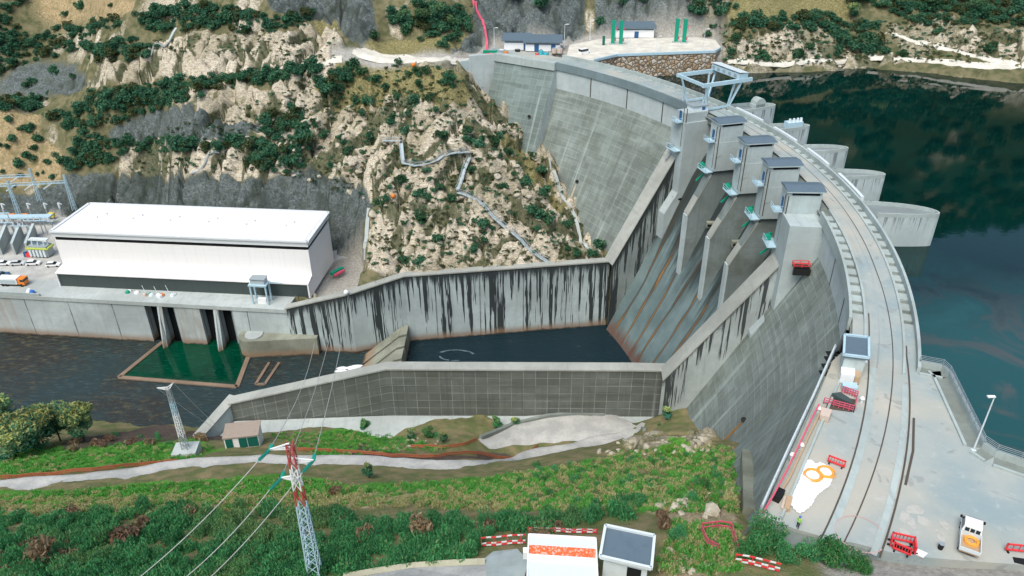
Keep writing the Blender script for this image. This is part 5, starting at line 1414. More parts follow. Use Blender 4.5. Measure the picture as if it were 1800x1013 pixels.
def hut(px, py, w, d, h, rz, roofm, label, doors, z=0.5, over=.8):
    t = thing('site_hut', label, 'hut', at(px, py, z), rz)
    m = MB(); m.box((0, d/2, 0), (w, d, h)); m.build('wall', M['white'], t, local=True)
    m = MB(); m.obox((-w/2-over, -over, h), (w+2*over, 0, 0), (0, d+2*over, .9), (0, 0, .25)); m.build('roof', roofm, t, local=True)
    for x in doors:
        m = MB(); m.box((x, -.06, .05), (1.6, .1, 2.3)); m.build('door', M['door_blue'], t, local=True)
    m = MB(); m.box((0, -.03, h-.75), (w-.4, .08, .45)); m.build('window', M['slate'], t, local=True)
    return t
hut(912, 88, 9, 7, 3.3, -.05, M['slate'], 'left white site hut with slate roof and blue door on the far crest yard', (3.4,), 0)
hut(958, 91, 12.5, 7.5, 3.1, -.08, M['slate'], 'longer white site hut with two blue doors on the far crest yard', (-2.2, 3.8), 0)
hut(1120, 69, 14.5, 6.5, 3.6, 0, M['slate'], 'white hut with single blue door behind the green posts', (.6,))
for k, (px, py, lab) in enumerate(((1081, 80, 'left post of the left pair of bright green posts on the yard'), (1095, 81, 'right post of the left pair of bright green posts on the yard'), (1192, 78, 'left post of the right pair of bright green posts on the yard'), (1206, 79, 'right post of the right pair of bright green posts on the yard'))):
    t = thing('green_post', lab, 'post', at(px, py, .5), 0, 'bright green posts on the far yard')
    m = MB(); m.box((0, 0, .4), (1.25, 1.1, 8.2)); m.build('post', M['green'], t, local=True)
    m = MB(); m.box((0, 0, 0), (2.4, 2.2, .4)); m.build('footing', M['apron'], t, local=True)
    m = MB(); m.box((.9, 0, 5.4), (.6, .6, .6)); m.box((.9, 0, 1.2), (.5, .5, 1)); m.build('bracket', M['pink'], t, local=True)
t = thing('green_post', 'short dark green post at the left side of the far yard', 'post', at(1065, 81, .5)); m = MB(); m.box((0, 0, 0), (.9, .8, 3.3)); m.build('post', M['dgreen'], t, local=True)
m = MB(); m.box((0, 0, 3.3), (1.1, 1, .2)); m.build('cap', M['steel_grey'], t, local=True)
def lamp(loc, h, label, rz=0, group=None, arm=1.0):
    t = thing('lamp_post', label, 'lamp', loc, rz, group)
    m = MB(); m.cyl((0, 0, 0), (0, 0, h), .11, .07, 8); m.box((0, 0, 0), (.5, .5, .15)); m.build('pole', M['offwhite'], t, local=True)
    m = MB(); m.beam((0, 0, h), (arm, 0, h+.1), .1); m.box((arm, 0, h+.02), (.9, .35, .16)); m.build('lamp_head', M['white'], t, local=True)
    return t
lamp(at(1708, 800, 0), 8.4, 'tall white lamp post on the near platform above the lake', PI, arm=.4)
for px, py, h, lab in ((873, 84, 7, 'slim lamp post left of the site huts'), (996, 84, 8, 'slim lamp post just right of the site huts'), (1041, 71, 7, 'slim lamp post left of the green posts'), (1108, 92, 5, 'short slim lamp post on the edge of the stone wall yard below the white hut'), (1158, 92, 5, 'short slim lamp post on the yard edge between the green post pairs'), (1240, 90, 7, 'slim lamp post at the right end of the stone wall yard')):
    lamp(at(px, py, .5), h, lab, 0, 'slim lamp posts on the far yard')
# clutter by the huts
for k, (px, py, c, dims, lab) in enumerate(((868, 93, 'green', (6, 1.2, 1.2), 'green tarpaulin heap by the far crest road'), (869, 97, 'red', (4, 1.0, .8), 'red barrier pieces lying by the far crest road'), (894, 96, 'orange', (1.6, 1.2, 1.5), 'orange drum left of the site huts'), (886, 93, 'steel_grey', (3, 1.4, 1.3), 'grey crate left of the site huts'), (955, 97, 'cyan', (1.7, 1.2, 1.9), 'cyan water tank in front of the site huts'), (964, 97, 'cyan', (2.0, 1.2, 1.0), 'low cyan box in front of the site huts'),
       (978, 94, 'tan', (2.0, 1.4, 1.8), 'pale pink tank right of the site huts'), (988, 94, 'tan', (2.2, 1.4, 1.9), 'second pale pink tank right of the site huts'), (914, 91, 'rubber', (2, 1, 1.0), 'black drum in front of the left hut'), (948, 97, 'red', (1.4, .8, .7), 'small red box in front of the long hut'))):
    t = thing('site_equipment', lab, 'equipment', at(px, py, 0)); m = MB()
    m.cyl((0, 0, 0), (0, 0, dims[2]*.8), dims[0]/2, dims[0]/2*.92, n=8) if dims[0] < 2.5 else m.box((0, 0, 0), (dims[0], dims[1], dims[2]*.8)); m.build('body', M[c], t, local=True)
    m = MB(); m.box((0, 0, dims[2]*.8), (dims[0]*.5, dims[1]*.5, dims[2]*.2)); m.build('lid', M['steel_grey' if c != 'steel_grey' else 'white'], t, local=True)
# red hose down the far cliff
pts = [on_ground(*q) for q in [(836, 0), (843, 20), (852, 36), (857, 55), (860, 75), (861, 90)]]
m = MB()
for p, q in zip(pts, pts[1:]):
    n = 5; dd = [p+(q-p)*i/n for i in range(n+1)]; dd = [np.array([u[0], u[1], ground(u[0], u[1])[0]+.4]) for u in dd]
    for u, v in zip(dd, dd[1:]): m.beam(u, v, .8, .5)
tag(m.build('debris_chute', M['pink']), 'long red debris chute hanging down the grey cliff behind the huts', 'chute')
t = thing('parked_car', 'white van parked on the far crest yard above the stone wall', 'van', at(1031, 97, .1), math.radians(35))
m = MB(); m.box((0, 0, .4), (4.6, 1.9, .8)); m.build('body', M['white'], t, local=True)
m = MB(); m.box((-.4, 0, 1.2), (3.2, 1.7, .8)); m.build('window', M['glass'], t, local=True)
m = MB(); m.box((-.4, 0, 2.0), (3.1, 1.6, .08)); m.build('roof', M['white'], t, local=True)
for x in (-1.5, 1.5):
    for y in (-.85, .85):
        m = MB(); m.cyl((x, y-.1, .34), (x, y+.1, .34), .34, n=10); m.build('wheel', M['rubber'], t, local=True)
# blue white machine parts stored on the second pier nose
t = thing('machine_parts', 'pale blue machine parts stored on the second farthest pier nose', 'machine', pol(8.4, NA[3], -.74), math.radians(NA[3]))
m = MB(); m.box((0, 0, 0), (4.4, 2.2, 1.6)); m.build('casing', M['steel_blue'], t, local=True)
for x in (-1.5, -.3, .9, 1.9):
    m = MB(); m.cyl((x, -.3, 1.6), (x, -.3, 2.5), .45, .3, 8); m.build('flange', M['offwhite'], t, local=True)
t = thing('nose_cover', 'pale rounded concrete cover on the farthest pier nose', 'cover', pol(10.3, NA[4], -.74), math.radians(NA[4]))
m = MB(); m.box((0, 0, 0), (4.0, 2.6, 1.0)); m.build('base', M['pale'], t, local=True)
m = MB(); m.cyl((0, -1.3, 1.0), (0, 1.3, 1.0), 1.7, n=12); m.build('shell', M['kerb'], t, local=True)

for px, py, mt, lab in ((693, 347, 'orange', 'small orange marker ball low on the rock slope'), (731, 117, 'orange', 'small orange marker ball among the shrubs under the crest road'), (609, 514, 'white', 'white ball on top of the training wall corner')):
    p = on_ground(px, py) if mt == 'orange' else np.array(at(609, 516, -45.6)); m = MB()
    for i in range(6):
        z0, z1 = -math.cos(PI*i/6)*.75, -math.cos(PI*(i+1)/6)*.75; m.cyl(p+[0, 0, .9+z0], p+[0, 0, .9+z1], max(.02, math.sin(PI*i/6)*.75), max(.02, math.sin(PI*(i+1)/6)*.75), 12, False)
    tag(m.build('marker_ball', M[mt], None, smooth=True), lab, 'marker')
# ------------------------------------------------------------------ near abutment: things on the deck
def pickup(loc, rz):
    t = thing('pickup_truck', 'small white pickup truck with an orange hose coil in its open bed', 'truck', loc, rz)
    hw = .98; m = MB()
    side = [(.35,.45),(.35,1.05),(1.2,1.12),(2.15,1.05),(2.5,.85),(2.55,.45)]
    def pan(mm, side, hw0, hw1=None, zs=9):
        w = lambda z: hw0 if (hw1 is None or z < zs) else hw1
        for s in (-1, 1):
            f = [(x, s*w(z), z) for x, z in side]; mm.face(f if s > 0 else f[::-1])
        for (x0, z0), (x1, z1) in zip(side, side[1:]+side[:1]):
            a, c = w(z0), w(z1); mm.face([(x0, a, z0), (x0, -a, z0), (x1, -c, z1), (x1, c, z1)])
    cabp = [(-.15,.45),(-.15,1.15),(-.02,1.98),(.3,2.08),(1.35,2.05),(1.6,1.95),(2.25,1.22),(2.55,1.0),(2.6,.45)]
    pan(m, cabp, hw, hw-.14, 1.6); body = m.build('cab', M['white'], t, local=True)
    m = MB()
    for s in (-1, 1):
        f = [(.1, s*(hw-.0), 1.22), (1.95, s*(hw-.0), 1.22), (1.5, s*(hw-.10), 1.86), (.15, s*(hw-.10), 1.86)]; f = [(x, y+s*.03, z) for x, y, z in f]; m.face(f if s < 0 else f[::-1])
    m.build('window', M['glass'], body, local=True)
    m = MB(); m.face([(1.66, -.78, 1.95), (1.66, .78, 1.95), (2.3, .88, 1.26), (2.3, -.88, 1.26)][::-1]); m.build('windscreen', M['glass'], body, local=True)
    for y in (-.52, 0, .52):
        m = MB(); m.obox((-.19, y-.2, 1.42), (0, .4, 0), (.09, 0, .42), (-.04, 0, .01)); m.build('rear_window', M['glass'], body, local=True)
    for s in (-1, 1):
        m = MB(); m.box((1.9, s*1.12, 1.25), (.16, .22, .3)); m.build('mirror', M['rubber'], body, local=True)
        m = MB(); m.box((2.55, s*.7, .72), (.12, .32, .2)); m.build('headlight', M['offwhite'], body, local=True)
    m = MB(); m.box((-1.4, 0, .55), (2.45, 1.9, .25)); bed = m.build('load_bed', M['wood'], t, local=True)
    for n, c, d in (('side_board', (-1.4, -.98, .8), (2.5, .07, .45)), ('side_board', (-1.4, .98, .8), (2.5, .07, .45)), ('tailgate', (-2.66, 0, .78), (.08, 2.0, .45)), ('headboard', (-.2, 0, .8), (.07, 1.96, .62))):
        m = MB(); m.box(c, d); m.build(n, M['offwhite'], bed, local=True)
    m = MB(); m.box((0, 0, .35), (5.0, 1.2, .18)); m.build('chassis', M['rubber'], t, local=True)
    for x in (1.6, -1.7):
        for y in (-.88, .88):
            m = MB(); m.cyl((x, y-.12, .36), (x, y+.12, .36), .36, n=16); w = m.build('wheel', M['rubber'], t, local=True)
            m = MB(); m.cyl((x, y-.13, .36), (x, y+.13, .36), .2, n=12); m.build('rim', M['steel_grey'], w, local=True)
    return t
def torus(m, c, R, r, n=26, k=8, sx=1.0, tilt=0.0):
    P = [[(c[0]+sx*(R+r*math.cos(b))*math.cos(a), c[1]+(R+r*math.cos(b))*math.sin(a), c[2]+r*math.sin(b)) for b in np.linspace(0, 2*PI, k+1)] for a in np.linspace(0, 2*PI, n+1)]
    m.grid(P)
tl = at(1705, 962, 0); tr_ang = math.radians(60)
pickup((tl[0]-.3, tl[1]+.3, .0), tr_ang)
def hose_coil(loc, R, label, group=None, r=.09):
    m = MB()
    for k in range(7): torus(m, (random.uniform(-.1, .1), random.uniform(-.1, .1), .06+.025*k), R-.075*(k % 4)*random.uniform(.7, 1.3), r*.5)
    o = m.build('hose_coil', M['hose'], None, smooth=True); o.location = loc; return tag(o, label, 'hose', group)
c_, s_ = math.cos(tr_ang), math.sin(tr_ang)
hose_coil((tl[0]-.3-1.05*c_-.15*-s_, tl[1]+.3-1.05*s_, .82), .68, 'coil of orange hose lying in the bed of the white pickup truck', r=.12)
q1, q2 = at(1426, 842, .06), at(1448, 836, .1)
hose_coil(q1, 1.05, 'left of two orange hose coils on the white tarpaulin', r=.12); hose_coil(q2, 1.0, 'right of two orange hose coils on the white tarpaulin, overlapping its edge', r=.12)
# crumpled white sheet
def tarp():
    out = [(1409,816),(1423,814),(1430,822),(1437,818),(1452,826),(1465,834),(1462,846),(1455,864),(1445,869),(1432,880),(1425,894),(1412,906),(1401,911),(1390,902),(1380,888),(1388,872),(1400,850),(1405,832)]
    P = [np.array(at(*q, 0)[:2]) for q in out]; n = 70
    x0, y0 = np.min(P, 0); x1, y1 = np.max(P, 0); m = MB()
    X, Y = np.meshgrid(np.linspace(x0, x1, n), np.linspace(y0, y1, n)); ins = inpoly(X, Y, [tuple(p) for p in P])
    u = (X-x0)*.83+(Y-y0)*.55; v = -(X-x0)*.55+(Y-y0)*.83
    Z = .05+.16*np.abs(fbm(u*1.6+v*.2, v*.35, 5, 3)-.5)*2+.10*fbm(X*2, Y*2, 8, 3)
    for i in range(n-1):
        for j in range(n-1):
            if ins[i, j] and ins[i+1, j] and ins[i, j+1] and ins[i+1, j+1]:
                m.face([(X[a, b], Y[a, b], Z[a, b]) for a, b in ((i, j), (i, j+1), (i+1, j+1), (i+1, j))])
    o = m.build('tarpaulin', M['tarp'], None, smooth=True); tag(o, 'crumpled white tarpaulin spread on the near platform', 'tarpaulin')
tarp()
def barrier(p, rz, w, label, group=None, h=1.05):
    t = thing('barrier', label, 'barrier', p, rz, group)
    m = MB()
    for z in (.25, h): m.beam((-w/2, 0, z), (w/2, 0, z), .16)
    for x in (-w/2, w/2): m.beam((x, 0, .17), (x, 0, h+.08), .16)
    for x in np.linspace(-w/2, w/2, 7)[1:-1]: m.beam((x, 0, .25), (x, 0, h), .07)
    m.build('panel', M['red'], t, local=True)
    for x in (-w/2+.2, w/2-.2):
        m = MB(); m.box((x, 0, 0), (.18, .7, .16)); m.build('foot', M['rubber'], t, local=True)
    return t
def bar2(q0, q1, label, group=None, z=0, h=1.05):
    a, b = np.array(at(*q0, z)), np.array(at(*q1, z)); c = (a+b)/2; d = b-a
    return barrier(tuple(c), math.atan2(d[1], d[0]), float(np.linalg.norm(d[:2])), label, group, h)
bar2((1452,818), (1480,829), 'red plastic barrier standing alone above the white tarpaulin')
bar2((1562,955), (1600,964), 'rear panel of the red barriers round the floor pit'); bar2((1600,964), (1602,983), 'right side panel of the red barriers round the floor pit'); bar2((1562,955), (1560,968), 'left side panel of the red barriers round the floor pit'); bar2((1564,972), (1594,985), 'front panel of the red barriers round the floor pit')
bar2((1762,977), (1830,985), 'red barrier at the right edge of the photo beside a dark floor opening')
def plate(nm, cat, lab, quad, z, mat, h=.12):
    m = MB(); m.prism([at(*q, 0)[:2] for q in quad], z, z+h); return tag(m.build(nm, mat), lab, cat)
plate('floor_pit', 'pit', 'dark open floor pit inside the red barriers', [(1566,962),(1597,968),(1596,982),(1570,972)], .005, M['black'], .02)
plate('board', 'board', 'white board lying beside the red barriers', [(1606,972),(1626,981),(1618,989),(1604,982)], .02, M['white'], .1)
plate('floor_opening', 'opening', 'dark floor opening at the right edge of the photo', [(1775,988),(1800,992),(1798,1003),(1778,998)], .005, M['black'], .02)
t = thing('bucket', 'small black drum standing on the platform left of the pickup truck', 'drum', at(1648, 972, 0)); m = MB(); m.cyl((0, 0, 0), (0, 0, .75), .26, .3, 12); m.build('drum', M['rubber'], t, local=True); m = MB(); m.cyl((0, 0, .75), (0, 0, .8), .31, n=12); m.build('lid', M['steel_grey'], t, local=True)
# lift house and stores beside the road
lh = thing('lift_house', 'small grey house with a flat slate blue roof at the edge of the crest road', 'house', at(1500, 642, 0))
Q = [at(*q, 3.6)[:2] for q in [(1483,598),(1525,603),(1525,639),(1481,633)]]
C = np.mean(Q, 0); sh = [tuple(C+(np.array(p)-C)*.86) for p in Q]
m = MB(); m.prism(sh, 0, 3.5); m.build('wall', M['pale'], lh)
m = MB(); m.prism([tuple(C+(np.array(p)-C)*1.0) for p in Q], 3.5, 3.85); r_ = m.build('roof', M['slate'], lh)
m = MB()
for a, b in zip(Q, Q[1:]+Q[:1]): m.beam((*a, 3.95), (*b, 3.95), .3, .35)
m.build('roof_rim', M['steel_blue'], r_)
plate('concrete_pad', 'pad', 'pale grey concrete pad in front of the slate roofed house', [(1478,640),(1515,645),(1512,668),(1474,664)], .0, M['pale'], .5)
for q, mt, h, lab, nm in (([(1473,666),(1497,668),(1497,682),(1473,680)], 'white', 1.6, 'white boxed pallet beside the slate roofed house', 'pallet'), ([(1498,671),(1508,672),(1507,683),(1498,682)], 'wood', 1.3, 'orange brown crate beside the white boxed pallet', 'crate'), ([(1476,686),(1502,688),(1504,698),(1478,696)], 'steel_blue', .9, 'low pale blue stack in front of the white boxed pallet', 'stack'), ([(1440,730),(1458,735),(1453,749),(1437,744)], 'tan', .9, 'pale pink concrete block on the near platform', 'block')):
    t = thing(nm, lab, nm, at(*q[0], 0)); m = MB(); m.prism([at(*p, 0)[:2] for p in q], .12, h); m.build('load', M[mt], t)
    m = MB(); m.prism([at(*p, 0)[:2] for p in q], 0, .12); m.build('base', M['wood'] if mt != 'wood' else M['rubber'], t)
pt = thing('stair_pit', 'open stair pit with faded red netting and dark cover on the near platform', 'pit', at(1470, 718, 0))
m = MB(); m.prism([at(*p, 0)[:2] for p in [(1460,699),(1502,709),(1496,731),(1448,724)]], .006, .05); m.build('pit_floor', M['rail'], pt)
m = MB(); m.prism([at(*p, 0)[:2] for p in [(1458,706),(1473,704),(1488,714),(1494,724),(1478,718)]], .06, .9); m.build('cover', M['dark_clad'], pt)
m = MB(); net = [(1445,716),(1498,731),(1504,706),(1478,696)]
for a, b in zip(net, net[1:]):
    a, b = np.array(at(*a, 0)), np.array(at(*b, 0))
    for z in (.4, .75, 1.1): m.beam(a+[0, 0, z], b+[0, 0, z], .09)
    for f in np.linspace(0, 1, 7): q = a+(b-a)*f; m.beam(q, q+[0, 0, 1.1], .09)
m.build('netting', M['pink'], pt)
# rails, hoses and posts along the platform edge
m = MB(); pr = [(1438,716),(1424,742),(1400,792),(1380,832),(1358,872),(1338,905)]
for a, b in zip(pr, pr[1:]): m.beam(at(*a, 1.0), at(*b, 1.0), .18)
tag(m.build('service_hose', M['pink']), 'faded red hose running along the outer platform railing', 'hose')
m = MB(); pr = [(1446,718),(1416,778),(1384,846),(1364,878)]
for a, b in zip(pr, pr[1:]): m.beam(at(*a, .5), at(*b, .5), .2)
tag(m.build('service_pipe', M['wood']), 'rusty brown pipe lying along the platform walkway', 'pipe')
rl = thing('guard_railing', 'grey steel railing along the outer edge of the near platform walkway', 'railing', at(1395, 790, 0))
wp = [(1465,622),(1428,704),(1378,808),(1334,903)]
posts = []
for a, b in zip(wp, wp[1:]):
    a, b = np.array(at(*a, .6)), np.array(at(*b, .6)); n = int(np.linalg.norm(b-a)/2.2)
    posts += [a+(b-a)*i/n for i in range(n)]
posts.append(np.array(at(*wp[-1], .6)))
m = MB()
for p in posts: m = MB(); m.beam(p, p+[0, 0, 1.1], .09); m.build('post', M['offwhite'], rl)
m = MB()
for p, q in zip(posts, posts[1:]):
    for z in (.55, 1.1): m.beam(p+[0, 0, z], q+[0, 0, z], .09)
m.build('rail', M['offwhite'], rl)
m = MB()
for px, py in ((1461,628),(1458,637),(1453,650),(1449,662)):
    q = at(px, py, -.55); m.box(q, (1.5, 1.1, .14))
tag(m.build('floor_grating', M['black']), 'dark gratings in the walkway beside the slate roofed house', 'grating')
for k, (px, py, lab) in enumerate(((1388, 812, 'white pipe tee on the platform walkway'), (1405, 795, 'white valve lying on the walkway near the white tarpaulin'), (1436, 731, 'white bollard head by the open stair pit'), (1512, 714, 'white bollard head between stair pit and road'), (1517, 648, 'white bollard head beside the slate roofed house'))):
    t = thing('bollard', lab, 'bollard', at(px, py, 0)); m = MB(); m.cyl((0, 0, 0), (0, 0, .7), .22, .2, 10); m.build('post', M['offwhite'], t, local=True); m = MB(); m.cyl((0, 0, .7), (0, 0, .95), .34, .2, 10); m.build('cap', M['white'], t, local=True)
t = thing('tool_box', 'black tool box on the platform edge beside the tarpaulin', 'box', at(1364, 880, 0), .9); m = MB(); m.box((0, 0, 0), (1.7, .8, .7)); m.build('case', M['rubber'], t, local=True); m = MB(); m.box((0, 0, .7), (1.75, .85, .12)); m.build('lid', M['black'], t, local=True)
t = thing('timber_block', 'tan timber block at the lower end of the platform walkway', 'block', at(1381, 893, 0), 1.1); m = MB(); m.box((0, 0, 0), (2.2, .6, .5)); m.build('timber', M['wood'], t, local=True); m = MB(); m.box((0, .5, 0), (2.0, .3, .3)); m.build('offcut', M['tan'], t, local=True)
# red chalk circle and pale cement smears on the deck
m = MB()
cc = np.array(at(1508, 945, 0)[:2]); 
for a in np.linspace(.2, 5.2, 44):
    p = cc+np.array([math.cos(a), math.sin(a)])*2.6; q = cc+np.array([math.cos(a+.115), math.sin(a+.115)])*2.6; groove([tuple(p), tuple(q)], .12, .04)
tag(m.build('painted_circle', paint('faint red chalk', (.50, .33, .31), .9, .1, .3)), 'faint red circle marked on the deck between the rails', 'marking')
m = MB()
for px, py, w, h in ((1592,920,16,26),(1605,905,20,16),(1620,925,12,22),(1656,930,9,16),(1648,950,8,18),(1585,942,10,14)):
    c = at(px, py, 0); m.prism([(c[0]+(w*.055)*math.cos(a)*random.uniform(.6, 1.2), c[1]+(h*.05)*math.sin(a)*random.uniform(.6, 1.2)) for a in np.linspace(0, 2*PI, 12, False)], .0, .012+.002*len(m.f) % .012)
tag(m.build('cement_smear', paint('pale cement', (.44, .435, .40), .9, .1, .5)), 'pale cement smears on the deck left of the pickup truck', 'stain', kind='stuff')

# worker in a lime jacket
def person(loc, rz, label):
    t = thing('person', label, 'person', loc, rz)
    V = [(0,0,.95),(0,0,1.15),(0,0,1.40),(0,.02,1.50),(.02,.02,1.66),(.03,.02,1.74),
         (.0,.19,1.40),(.06,.25,1.14),(.18,.22,.96),(.24,.20,.88),
         (.0,-.19,1.40),(-.02,-.25,1.13),(.08,-.25,.90),(.12,-.25,.81),
         (.0,.10,.90),(.04,.11,.50),(-.02,.12,.10),(.12,.13,.05),
         (.0,-.10,.90),(-.03,-.11,.50),(-.12,-.12,.10),(.02,-.13,.05)]
    E = [(0,1),(1,2),(2,3),(3,4),(4,5),(2,6),(6,7),(7,8),(8,9),(2,10),(10,11),(11,12),(12,13),(0,14),(14,15),(15,16),(16,17),(0,18),(18,19),(19,20),(20,21)]
    Rr = [.15,.14,.17,.065,.10,.085,.075,.055,.04,.03,.075,.055,.04,.03,.10,.072,.05,.045,.10,.072,.05,.045]
    me = bpy.data.meshes.new('body'); me.from_pydata(V, E, []); o = bpy.data.objects.new('body', me); COL.objects.link(o); o.parent = t
    md = o.modifiers.new('skin', 'SKIN'); o.modifiers.new('sub', 'SUBSURF').levels = 1
    o.modifiers['sub'].render_levels = 1
    for i, v in enumerate(me.skin_vertices[0].data): v.radius = (Rr[i], Rr[i]*(.75 if i < 3 else 1)); v.use_root = (i == 0)
    tt = NT('work clothes'); sp = tt.n('ShaderNodeSeparateXYZ'); tt.l(tt.n('ShaderNodeTexCoord').outputs['Object'], sp.inputs[0])
    z = sp.outputs[2]
    c = tt.mix(tt.math('GREATER_THAN', z, .93), (.025, .03, .045), (.30, .68, .08)); c = tt.mix(tt.math('GREATER_THAN', z, 1.49), c, (.45, .27, .18))
    band = tt.math('LESS_THAN', tt.math('ABSOLUTE', tt.math('SUBTRACT', z, 1.1)), .03); c = tt.mix(band, c, (.7, .7, .68)); c = tt.mix(tt.math('LESS_THAN', z, .10), c, (.02, .018, .015))
    me.materials.append(tt.out(c, .75, .2))
    m = MB()
    for r0, r1, z0, z1 in ((.145, .13, 1.70, 1.76), (.13, .08, 1.76, 1.82), (.08, .01, 1.82, 1.845)): m.cyl((.03, .02, z0), (.03, .02, z1), r0, r1, 12)
    m.obox((.1, -.08, 1.69), (.14, 0, -.01), (0, .2, 0), (0, 0, .02)); m.build('helmet', M['blue'], t, local=True)
    for y, x in ((.20, .25), (-.25, .13)):
        m = MB(); s = 1 if y > 0 else -1; z = .80 if y > 0 else .73
        m.obox((x-.02, y-.02, z), (.035, 0, 0), (0, .045, 0), (0, 0, .08))
        for k in range(4): m.cyl((x-.012+.0*k, y-.015+.014*k, z), (x+.012, y-.015+.014*k, z-.06-.012*(k in (1, 2))), .008, .006, 6)
        m.cyl((x+.01, y-.02*s, z+.05), (x+.045, y-.03*s, z), .009, .007, 6); m.build('hand', M['skin'], t, local=True)
    return t
pp = at(1399, 937, 0); person((pp[0], pp[1]+.3, 0), .6, 'worker in a lime green jacket and blue helmet walking on the near platform')

# ------------------------------------------------------------------ cabins at the bottom edge
zc = float(ground(*at(985, 1000, 0)[:2])[0])
p_ = at(985, 1005, zc)
cb = thing('container_cabin', 'white container cabin with an orange stripe across its roof', 'cabin', (0, 0, 0)); ORG[cb.name] = (Vector((0, 0, 0)), 0)
T = [at(*q, 2.9)[:2] for q in [(925,940),(1043,948),(1046,1030),(921,1030)]]
m = MB(); m.prism(T, -2.5, 2.75); m.build('wall', M['offwhite'], cb)
def lerp2(T, u, v): a = np.array(T[0])*(1-u)+np.array(T[1])*u; b = np.array(T[3])*(1-u)+np.array(T[2])*u; return tuple(a*(1-v)+b*v)
m = MB(); m.prism(T, 2.75, 2.9); rf = m.build('roof', M['offwhite'], cb)
m = MB(); m.prism([lerp2(T, .01, .21), lerp2(T, .99, .24), lerp2(T, .985, .44), lerp2(T, .01, .39)], 2.9, 2.915)
tt = NT('worn orange paint'); n_ = tt.noise(tt.pos, 3.5, 6, .75); m.build('orange_stripe', tt.out(tt.mix(tt.smooth(n_, .5, .62), (.68, .13, .035), (.75, .55, .45)), .6, .3), rf)
m = MB(); m.prism([lerp2(T, .01, .41), lerp2(T, .985, .46), lerp2(T, .985, .58), lerp2(T, .01, .52)], 2.9, 3.05); m.build('roof_ridge', M['white'], rf)
m = MB()
for a, b in zip(T, T[1:]+T[:1]): m.beam((*a, 2.93), (*b, 2.93), .14, .16)
m.build('roof_rim', M['white'], rf)
m = MB(); q = lerp2(T, -.04, .28); m.box((*q, 1.6), (.5, .7, 1.0)); m.build('air_conditioner', M['white'], cb)
sc_ = thing('flat_roof_hut', 'small grey hut with a framed slate blue flat roof beside the container cabin', 'hut', (0, 0, 0)); ORG[sc_.name] = (Vector((0, 0, 0)), 0)
T2 = [at(*q, 3.6)[:2] for q in [(1060,927),(1146,946),(1140,1003),(1050,981)]]; C2 = np.mean(T2, 0)
m = MB(); m.prism([tuple(C2+(np.array(p)-C2)*.86) for p in T2], -2.5, 3.45); hw_ = m.build('wall', M['offwhite'], sc_)
m = MB(); m.prism(T2, 3.45, 3.6); r_ = m.build('roof', M['slate'], sc_)
m = MB()
for a, b in zip(T2, T2[1:]+T2[:1]): m.beam((*a, 3.68), (*b, 3.68), .28, .4)
m.build('roof_rim', M['offwhite'], r_)
W2 = [tuple(C2+(np.array(p)-C2)*.86) for p in T2]
m = MB(); a, b = np.array(W2[3]), np.array(W2[2]); d = b-a; nn = np.array([d[1], -d[0]])/np.linalg.norm(d)
m.obox((*(a+d*.55+nn*.02), 1.2), (*(d*.32), 0), (*(nn*.05), 0), (0, 0, 1.6)); m.build('window', M['black'], sc_)
# low yellow concrete kerb at the bottom edge
kb = [on_ground(*q) for q in [(600,1012),(660,1002),(720,994),(790,990),(848,988)]]
m = MB()
for p, q in zip(kb, kb[1:]): m.obox(p-[0, 0, .6], q-p, (0, -.9, 0), (0, 0, 1.3))
tag(m.build('kerb_wall', concrete('yellowed concrete', (.42, .40, .29), blotch=.2)), 'low yellowish concrete wall at the bottom edge of the photo', 'wall')
# gravel yard and slab by the cabins
for quad, mt, lab, nm in (([(640,1013),(720,999),(850,996),(850,1030),(640,1035)], 'gravel', 'pale gravel yard at the bottom edge of the photo', 'gravel_yard'), ([(846,985),(862,972),(905,968),(925,990),(915,1030),(850,1020)], 'kerb', 'grey broken concrete slab beside the container cabin', 'broken_slab')):
    pts = [on_ground(*q) if q[1] < 1013 else np.array(at(*q, on_ground(q[0], 1012)[2])) for q in quad]
    cpt = np.mean(pts, 0); m = MB()
    zt = [ground(p[0], p[1])[0]+.28 for p in pts]; m.prism([tuple(p[:2]) for p in pts], [z-1 for z in zt], zt); tag(m.build(nm, M[mt]), lab, 'slab', kind='structure' if mt == 'gravel' else None)
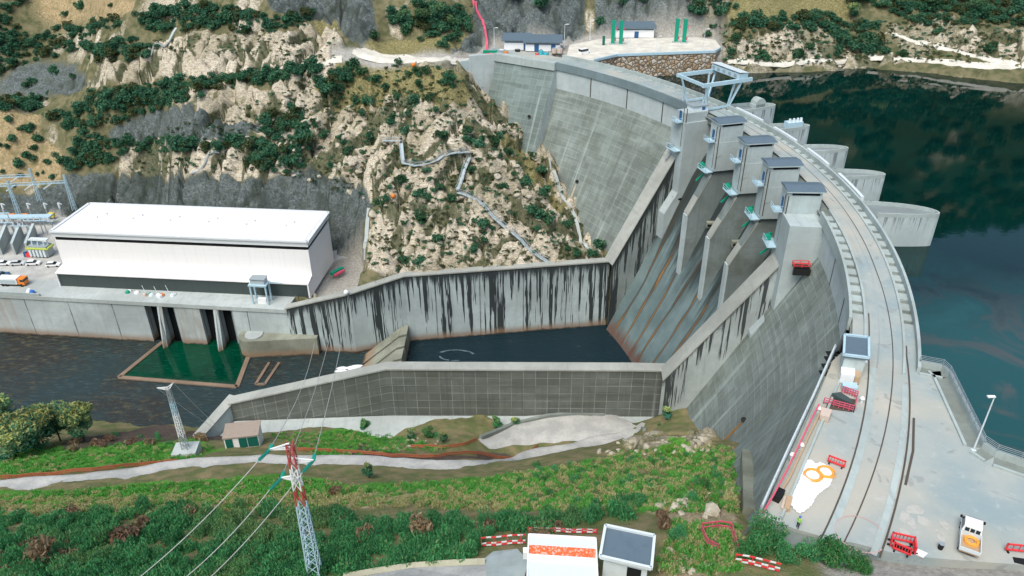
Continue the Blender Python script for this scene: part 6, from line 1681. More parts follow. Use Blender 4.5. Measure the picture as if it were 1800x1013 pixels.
# red and white plastic fences
def fence(pts, label, h=1.0, mat=('red', 'white'), nm='safety_fence', grounded=True, z=0, group=None):
    P = [on_ground(*p) for p in pts] if grounded else [np.array(at(*p, z)) for p in pts]
    t = thing(nm, label, 'fence', tuple(P[0]), 0, group)
    L = [0]; 
    for a, b in zip(P, P[1:]): L.append(L[-1]+np.linalg.norm((b-a)[:2]))
    s = np.arange(0, L[-1], .55); X = np.interp(s, L, [p[0] for p in P]); Y = np.interp(s, L, [p[1] for p in P]); Z = ground(X, Y) if grounded else np.full(len(X), z)
    key = '_'.join(mat)
    if key not in FM:
        if len(mat) > 1:
            q = NT('red and white slats'); sp = q.n('ShaderNodeSeparateXYZ'); q.l(q.uv, sp.inputs[0])
            FM[key] = q.out(q.mix(q.math('GREATER_THAN', q.math('FRACT', q.math('DIVIDE', sp.outputs[0], 1.3)), .5), (.70, .05, .055), (.74, .74, .73)), .5, .35)
        else: FM[key] = M[mat[0]]
    for k, zz in enumerate((.3, .65, h)):
        m = MB()
        for i in range(len(s)-1):
            a, b = np.array([X[i], Y[i], Z[i]+zz]), np.array([X[i+1], Y[i+1], Z[i+1]+zz]); d = b-a; sd = np.array([-d[1], d[0], 0]); sd = sd/np.linalg.norm(sd)*.035; up = np.array([0, 0, .1])
            u0, u1 = s[i]+k*.65, s[i+1]+k*.65; U = [(u0, 0), (u1, 0), (u1, 1), (u0, 1)]
            m.face([a-sd-up, b-sd-up, b-sd+up, a-sd+up], U); m.face([a+sd+up, b+sd+up, b+sd-up, a+sd-up], U); m.face([a-sd+up, b-sd+up, b+sd+up, a+sd+up], U)
        m.build('slat', FM[key], t)
    for i in range(0, len(s), max(3, len(s)//60)):
        m = MB(); a = np.array([X[i], Y[i], Z[i]]); m.beam(a, a+[0, 0, h+.15], .09); m.build('post', M[mat[0]], t)
    return t
FM = {}
fence([(842,962),(875,960),(908,958),(925,956)], 'red and white slatted fence left of the container cabin', 1.6)
fence([(925,936),(985,938),(1050,941)], 'low red and white tape fence behind the container cabin', .7)
fence([(1286,994),(1320,1000),(1365,1012)], 'red and white rail fence in front of the bushes at the bottom of the photo', 1.3)
fence([(1228,938),(1262,934),(1280,938),(1290,978)], 'faded pink netting fence round the bare rock by the platform corner', 1.3, ('pink',))
fence([(1228,940),(1236,962),(1260,975)], 'faded pink netting fence at the left of the bare rock', 1.1, ('pink',))
rust = paint('rusty orange net', (.42, .14, .07), .8, .2, .5); M['rustnet'] = rust
fence([(0,834),(80,829),(160,822),(240,814),(312,807)], 'rusty orange net fence along the left part of the gravel road', .9, ('rustnet',), 'net_fence')
fence([(520,790),(600,794),(680,802),(760,804),(850,801),(930,796),(945,785)], 'rusty orange net fence along the river side of the gravel road', .9, ('rustnet',), 'net_fence')
fence([(720,786),(780,788),(815,783),(838,774)], 'rusty orange net fence at the inside of the gravel hairpin', .9, ('rustnet',), 'net_fence')
# kerb round the hairpin
hp = [on_ground(*q) for q in [(842,771),(900,748),(960,734),(1010,730),(1060,733),(1100,744),(1130,760)]]
m = MB()
for p, q in zip(hp, hp[1:]): m.beam(p+[0, 0, .3], q+[0, 0, .3], .8, 1.0)
tag(m.build('kerb_wall', M['kerb_in']), 'low mossy concrete wall round the outside of the gravel hairpin', 'wall')
# gear at the foot of the dam
for px, py, nm, lab, mt in ((1118, 716, 'compressor', 'pale pink compressor at the foot of the dark panelled wall', 'tan'), (1160, 713, 'timber_pile', 'white and rust pile of boards at the foot of the dam', 'white')):
    p = on_ground(px, py); t = thing(nm, lab, nm.split('_')[0], tuple(p), .1)
    m = MB(); m.box((0, 0, .2), (3.2 if nm == 'compressor' else 8.5, 1.6, 1.4 if nm == 'compressor' else .6)); m.build('body', M[mt], t, local=True)
    m = MB(); m.box((-1.9, .2, 0), (.9, .9, 2.2)) if nm == 'compressor' else m.box((2.2, .6, .3), (4.6, .8, .9)); m.build('gas_bottle' if nm == 'compressor' else 'rusty_beam', M['yellow'] if nm == 'compressor' else M['rustnet'], t, local=True)
    m = MB(); m.beam((.0, 0, 1.6), (.4, 0, 2.6), .2) if nm == 'compressor' else m.box((-3, .5, .5), (2.0, .7, .5)); m.build('exhaust' if nm == 'compressor' else 'board', M['rustnet'], t, local=True)
# green and white hut on the river bank
gp = [at(*q, -49.6)[:2] for q in [(394,784),(454,778)]]; a, b = np.array(gp[0]), np.array(gp[1]); gz = float(ground(*((a+b)/2))[0])
gh2 = thing('pump_hut', 'white hut with dark green doors and brown roof on the river bank', 'hut', tuple(np.append((a+b)/2, -49.8)), math.atan2((b-a)[1], (b-a)[0]))
w = float(np.linalg.norm(b-a))
m = MB(); m.box((0, 2.2, -3), (w, 4.4, 6.0)); m.build('wall', M['white'], gh2, local=True)
m = MB(); m.obox((-w/2-.2, -.25, 3.0), (w+.4, 0, 0), (0, 5.0, .15), (0, 0, .3)); m.build('roof', M['brown_roof'], gh2, local=True)
for x, ww in ((-w*.36, 1.5), (.0*w+.3, 1.7), (w*.33, 2.2)):
    m = MB(); m.box((x, -.05, .1), (ww, .1, 2.6)); m.build('door', M['dgreen'], gh2, local=True)

# ------------------------------------------------------------------ pylons and wires
def pylon(base, h, w0, w1, bands, label):
    t = thing('lattice_pylon', label, 'pylon', tuple(base)); ORG[t.name] = (Vector((0, 0, 0)), 0)
    t.location = (0, 0, 0); b = np.array(base, float)
    zs = [0]+[z for z, _ in bands]
    for (z0, z1, mt) in [(0 if i == 0 else bands[i-1][0], bands[i][0], bands[i][1]) for i in range(len(bands))]:
        m = MB(); n = max(1, int((z1-z0)/1.25))
        cs = ((-1, -1), (1, -1), (1, 1), (-1, 1))
        for i in range(n):
            a0 = z0+(z1-z0)*i/n; a1 = z0+(z1-z0)*(i+1)/n; s0 = (w0+(w1-w0)*a0/h)/2; s1 = (w0+(w1-w0)*a1/h)/2
            for k in range(4):
                c, d = cs[k], cs[(k+1) % 4]
                m.beam(b+[c[0]*s0, c[1]*s0, a0], b+[c[0]*s1, c[1]*s1, a1], .13)
                m.beam(b+[c[0]*s0, c[1]*s0, a0], b+[d[0]*s1, d[1]*s1, a1], .07)
                m.beam(b+[d[0]*s0, d[1]*s0, a0], b+[c[0]*s1, c[1]*s1, a1], .07)
        m.build({'steel_blue': 'lattice_mast', 'steel_grey': 'lattice_mast', 'red_worn': 'red_section', 'white': 'white_section'}[mt], M[mt], t)
    return t
def hz_at(px, py, x, y):
    """height of the point above plan point (x,y) that is seen at image row py"""
    d = ray(px, py); return H+d[2]*y/d[1]
b1 = np.array(at(556, 1040, -12.0)); b1[2] = float(ground(b1[0], b1[1])[0])-.2
# vertical line seen from (513,785) to (552,1012)
h1 = hz_at(512, 775, b1[0], b1[1])-b1[2]
pA = pylon(b1, h1, 1.35, .6, [(h1*.58, 'steel_blue'), (h1*.69, 'red_worn'), (h1*.84, 'white'), (h1, 'red_worn')], 'red and white topped lattice pylon in the foreground bushes')
def crossarm(t, root, tip, ins=True):
    m = MB(); r, q = np.array(root), np.array(tip)
    m.beam(r+[0, 0, .5], q, .14); m.beam(r-[0, 0, .3], q, .14); m.beam(r, q, .12)
    ca = m.build('crossarm', M['white'], t); return q
ends = []
for px, py, ppx, ppy in ((472, 786, 512, 782), (548, 806, 520, 808), (492, 836, 522, 838)):
    r = np.array([b1[0], b1[1], hz_at(ppx, ppy, b1[0], b1[1])]); d = ray(px, py); k = r[1]/d[1]; q = np.array([d[0]*k, r[1], H+d[2]*k]); ends.append(crossarm(pA, r, q))
base2 = np.array(on_ground(326, 792)); h2 = hz_at(291, 676, base2[0], base2[1])-base2[2]
pB = pylon(base2, h2, 1.15, .65, [(h2*.28, 'steel_grey'), (h2*.62, 'white'), (h2*.8, 'steel_blue'), (h2, 'steel_grey')], 'grey lattice pylon on a concrete block beside the river')
m = MB(); m.box(tuple(base2-[0, 0, 1.8]), (5.0, 4.0, 3.4), .1); tag(m.build('pylon_footing', M['apron']), 'pale concrete block carrying the river bank pylon', 'footing')
tips2 = []
for px, py in ((274, 676), (303, 667)):
    r = base2+[0, 0, h2-.3]; d = ray(px, py); k = r[1]/d[1]; tips2.append(crossarm(pB, r, np.array([d[0]*k, r[1], H+d[2]*k])))
def wire(p, q, sag, label, r=.045, group=None):
    m = MB(); p, q = np.array(p), np.array(q); n = 24
    P = [p+(q-p)*f-[0, 0, 4*sag*f*(1-f)] for f in np.linspace(0, 1, n)]
    for a, b in zip(P, P[1:]): m.cyl(a, b, r, n=5, caps=False)
    return tag(m.build('power_line', M['wire']), label, 'wire', group)
def insulator(p, dirv, lab):
    m = MB(); d = np.array(dirv, float); d /= np.linalg.norm(d); p = np.array(p)
    for k in range(8): m.cyl(p+d*(.2+.2*k), p+d*(.3+.2*k), .22, .14, 8)
    m.cyl(p, p+d*1.9, .06, n=6)
    tag(m.build('insulator_string', M['insul']), lab, 'insulator', 'teal insulator strings on the foreground pylon'); return p+d*1.9
# wires from the foreground pylon towards the lower left and over the basin
names = ('left', 'right', 'lower')
lowL = [at(212, 1030, -4), at(336, 1035, -6), at(292, 1032, -5)]
upE = [(560, 560, 12), (610, 515, -44), (515, 690, -30)]
far_tips = [at(552, 600, -33), at(612, 517, -45.5), at(585, 560, -40)]
for k in range(3):
    q = ends[k]; lo = np.array(lowL[k]); up = np.array(far_tips[k])
    a = insulator(q, lo-q, 'teal insulator string on the near side of the %s crossarm of the foreground pylon' % names[k]); b = insulator(q, up-q, 'teal insulator string on the far side of the %s crossarm of the foreground pylon' % names[k])
    wire(a, lo, .8, 'power line running down left from the %s crossarm of the foreground pylon' % names[k]); wire(b, up, 2.0, 'power line crossing the basin from the %s crossarm of the foreground pylon' % names[k])
for k, q in enumerate(tips2): wire(q, at((395, 410)[k], (760, 772)[k], -52), .6, ('outer', 'inner')[k]+' stay line from the river bank pylon to the wall end', .035)
# ------------------------------------------------------------------ vegetation and rocks
def leaf_cloud(n_lobe, r, h, n_leaf, leaf, upright=0.0, seed=0, flat=.75, lob=1.0):
    """returns quads (n,4,3) and tint (n,2) of a bush of many leaf clumps around (0,0,0)"""
    g = np.random.default_rng(seed); c = []; tint = []
    lobes = [(g.uniform(-.6, .6)*r, g.uniform(-.6, .6)*r, h*g.uniform(.25, .8), g.uniform(.35, .62)*r*lob, g.uniform(0, 1)) for _ in range(n_lobe)]
    per = n_leaf//n_lobe
    for (x, y, z, rr, tn) in lobes:
        d = g.normal(size=(per, 3)); d /= np.linalg.norm(d, axis=1)[:, None]; rad = rr*g.uniform(.55, 1.05, per)**.6
        p = np.array([x, y, z])+d*rad[:, None]*[1, 1, flat]; p[:, 2] = np.maximum(p[:, 2], .02+g.uniform(0, .15, per)*h)
        c.append(p); tint.append(np.c_[np.clip(tn*.5+g.uniform(0, .5, per), 0, 1), (g.uniform(size=per) < .10)*g.uniform(.4, 1, per)])
    c = np.concatenate(c); tint = np.concatenate(tint); n = len(c)
    u = g.normal(size=(n, 3)); u[:, 2] = u[:, 2]*.6+upright*2; u /= np.linalg.norm(u, axis=1)[:, None]
    v = np.cross(u, g.normal(size=(n, 3))); v /= np.linalg.norm(v, axis=1)[:, None]
    s = leaf*g.uniform(.6, 1.3, n)[:, None]; wv = v*s*(.35 if upright else .6); uu = u*s*(1.7 if upright else 1)
    Q = np.stack([c-wv-uu*.5, c+wv-uu*.5, c+wv*.5+uu*.6, c-wv*.5+uu*.6], 1)
    return Q, tint
def cloud_mesh(name, Qs, Ts, mat):
    V = np.concatenate([q.reshape(-1, 3) for q in Qs]); T = np.concatenate([np.repeat(t, 4, 0) for t in Ts]); n = len(V)
    me = bpy.data.meshes.new(name)
    o = np_mesh(name, V, np.arange(n).reshape(-1, 4), mat, {'tint': np.c_[T, np.zeros(n), np.ones(n)]}); return o
def place(Q, x, y, z, s, rz, sz=1.0):
    c, si = math.cos(rz), math.sin(rz); R = np.array([[c, -si, 0], [si, c, 0], [0, 0, sz]])
    return (Q@R.T)*s+np.array([x, y, z])
def scatter_px(polys, n):
    out = []; area = []
    for p in polys:
        a = abs(sum(p[i][0]*p[(i+1) % len(p)][1]-p[(i+1) % len(p)][0]*p[i][1] for i in range(len(p))))/2; area.append(a)
    for p, a in zip(polys, area):
        k = int(round(n*a/sum(area))); xs = [q[0] for q in p]; ys = [q[1] for q in p]; c = 0; tries = 0
        while c < k and tries < 60*k+100:
            tries += 1; x, y = random.uniform(min(xs), max(xs)), random.uniform(min(ys), max(ys))
            if inpoly(np.array([x]), np.array([y]), p)[0]: out.append((x, y)); c += 1
    return out
VAR = [leaf_cloud(8, 1.15, 1.5, 430, .20, 0, 100+k) for k in range(5)]
SCRUB_P = [[(-10,15),(50,-10),(20,30),(60,55),(120,42),(212,18),(216,40),(150,64),(70,64),(-10,74)], [(-10,72),(70,64),(150,70),(240,62),(290,74),(260,95),(200,112),(130,88),(60,102),(-10,126)],
  [(240,25),(300,4),(400,5),(480,24),(562,20),(540,42),(440,62),(400,46),(330,50),(270,52)], [(145,158),(300,135),(450,124),(560,108),(592,120),(480,147),(330,157),(230,187),(150,182)],
  [(-10,162),(90,157),(86,186),(10,190)], [(75,202),(150,172),(230,176),(340,158),(362,166),(240,202),(150,232)], [(125,252),(150,228),(232,250),(215,278),(112,292)],
  [(465,200),(530,190),(552,215),(545,262),(505,250),(460,228)], [(225,240),(350,248),(470,240),(470,262),(340,262),(230,262)], [(430,262),(520,255),(540,300),(505,300),(430,290)],
  [(690,22),(760,4),(822,20),(832,58),(790,78),(740,50),(690,45)], [(1500,-10),(1810,-10),(1810,58),(1740,50),(1640,55),(1560,30)], [(1280,42),(1420,30),(1540,52),(1540,98),(1500,92),(1420,56),(1300,66)],
  [(1540,60),(1560,100),(1530,108),(1510,90)], [(560,135),(600,118),(640,125),(600,165),(560,170)], [(1210,-5),(1290,-5),(1280,35),(1220,30)], [(0,-40),(560,-40),(600,-60),(0,-60)], [(1290,-60),(1800,-60),(1800,-10),(1290,-10)]]
pts = scatter_px(SCRUB_P, 2300); random.shuffle(pts)
Qs, Ts, Qo, To = [], [], [], []
for (x, y) in pts:
    p = on_ground(x, y); k = random.randrange(5); s = random.choice((.8, 1.0, 1.3, 1.6, 2.2))*random.uniform(.85, 1.15)
    q = place(VAR[k][0], p[0], p[1], p[2]-.25, s, random.uniform(0, 6.28), random.uniform(.7, 1.2)); tt = VAR[k][1]*random.uniform(.4, 1.15)
    if random.random() < .2: Qo.append(q); To.append(tt)
    else: Qs.append(q); Ts.append(tt)
# low heath between the rocks
HE = leaf_cloud(4, .8, .5, 70, .2, 0, 950, .5)
for (x, y) in scatter_px([[(0,60),(600,110),(600,60),(300,60)], [(480,160),(560,120),(640,170),(835,130),(955,268),(1050,455),(700,475),(650,460),(655,350),(480,300),(240,300),(200,250)], [(1270,50),(1800,40),(1800,118),(1270,118)], [(1270,50),(1800,40),(1800,118),(1270,118)], [(560,110),(800,118),(780,180),(620,190)]], 2600):
    p = on_ground(x, y); q = place(HE[0], p[0], p[1], p[2]-.05, random.uniform(.5, 1.5), random.uniform(0, 6.28)); tt = HE[1]*random.uniform(.3, 1.2)
    if random.random() < .6: Qo.append(q); To.append(tt)
    else: Qs.append(q); Ts.append(tt)
o = cloud_mesh('heath', Qo, To, M['scrub_olive']); tag(o, 'olive heath and low scrub between the pale rocks of the far hillside', 'heath', kind='stuff')
# wooded ridge above the frame, reflected in the lake
for _ in range(1100):
    x, y = random.uniform(-60, 420), random.uniform(312, 440); z = ground(x, y)[0]; k = random.randrange(5)
    Qs.append(place(VAR[k][0], x, y, z-.3, random.uniform(2.2, 4.2), random.uniform(0, 6.28))); Ts.append(VAR[k][1]*random.uniform(.5, 1.1))
o = cloud_mesh('scrub', Qs, Ts, M['scrub']); tag(o, 'dark green scrub covering the far hillsides in dense bands', 'scrub', kind='stuff')
# individual shrubs
protos = {}
def bush_obj(key, V, mat, label, cat, group, loc, s, rz, sz=1.0, name='shrub'):
    if key not in protos:
        o = cloud_mesh(name, [V[0]], [V[1]], mat); protos[key] = o.data
    else:
        o = bpy.data.objects.new(name, protos[key]); COL.objects.link(o)
    o.location = loc; o.scale = (s, s, s*sz); o.rotation_euler = (0, 0, rz); tag(o, label, cat, group); return o
IND = [(620,112),(640,130),(665,142),(705,112),(722,132),(740,152),(755,128),(776,120),(790,136),(681,156),(700,172),(732,182),(760,170),(772,196),(800,152),(812,216),(820,236),(850,246),(880,240),(868,254),(600,172),(640,198),(655,240),(660,252),(600,242),(585,290),(615,260),(640,268),(706,320),(718,330),(740,345),(752,300),(765,335),(800,352),(830,300),(870,312),(890,330),(905,308),(925,325),(940,280),(948,300),(955,345),(850,400),(846,425),(835,440),(790,445),(700,455),(735,460),(770,420),(712,392),(745,390),(690,330),(680,350),(905,380),(935,375),(945,405),(960,385),(985,430),(1010,450),(1000,400),(830,250),(845,258),(560,220),(575,240),(500,225),(520,250),(480,270),(450,275),(690,210),(715,232),(652,180),(628,180),(780,240),(720,200),(745,215),(880,275),(900,270),(915,290),(1040,452),(1052,440),(660,60),(700,40),(720,55),(810,72),(780,80),(745,70),(1300,75),(1330,60),(1350,112),(1402,108),(1410,102),(1460,108),(1475,98),(1440,108),(1340,105),(1290,105),(1590,108),(1650,70),(1740,100),(1700,50),(380,140),(30,240),(50,270),(25,320),(40,302),(95,305),(60,215),(160,285),(180,268),(300,240),(345,250),(380,248),(330,150),(1245,68),(1262,52),(1480,70),(1520,72),(1550,95),(1380,30),(1300,20),(1260,20)]
IND += [(20,205),(48,215),(70,240),(15,250),(60,255),(85,280),(35,285),(70,300),(10,295),(100,270),(120,20),(150,8),(200,5),(95,120),(130,130),(60,140)]
for k, (x, y) in enumerate(IND[:]): IND.append((x+random.uniform(-16, 16), y+random.uniform(-10, 10))) if k % 2 == 0 else None
G1 = 'dark green shrubs scattered over the far hillsides'
for k, (x, y) in enumerate(IND):
    p = on_ground(x, y); v = random.randrange(5)
    bush_obj(('s', v), VAR[v], M['scrub'], 'dark green rounded shrub growing among the pale rocks of the far hillside', 'shrub', G1, (p[0], p[1], p[2]-.25), random.uniform(.85, 2.2), random.uniform(0, 6.28), random.uniform(.8, 1.2))
# broom thicket at the bottom
BR = [leaf_cloud(14, 1.25, 1.7, 900, .15, 1.3, 300+k, .9) for k in range(4)]
THK = [[(-10,905),(300,888),(560,900),(720,912),(900,915),(1120,880),(1132,908),(1050,925),(930,938),(840,945),(820,985),(700,990),(600,1020),(-10,1040)]]
Qs, Ts = [], []
for (x, y) in scatter_px(THK, 520):
    p = on_ground(x, min(y, 1012)) if y < 1012 else np.array(at(x, y, on_ground(x, 1011)[2]+.5)); k = random.randrange(4)
    Qs.append(place(BR[k][0], p[0], p[1], ground(p[0], p[1])[0]-.3, random.uniform(.75, 1.35), random.uniform(0, 6.28), random.uniform(.8, 1.2))); t_ = BR[k][1]*random.uniform(.4, 1.15); t_ = t_.copy(); o_ = fbm(np.array([p[0]/7]), np.array([p[1]/7]), 17, 3)[0]; t_[:, 1] = np.clip(t_[:, 1]+max(0, (o_-.54)*3.2)*np.random.default_rng(int(x)+50).uniform(.2, 1, len(t_)), 0, 1); Ts.append(t_)
o = cloud_mesh('broom_thicket', Qs, Ts, M['gorse']); tag(o, 'dense green broom thicket along the bottom of the photo', 'thicket', kind='stuff')
BF = [leaf_cloud(16, 1.1, 1.7, 3000, .085, .9, 800+k, .9) for k in range(3)]
for k, (x, y, s, lab) in enumerate(((1335, 968, 2.1, 'largest dark green bush beside the lower corner of the platform'), (1302, 990, 1.4, 'small green bush between the pink netting and the red and white rail fence'), (1412, 990, 1.35, 'middle bush of the row below the platform edge'), (1458, 1000, 1.9, 'right hand green bush below the ends of the road rails'), (1375, 1004, 1.3, 'low bush behind the red and white rail fence'), (1190, 930, 1.1, 'green bush beside the bare tan rock right of the grey hut'), (1500, 1012, 1.2, 'small bush at the bottom edge under the deck'))):
    q = at(x, y, -.6); zz = float(ground(q[0], q[1])[0]); bush_obj(('f', k % 3), BF[k % 3], M['gorse'], lab, 'bush', None, (q[0], q[1], zz-.2), s, k*1.3, .95, 'bush')
# smaller bushes and brush on the near slope
G2 = 'small green bushes on the near slope'
for k, (x, y) in enumerate(scatter_px([[(900,820),(1250,800),(1280,900),(900,890)], [(640,765),(830,760),(830,785),(700,790)], [(120,740),(300,755),(300,780),(120,770)], [(1130,725),(1200,722),(1200,760),(1130,750)]], 64)):
    p = on_ground(x, y); v = random.randrange(4)
    bush_obj(('b', v), BR[v], M['gorse'], 'small green bush on the grassy near slope', 'bush', G2, (p[0], p[1], p[2]-.15), random.uniform(.4, .8), random.uniform(0, 6.28), .9, 'bush')
DR = [leaf_cloud(5, 1.0, 1.0, 240, .22, .6, 500+k) for k in range(2)]
G3 = 'brown dry bushes on the near bank'
for k, (x, y) in enumerate(scatter_px([[(100,770),(380,752),(380,772),(110,786)], [(0,960),(120,940),(120,1000),(0,1005)], [(560,890),(640,905),(600,930)], [(840,925),(1000,930),(1000,945),(850,945)], [(690,915),(760,915),(740,950)], [(1140,905),(1180,915),(1170,935)]], 46)):
    p = on_ground(x, y); bush_obj(('d', k % 2), DR[k % 2], M['dry'], 'brown dry bush among the green growth of the near bank', 'bush', G3, (p[0], p[1], p[2]-.1), random.uniform(.8, 1.7), k, .9, 'dry_bush')
for k, (x, y, s, lab) in enumerate(((70, 985, 2.6, 'large brown dry bush at the lower left of the broom thicket'), (215, 955, 2.0, 'rust brown bush in the middle of the left thicket'), (250, 935, 1.8, 'pale brown bare bush left of the foreground wires'), (745, 940, 1.9, 'brown bare bush left of the slatted fence'), (640, 945, 1.5, 'reddish brown bush low in the thicket'), (120, 905, 1.8, 'greyish brown bush at the upper edge of the left thicket'), (330, 905, 1.6, 'brown bush at the thicket edge under the white rubbish'), (585, 868, 1.2, 'upright rusty bush beside the foreground pylon'), (1165, 928, 1.4, 'rusty red bush beside the bare rock'))):
    p = on_ground(x, y); bush_obj(('d', k % 2), DR[k % 2], M['dry'], lab, 'bush', None, (p[0], p[1], p[2]+(.7 if y > 930 else .1)), s, k*1.1, 1.1, 'dry_bush')
# grass
GR = leaf_cloud(5, .55, .28, 46, .16, 1.0, 900, .5)
Qs, Ts = [], []
for (x, y) in scatter_px([[(-10,862),(300,845),(500,835),(630,855),(900,835),(1010,818),(1110,795),(1290,790),(1290,905),(900,900),(700,890),(-10,905)], [(-10,790),(330,765),(390,790),(310,808),(-10,835)], [(470,760),(640,755),(800,790),(560,800)], [(1180,920),(1300,930),(1290,1010),(1150,1010)]], 5200):
    p = on_ground(x, y); Qs.append(place(GR[0], p[0], p[1], p[2], random.uniform(.7, 1.6), random.uniform(0, 6.28))); Ts.append(np.c_[GR[1][:, 0]*random.uniform(.3, 1.1), GR[1][:, 1]*0+(random.random() < (.42 if x > 880 and y > 790 else (.8 if y > 866 else .2)))*.9])
o = cloud_mesh('grass', Qs, Ts, M['grassblade']); tag(o, 'tufts of green and straw coloured grass on the near slope', 'grass', kind='stuff')
# trees on the river bank
def tree(px, py, h, r, mat, label, seed, nl=11, leaf=.5, name='tree', grp=None):
    p = on_ground(px, py); t = thing(name, label, 'tree', tuple(p), 0, grp)
    m = MB(); g = random.Random(seed); m.cyl((0, 0, -.5), (.1, .1, h*.45), .22, .13, 8)
    tops = []
    for k in range(6):
        a = k*1.05+g.uniform(-.3, .3); q = (r*.5*math.cos(a), r*.5*math.sin(a), h*g.uniform(.55, .8)); m.cyl((.05, .05, h*g.uniform(.25, .42)), q, .09, .04, 6)
    m.build('trunk', M['bark'], t, local=True)
    Q, T = leaf_cloud(int(nl*(2.6 if r > 3.5 else 1.6)), r, h*1.02, 4200 if r > 3.5 else 1500, leaf*.75, .25, seed, .8, .62 if r > 3.5 else 1); Q = Q.copy(); T = T.copy()
    T[:, 1] = np.clip((Q[:, :, 2].mean(1)/h-.4)*1.6, 0, .95)*(np.random.default_rng(seed).uniform(size=len(T)) < .7)
    cr = cloud_mesh('crown', [Q], [T], mat); cr.parent = t
tree(12, 766, 15.5, 6.0, M['acacia'], 'yellow green tree at the left edge on the river bank', 1)
tree(66, 776, 11.5, 6.2, M['acacia'], 'broad blue green tree in the middle of the river bank group', 2)
tree(104, 768, 12.5, 4.6, M['acacia'], 'tree with yellow flowering top beside the river, second from the right', 3)
tree(146, 768, 11.5, 4.2, M['acacia'], 'rightmost yellow green tree of the river bank group', 4)
tree(26, 795, 8.5, 5.2, M['acacia'], 'low dark blue green tree in front of the river bank group', 5)
tree(645, 838, 5.0, 1.1, M['acacia'], 'slender young tree standing on the gravel road edge', 6, 6, .3)
for k, (x, y) in enumerate(((905, 747), (870, 752), (720, 768), (750, 768), (775, 776), (640, 752), (1170, 740))):
    tree(x, y, random.uniform(2.6, 4), 1.2, M['acacia'] if k % 2 == 0 else M['gorse'], ['spindly yellowish sapling in front of the pale apron', 'thin grey green sapling left of the hairpin', 'first young tree below the pale apron', 'second young tree below the pale apron', 'third young tree beside the rusty net fence', 'single dark shrub tree at the left end of the pale apron', 'leafy tree at the foot of the dam beside the hairpin'][k], 20+k, 5, .3, 'young_tree')
for k, (x, y, h) in enumerate(((715, 42, 6), (745, 45, 7), (775, 40, 7.5), (805, 55, 6), (1590, 25, 7), (1640, 30, 8), (1720, 38, 8), (1500, 40, 7), (1430, 45, 5))):
    tree(x, y, h, h*.42, M['scrub'] if k not in (4, 7) else M['acacia'], 'dark bushy tree high on the far hillside', 40+k, 8, .5, 'hillside_tree', 'bushy trees high on the far hillside')

# loose rocks
def rock_mesh(seed):
    g = np.random.default_rng(seed); m = MB(); n1, n2 = 9, 6
    ax = g.uniform(.6, 1.3, 3); P = []
    nr = g.normal(size=(9, 3)); nr /= np.linalg.norm(nr, axis=1)[:, None]; dd = g.uniform(.42, .85, 9)
    for i in range(n2+1):
        row = []
        for j in range(n1+1):
            th, ph_ = PI*i/n2, 2*PI*(j % n1)/n1; d = np.array([math.sin(th)*math.cos(ph_), math.sin(th)*math.sin(ph_), math.cos(th)])
            s = min(1.0, *[dd[k]/max(.15, d@nr[k]) for k in range(9)]); row.append(tuple(d*s*ax*[1, 1, .75]))
        P.append(row)
    m.grid(P, None, flip=False); return m
def rock_mat():
    t = NT('pale granite boulder'); pos = t.pos; oi = t.n('ShaderNodeObjectInfo'); n = t.noise(pos, 1.3, 6, .7); n2 = t.noise(pos, .5, 4)
    c = t.ramp(n, [(.25, (.24, .20, .14)), (.5, (.46, .41, .32)), (.75, (.58, .54, .46))]); c = t.mix(t.math('MULTIPLY', oi.outputs['Random'], .4), c, (.30, .28, .24)); c = t.mix(t.math('MULTIPLY', t.smooth(n2, .55, .7), .5), c, (.13, .14, .06))
    t.bump(n, .6, .2); return t.out(c, .92, .15)
M['rock'] = rock_mat()
rp = []
for k in range(7): rp.append(rock_mesh(700+k).build('boulder', M['rock']))
G4, G5 = 'pale boulders on the far rock slope', 'pale boulders beside the gravel hairpin'
cnt = 0
def boulder(x, y, s, label, group):
    global cnt
    p = on_ground(x, y); k = cnt % 7
    o = rp[k] if cnt < 7 else bpy.data.objects.new('boulder', rp[k].data)
    if cnt >= 7: COL.objects.link(o)
    o.location = (p[0], p[1], p[2]-s*.02); o.scale = (s*random.uniform(.8, 1.5), s, s*random.uniform(.6, 1)); o.rotation_euler = (random.uniform(-.4, .4), random.uniform(-.4, .4), random.uniform(0, 6.28)); tag(o, label, 'boulder', group); cnt += 1
CS = [[(480,165),(560,120),(640,170),(700,190),(800,190),(835,130),(955,268),(1050,455),(700,475),(650,460),(655,350),(480,300)], [(480,165),(560,120),(640,170),(700,190),(655,350),(480,300)]]
for (x, y) in scatter_px(CS, 80): boulder(x, y, random.uniform(.6, 2.2), 'pale granite boulder lying on the far rock slope below the crest road', G4)
for (x, y) in scatter_px([[(1040,800),(1110,770),(1240,768),(1250,800),(1130,810)], [(1215,790),(1260,800),(1250,815)], [(1130,880),(1230,880),(1280,920),(1190,915)], [(1180,975),(1240,965),(1250,1010),(1180,1010)]], 62): boulder(x, y, random.uniform(.35, 1.15), 'pale boulder on the near slope beside the gravel hairpin or platform corner', G5)
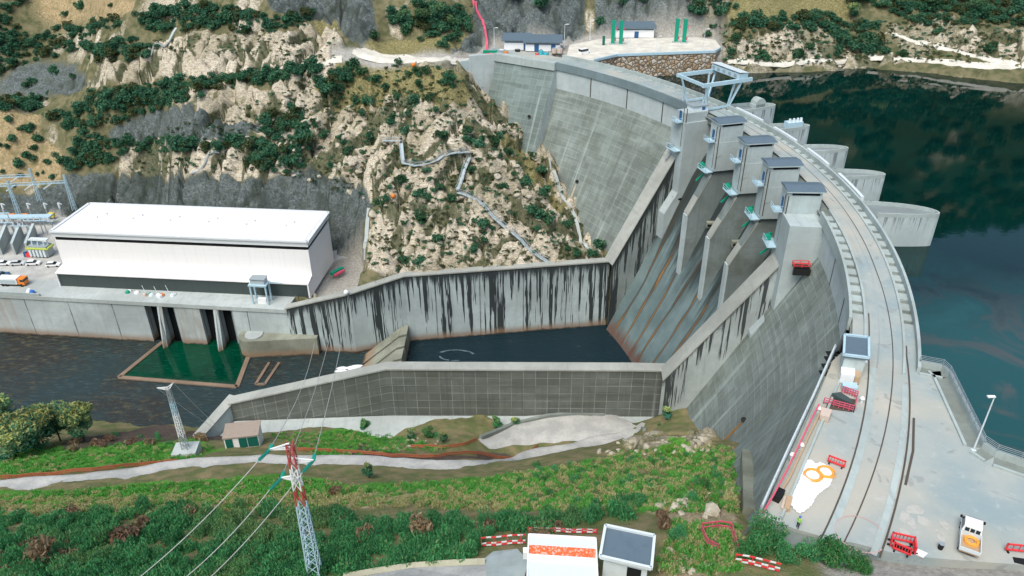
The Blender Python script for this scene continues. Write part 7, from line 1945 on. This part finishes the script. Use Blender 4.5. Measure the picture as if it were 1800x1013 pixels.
for (x, y) in scatter_px([[(640,790),(720,782),(730,790),(650,800)], [(650,760),(820,775),(830,785),(700,785)]], 16): boulder(x, y, random.uniform(.3, .7), 'pale boulder on the near slope beside the gravel hairpin or platform corner', G5)
# ------------------------------------------------------------------ camera, sky and sun
cam = bpy.data.cameras.new('camera'); co = bpy.data.objects.new('camera', cam); COL.objects.link(co)
cam.sensor_width = 36.0; cam.lens = 36.0*F/1800; cam.clip_end = 3000; cam.clip_start = .5
co.location = (0, 0, H)
co.matrix_world = Matrix.Translation((0, 0, H)) @ Matrix.Rotation(PI/2-PITCH, 4, 'X') @ Matrix.Rotation(ROLL, 4, 'Z')
SC.camera = co
w = bpy.data.worlds.new('World'); SC.world = w; w.use_nodes = True
wt = w.node_tree; sky = wt.nodes.new('ShaderNodeTexSky'); sky.sky_type = 'NISHITA'; sky.sun_disc = False
SUN_EL, SUN_AZ = math.radians(58), math.radians(205)
sky.sun_elevation = SUN_EL; sky.sun_rotation = SUN_AZ; sky.air_density = 1.0; sky.dust_density = 3.5; sky.ozone_density = 1.2
bg = wt.nodes['Background']; tn = wt.nodes.new('ShaderNodeMix'); tn.data_type = 'RGBA'; tn.blend_type = 'MULTIPLY'; tn.inputs[0].default_value = 1; tn.inputs[7].default_value = (.97, 1.035, 1.02, 1)
wt.links.new(sky.outputs[0], tn.inputs[6]); wt.links.new(tn.outputs[2], bg.inputs[0]); bg.inputs[1].default_value = .128
sl_ = bpy.data.lights.new('sun', 'SUN'); sl_.energy = 1.5; sl_.angle = math.radians(32); sl_.color = (1.0, .95, .88)
so = bpy.data.objects.new('sun', sl_); COL.objects.link(so)
dirv = Vector((math.sin(SUN_AZ)*math.cos(SUN_EL), math.cos(SUN_AZ)*math.cos(SUN_EL), math.sin(SUN_EL)))
so.rotation_euler = dirv.to_track_quat('Z', 'Y').to_euler(); so.location = (60, -60, 200)
SC.view_settings.view_transform = 'Standard'; SC.view_settings.look = 'None'; SC.view_settings.gamma = 1; SC.view_settings.exposure = .68
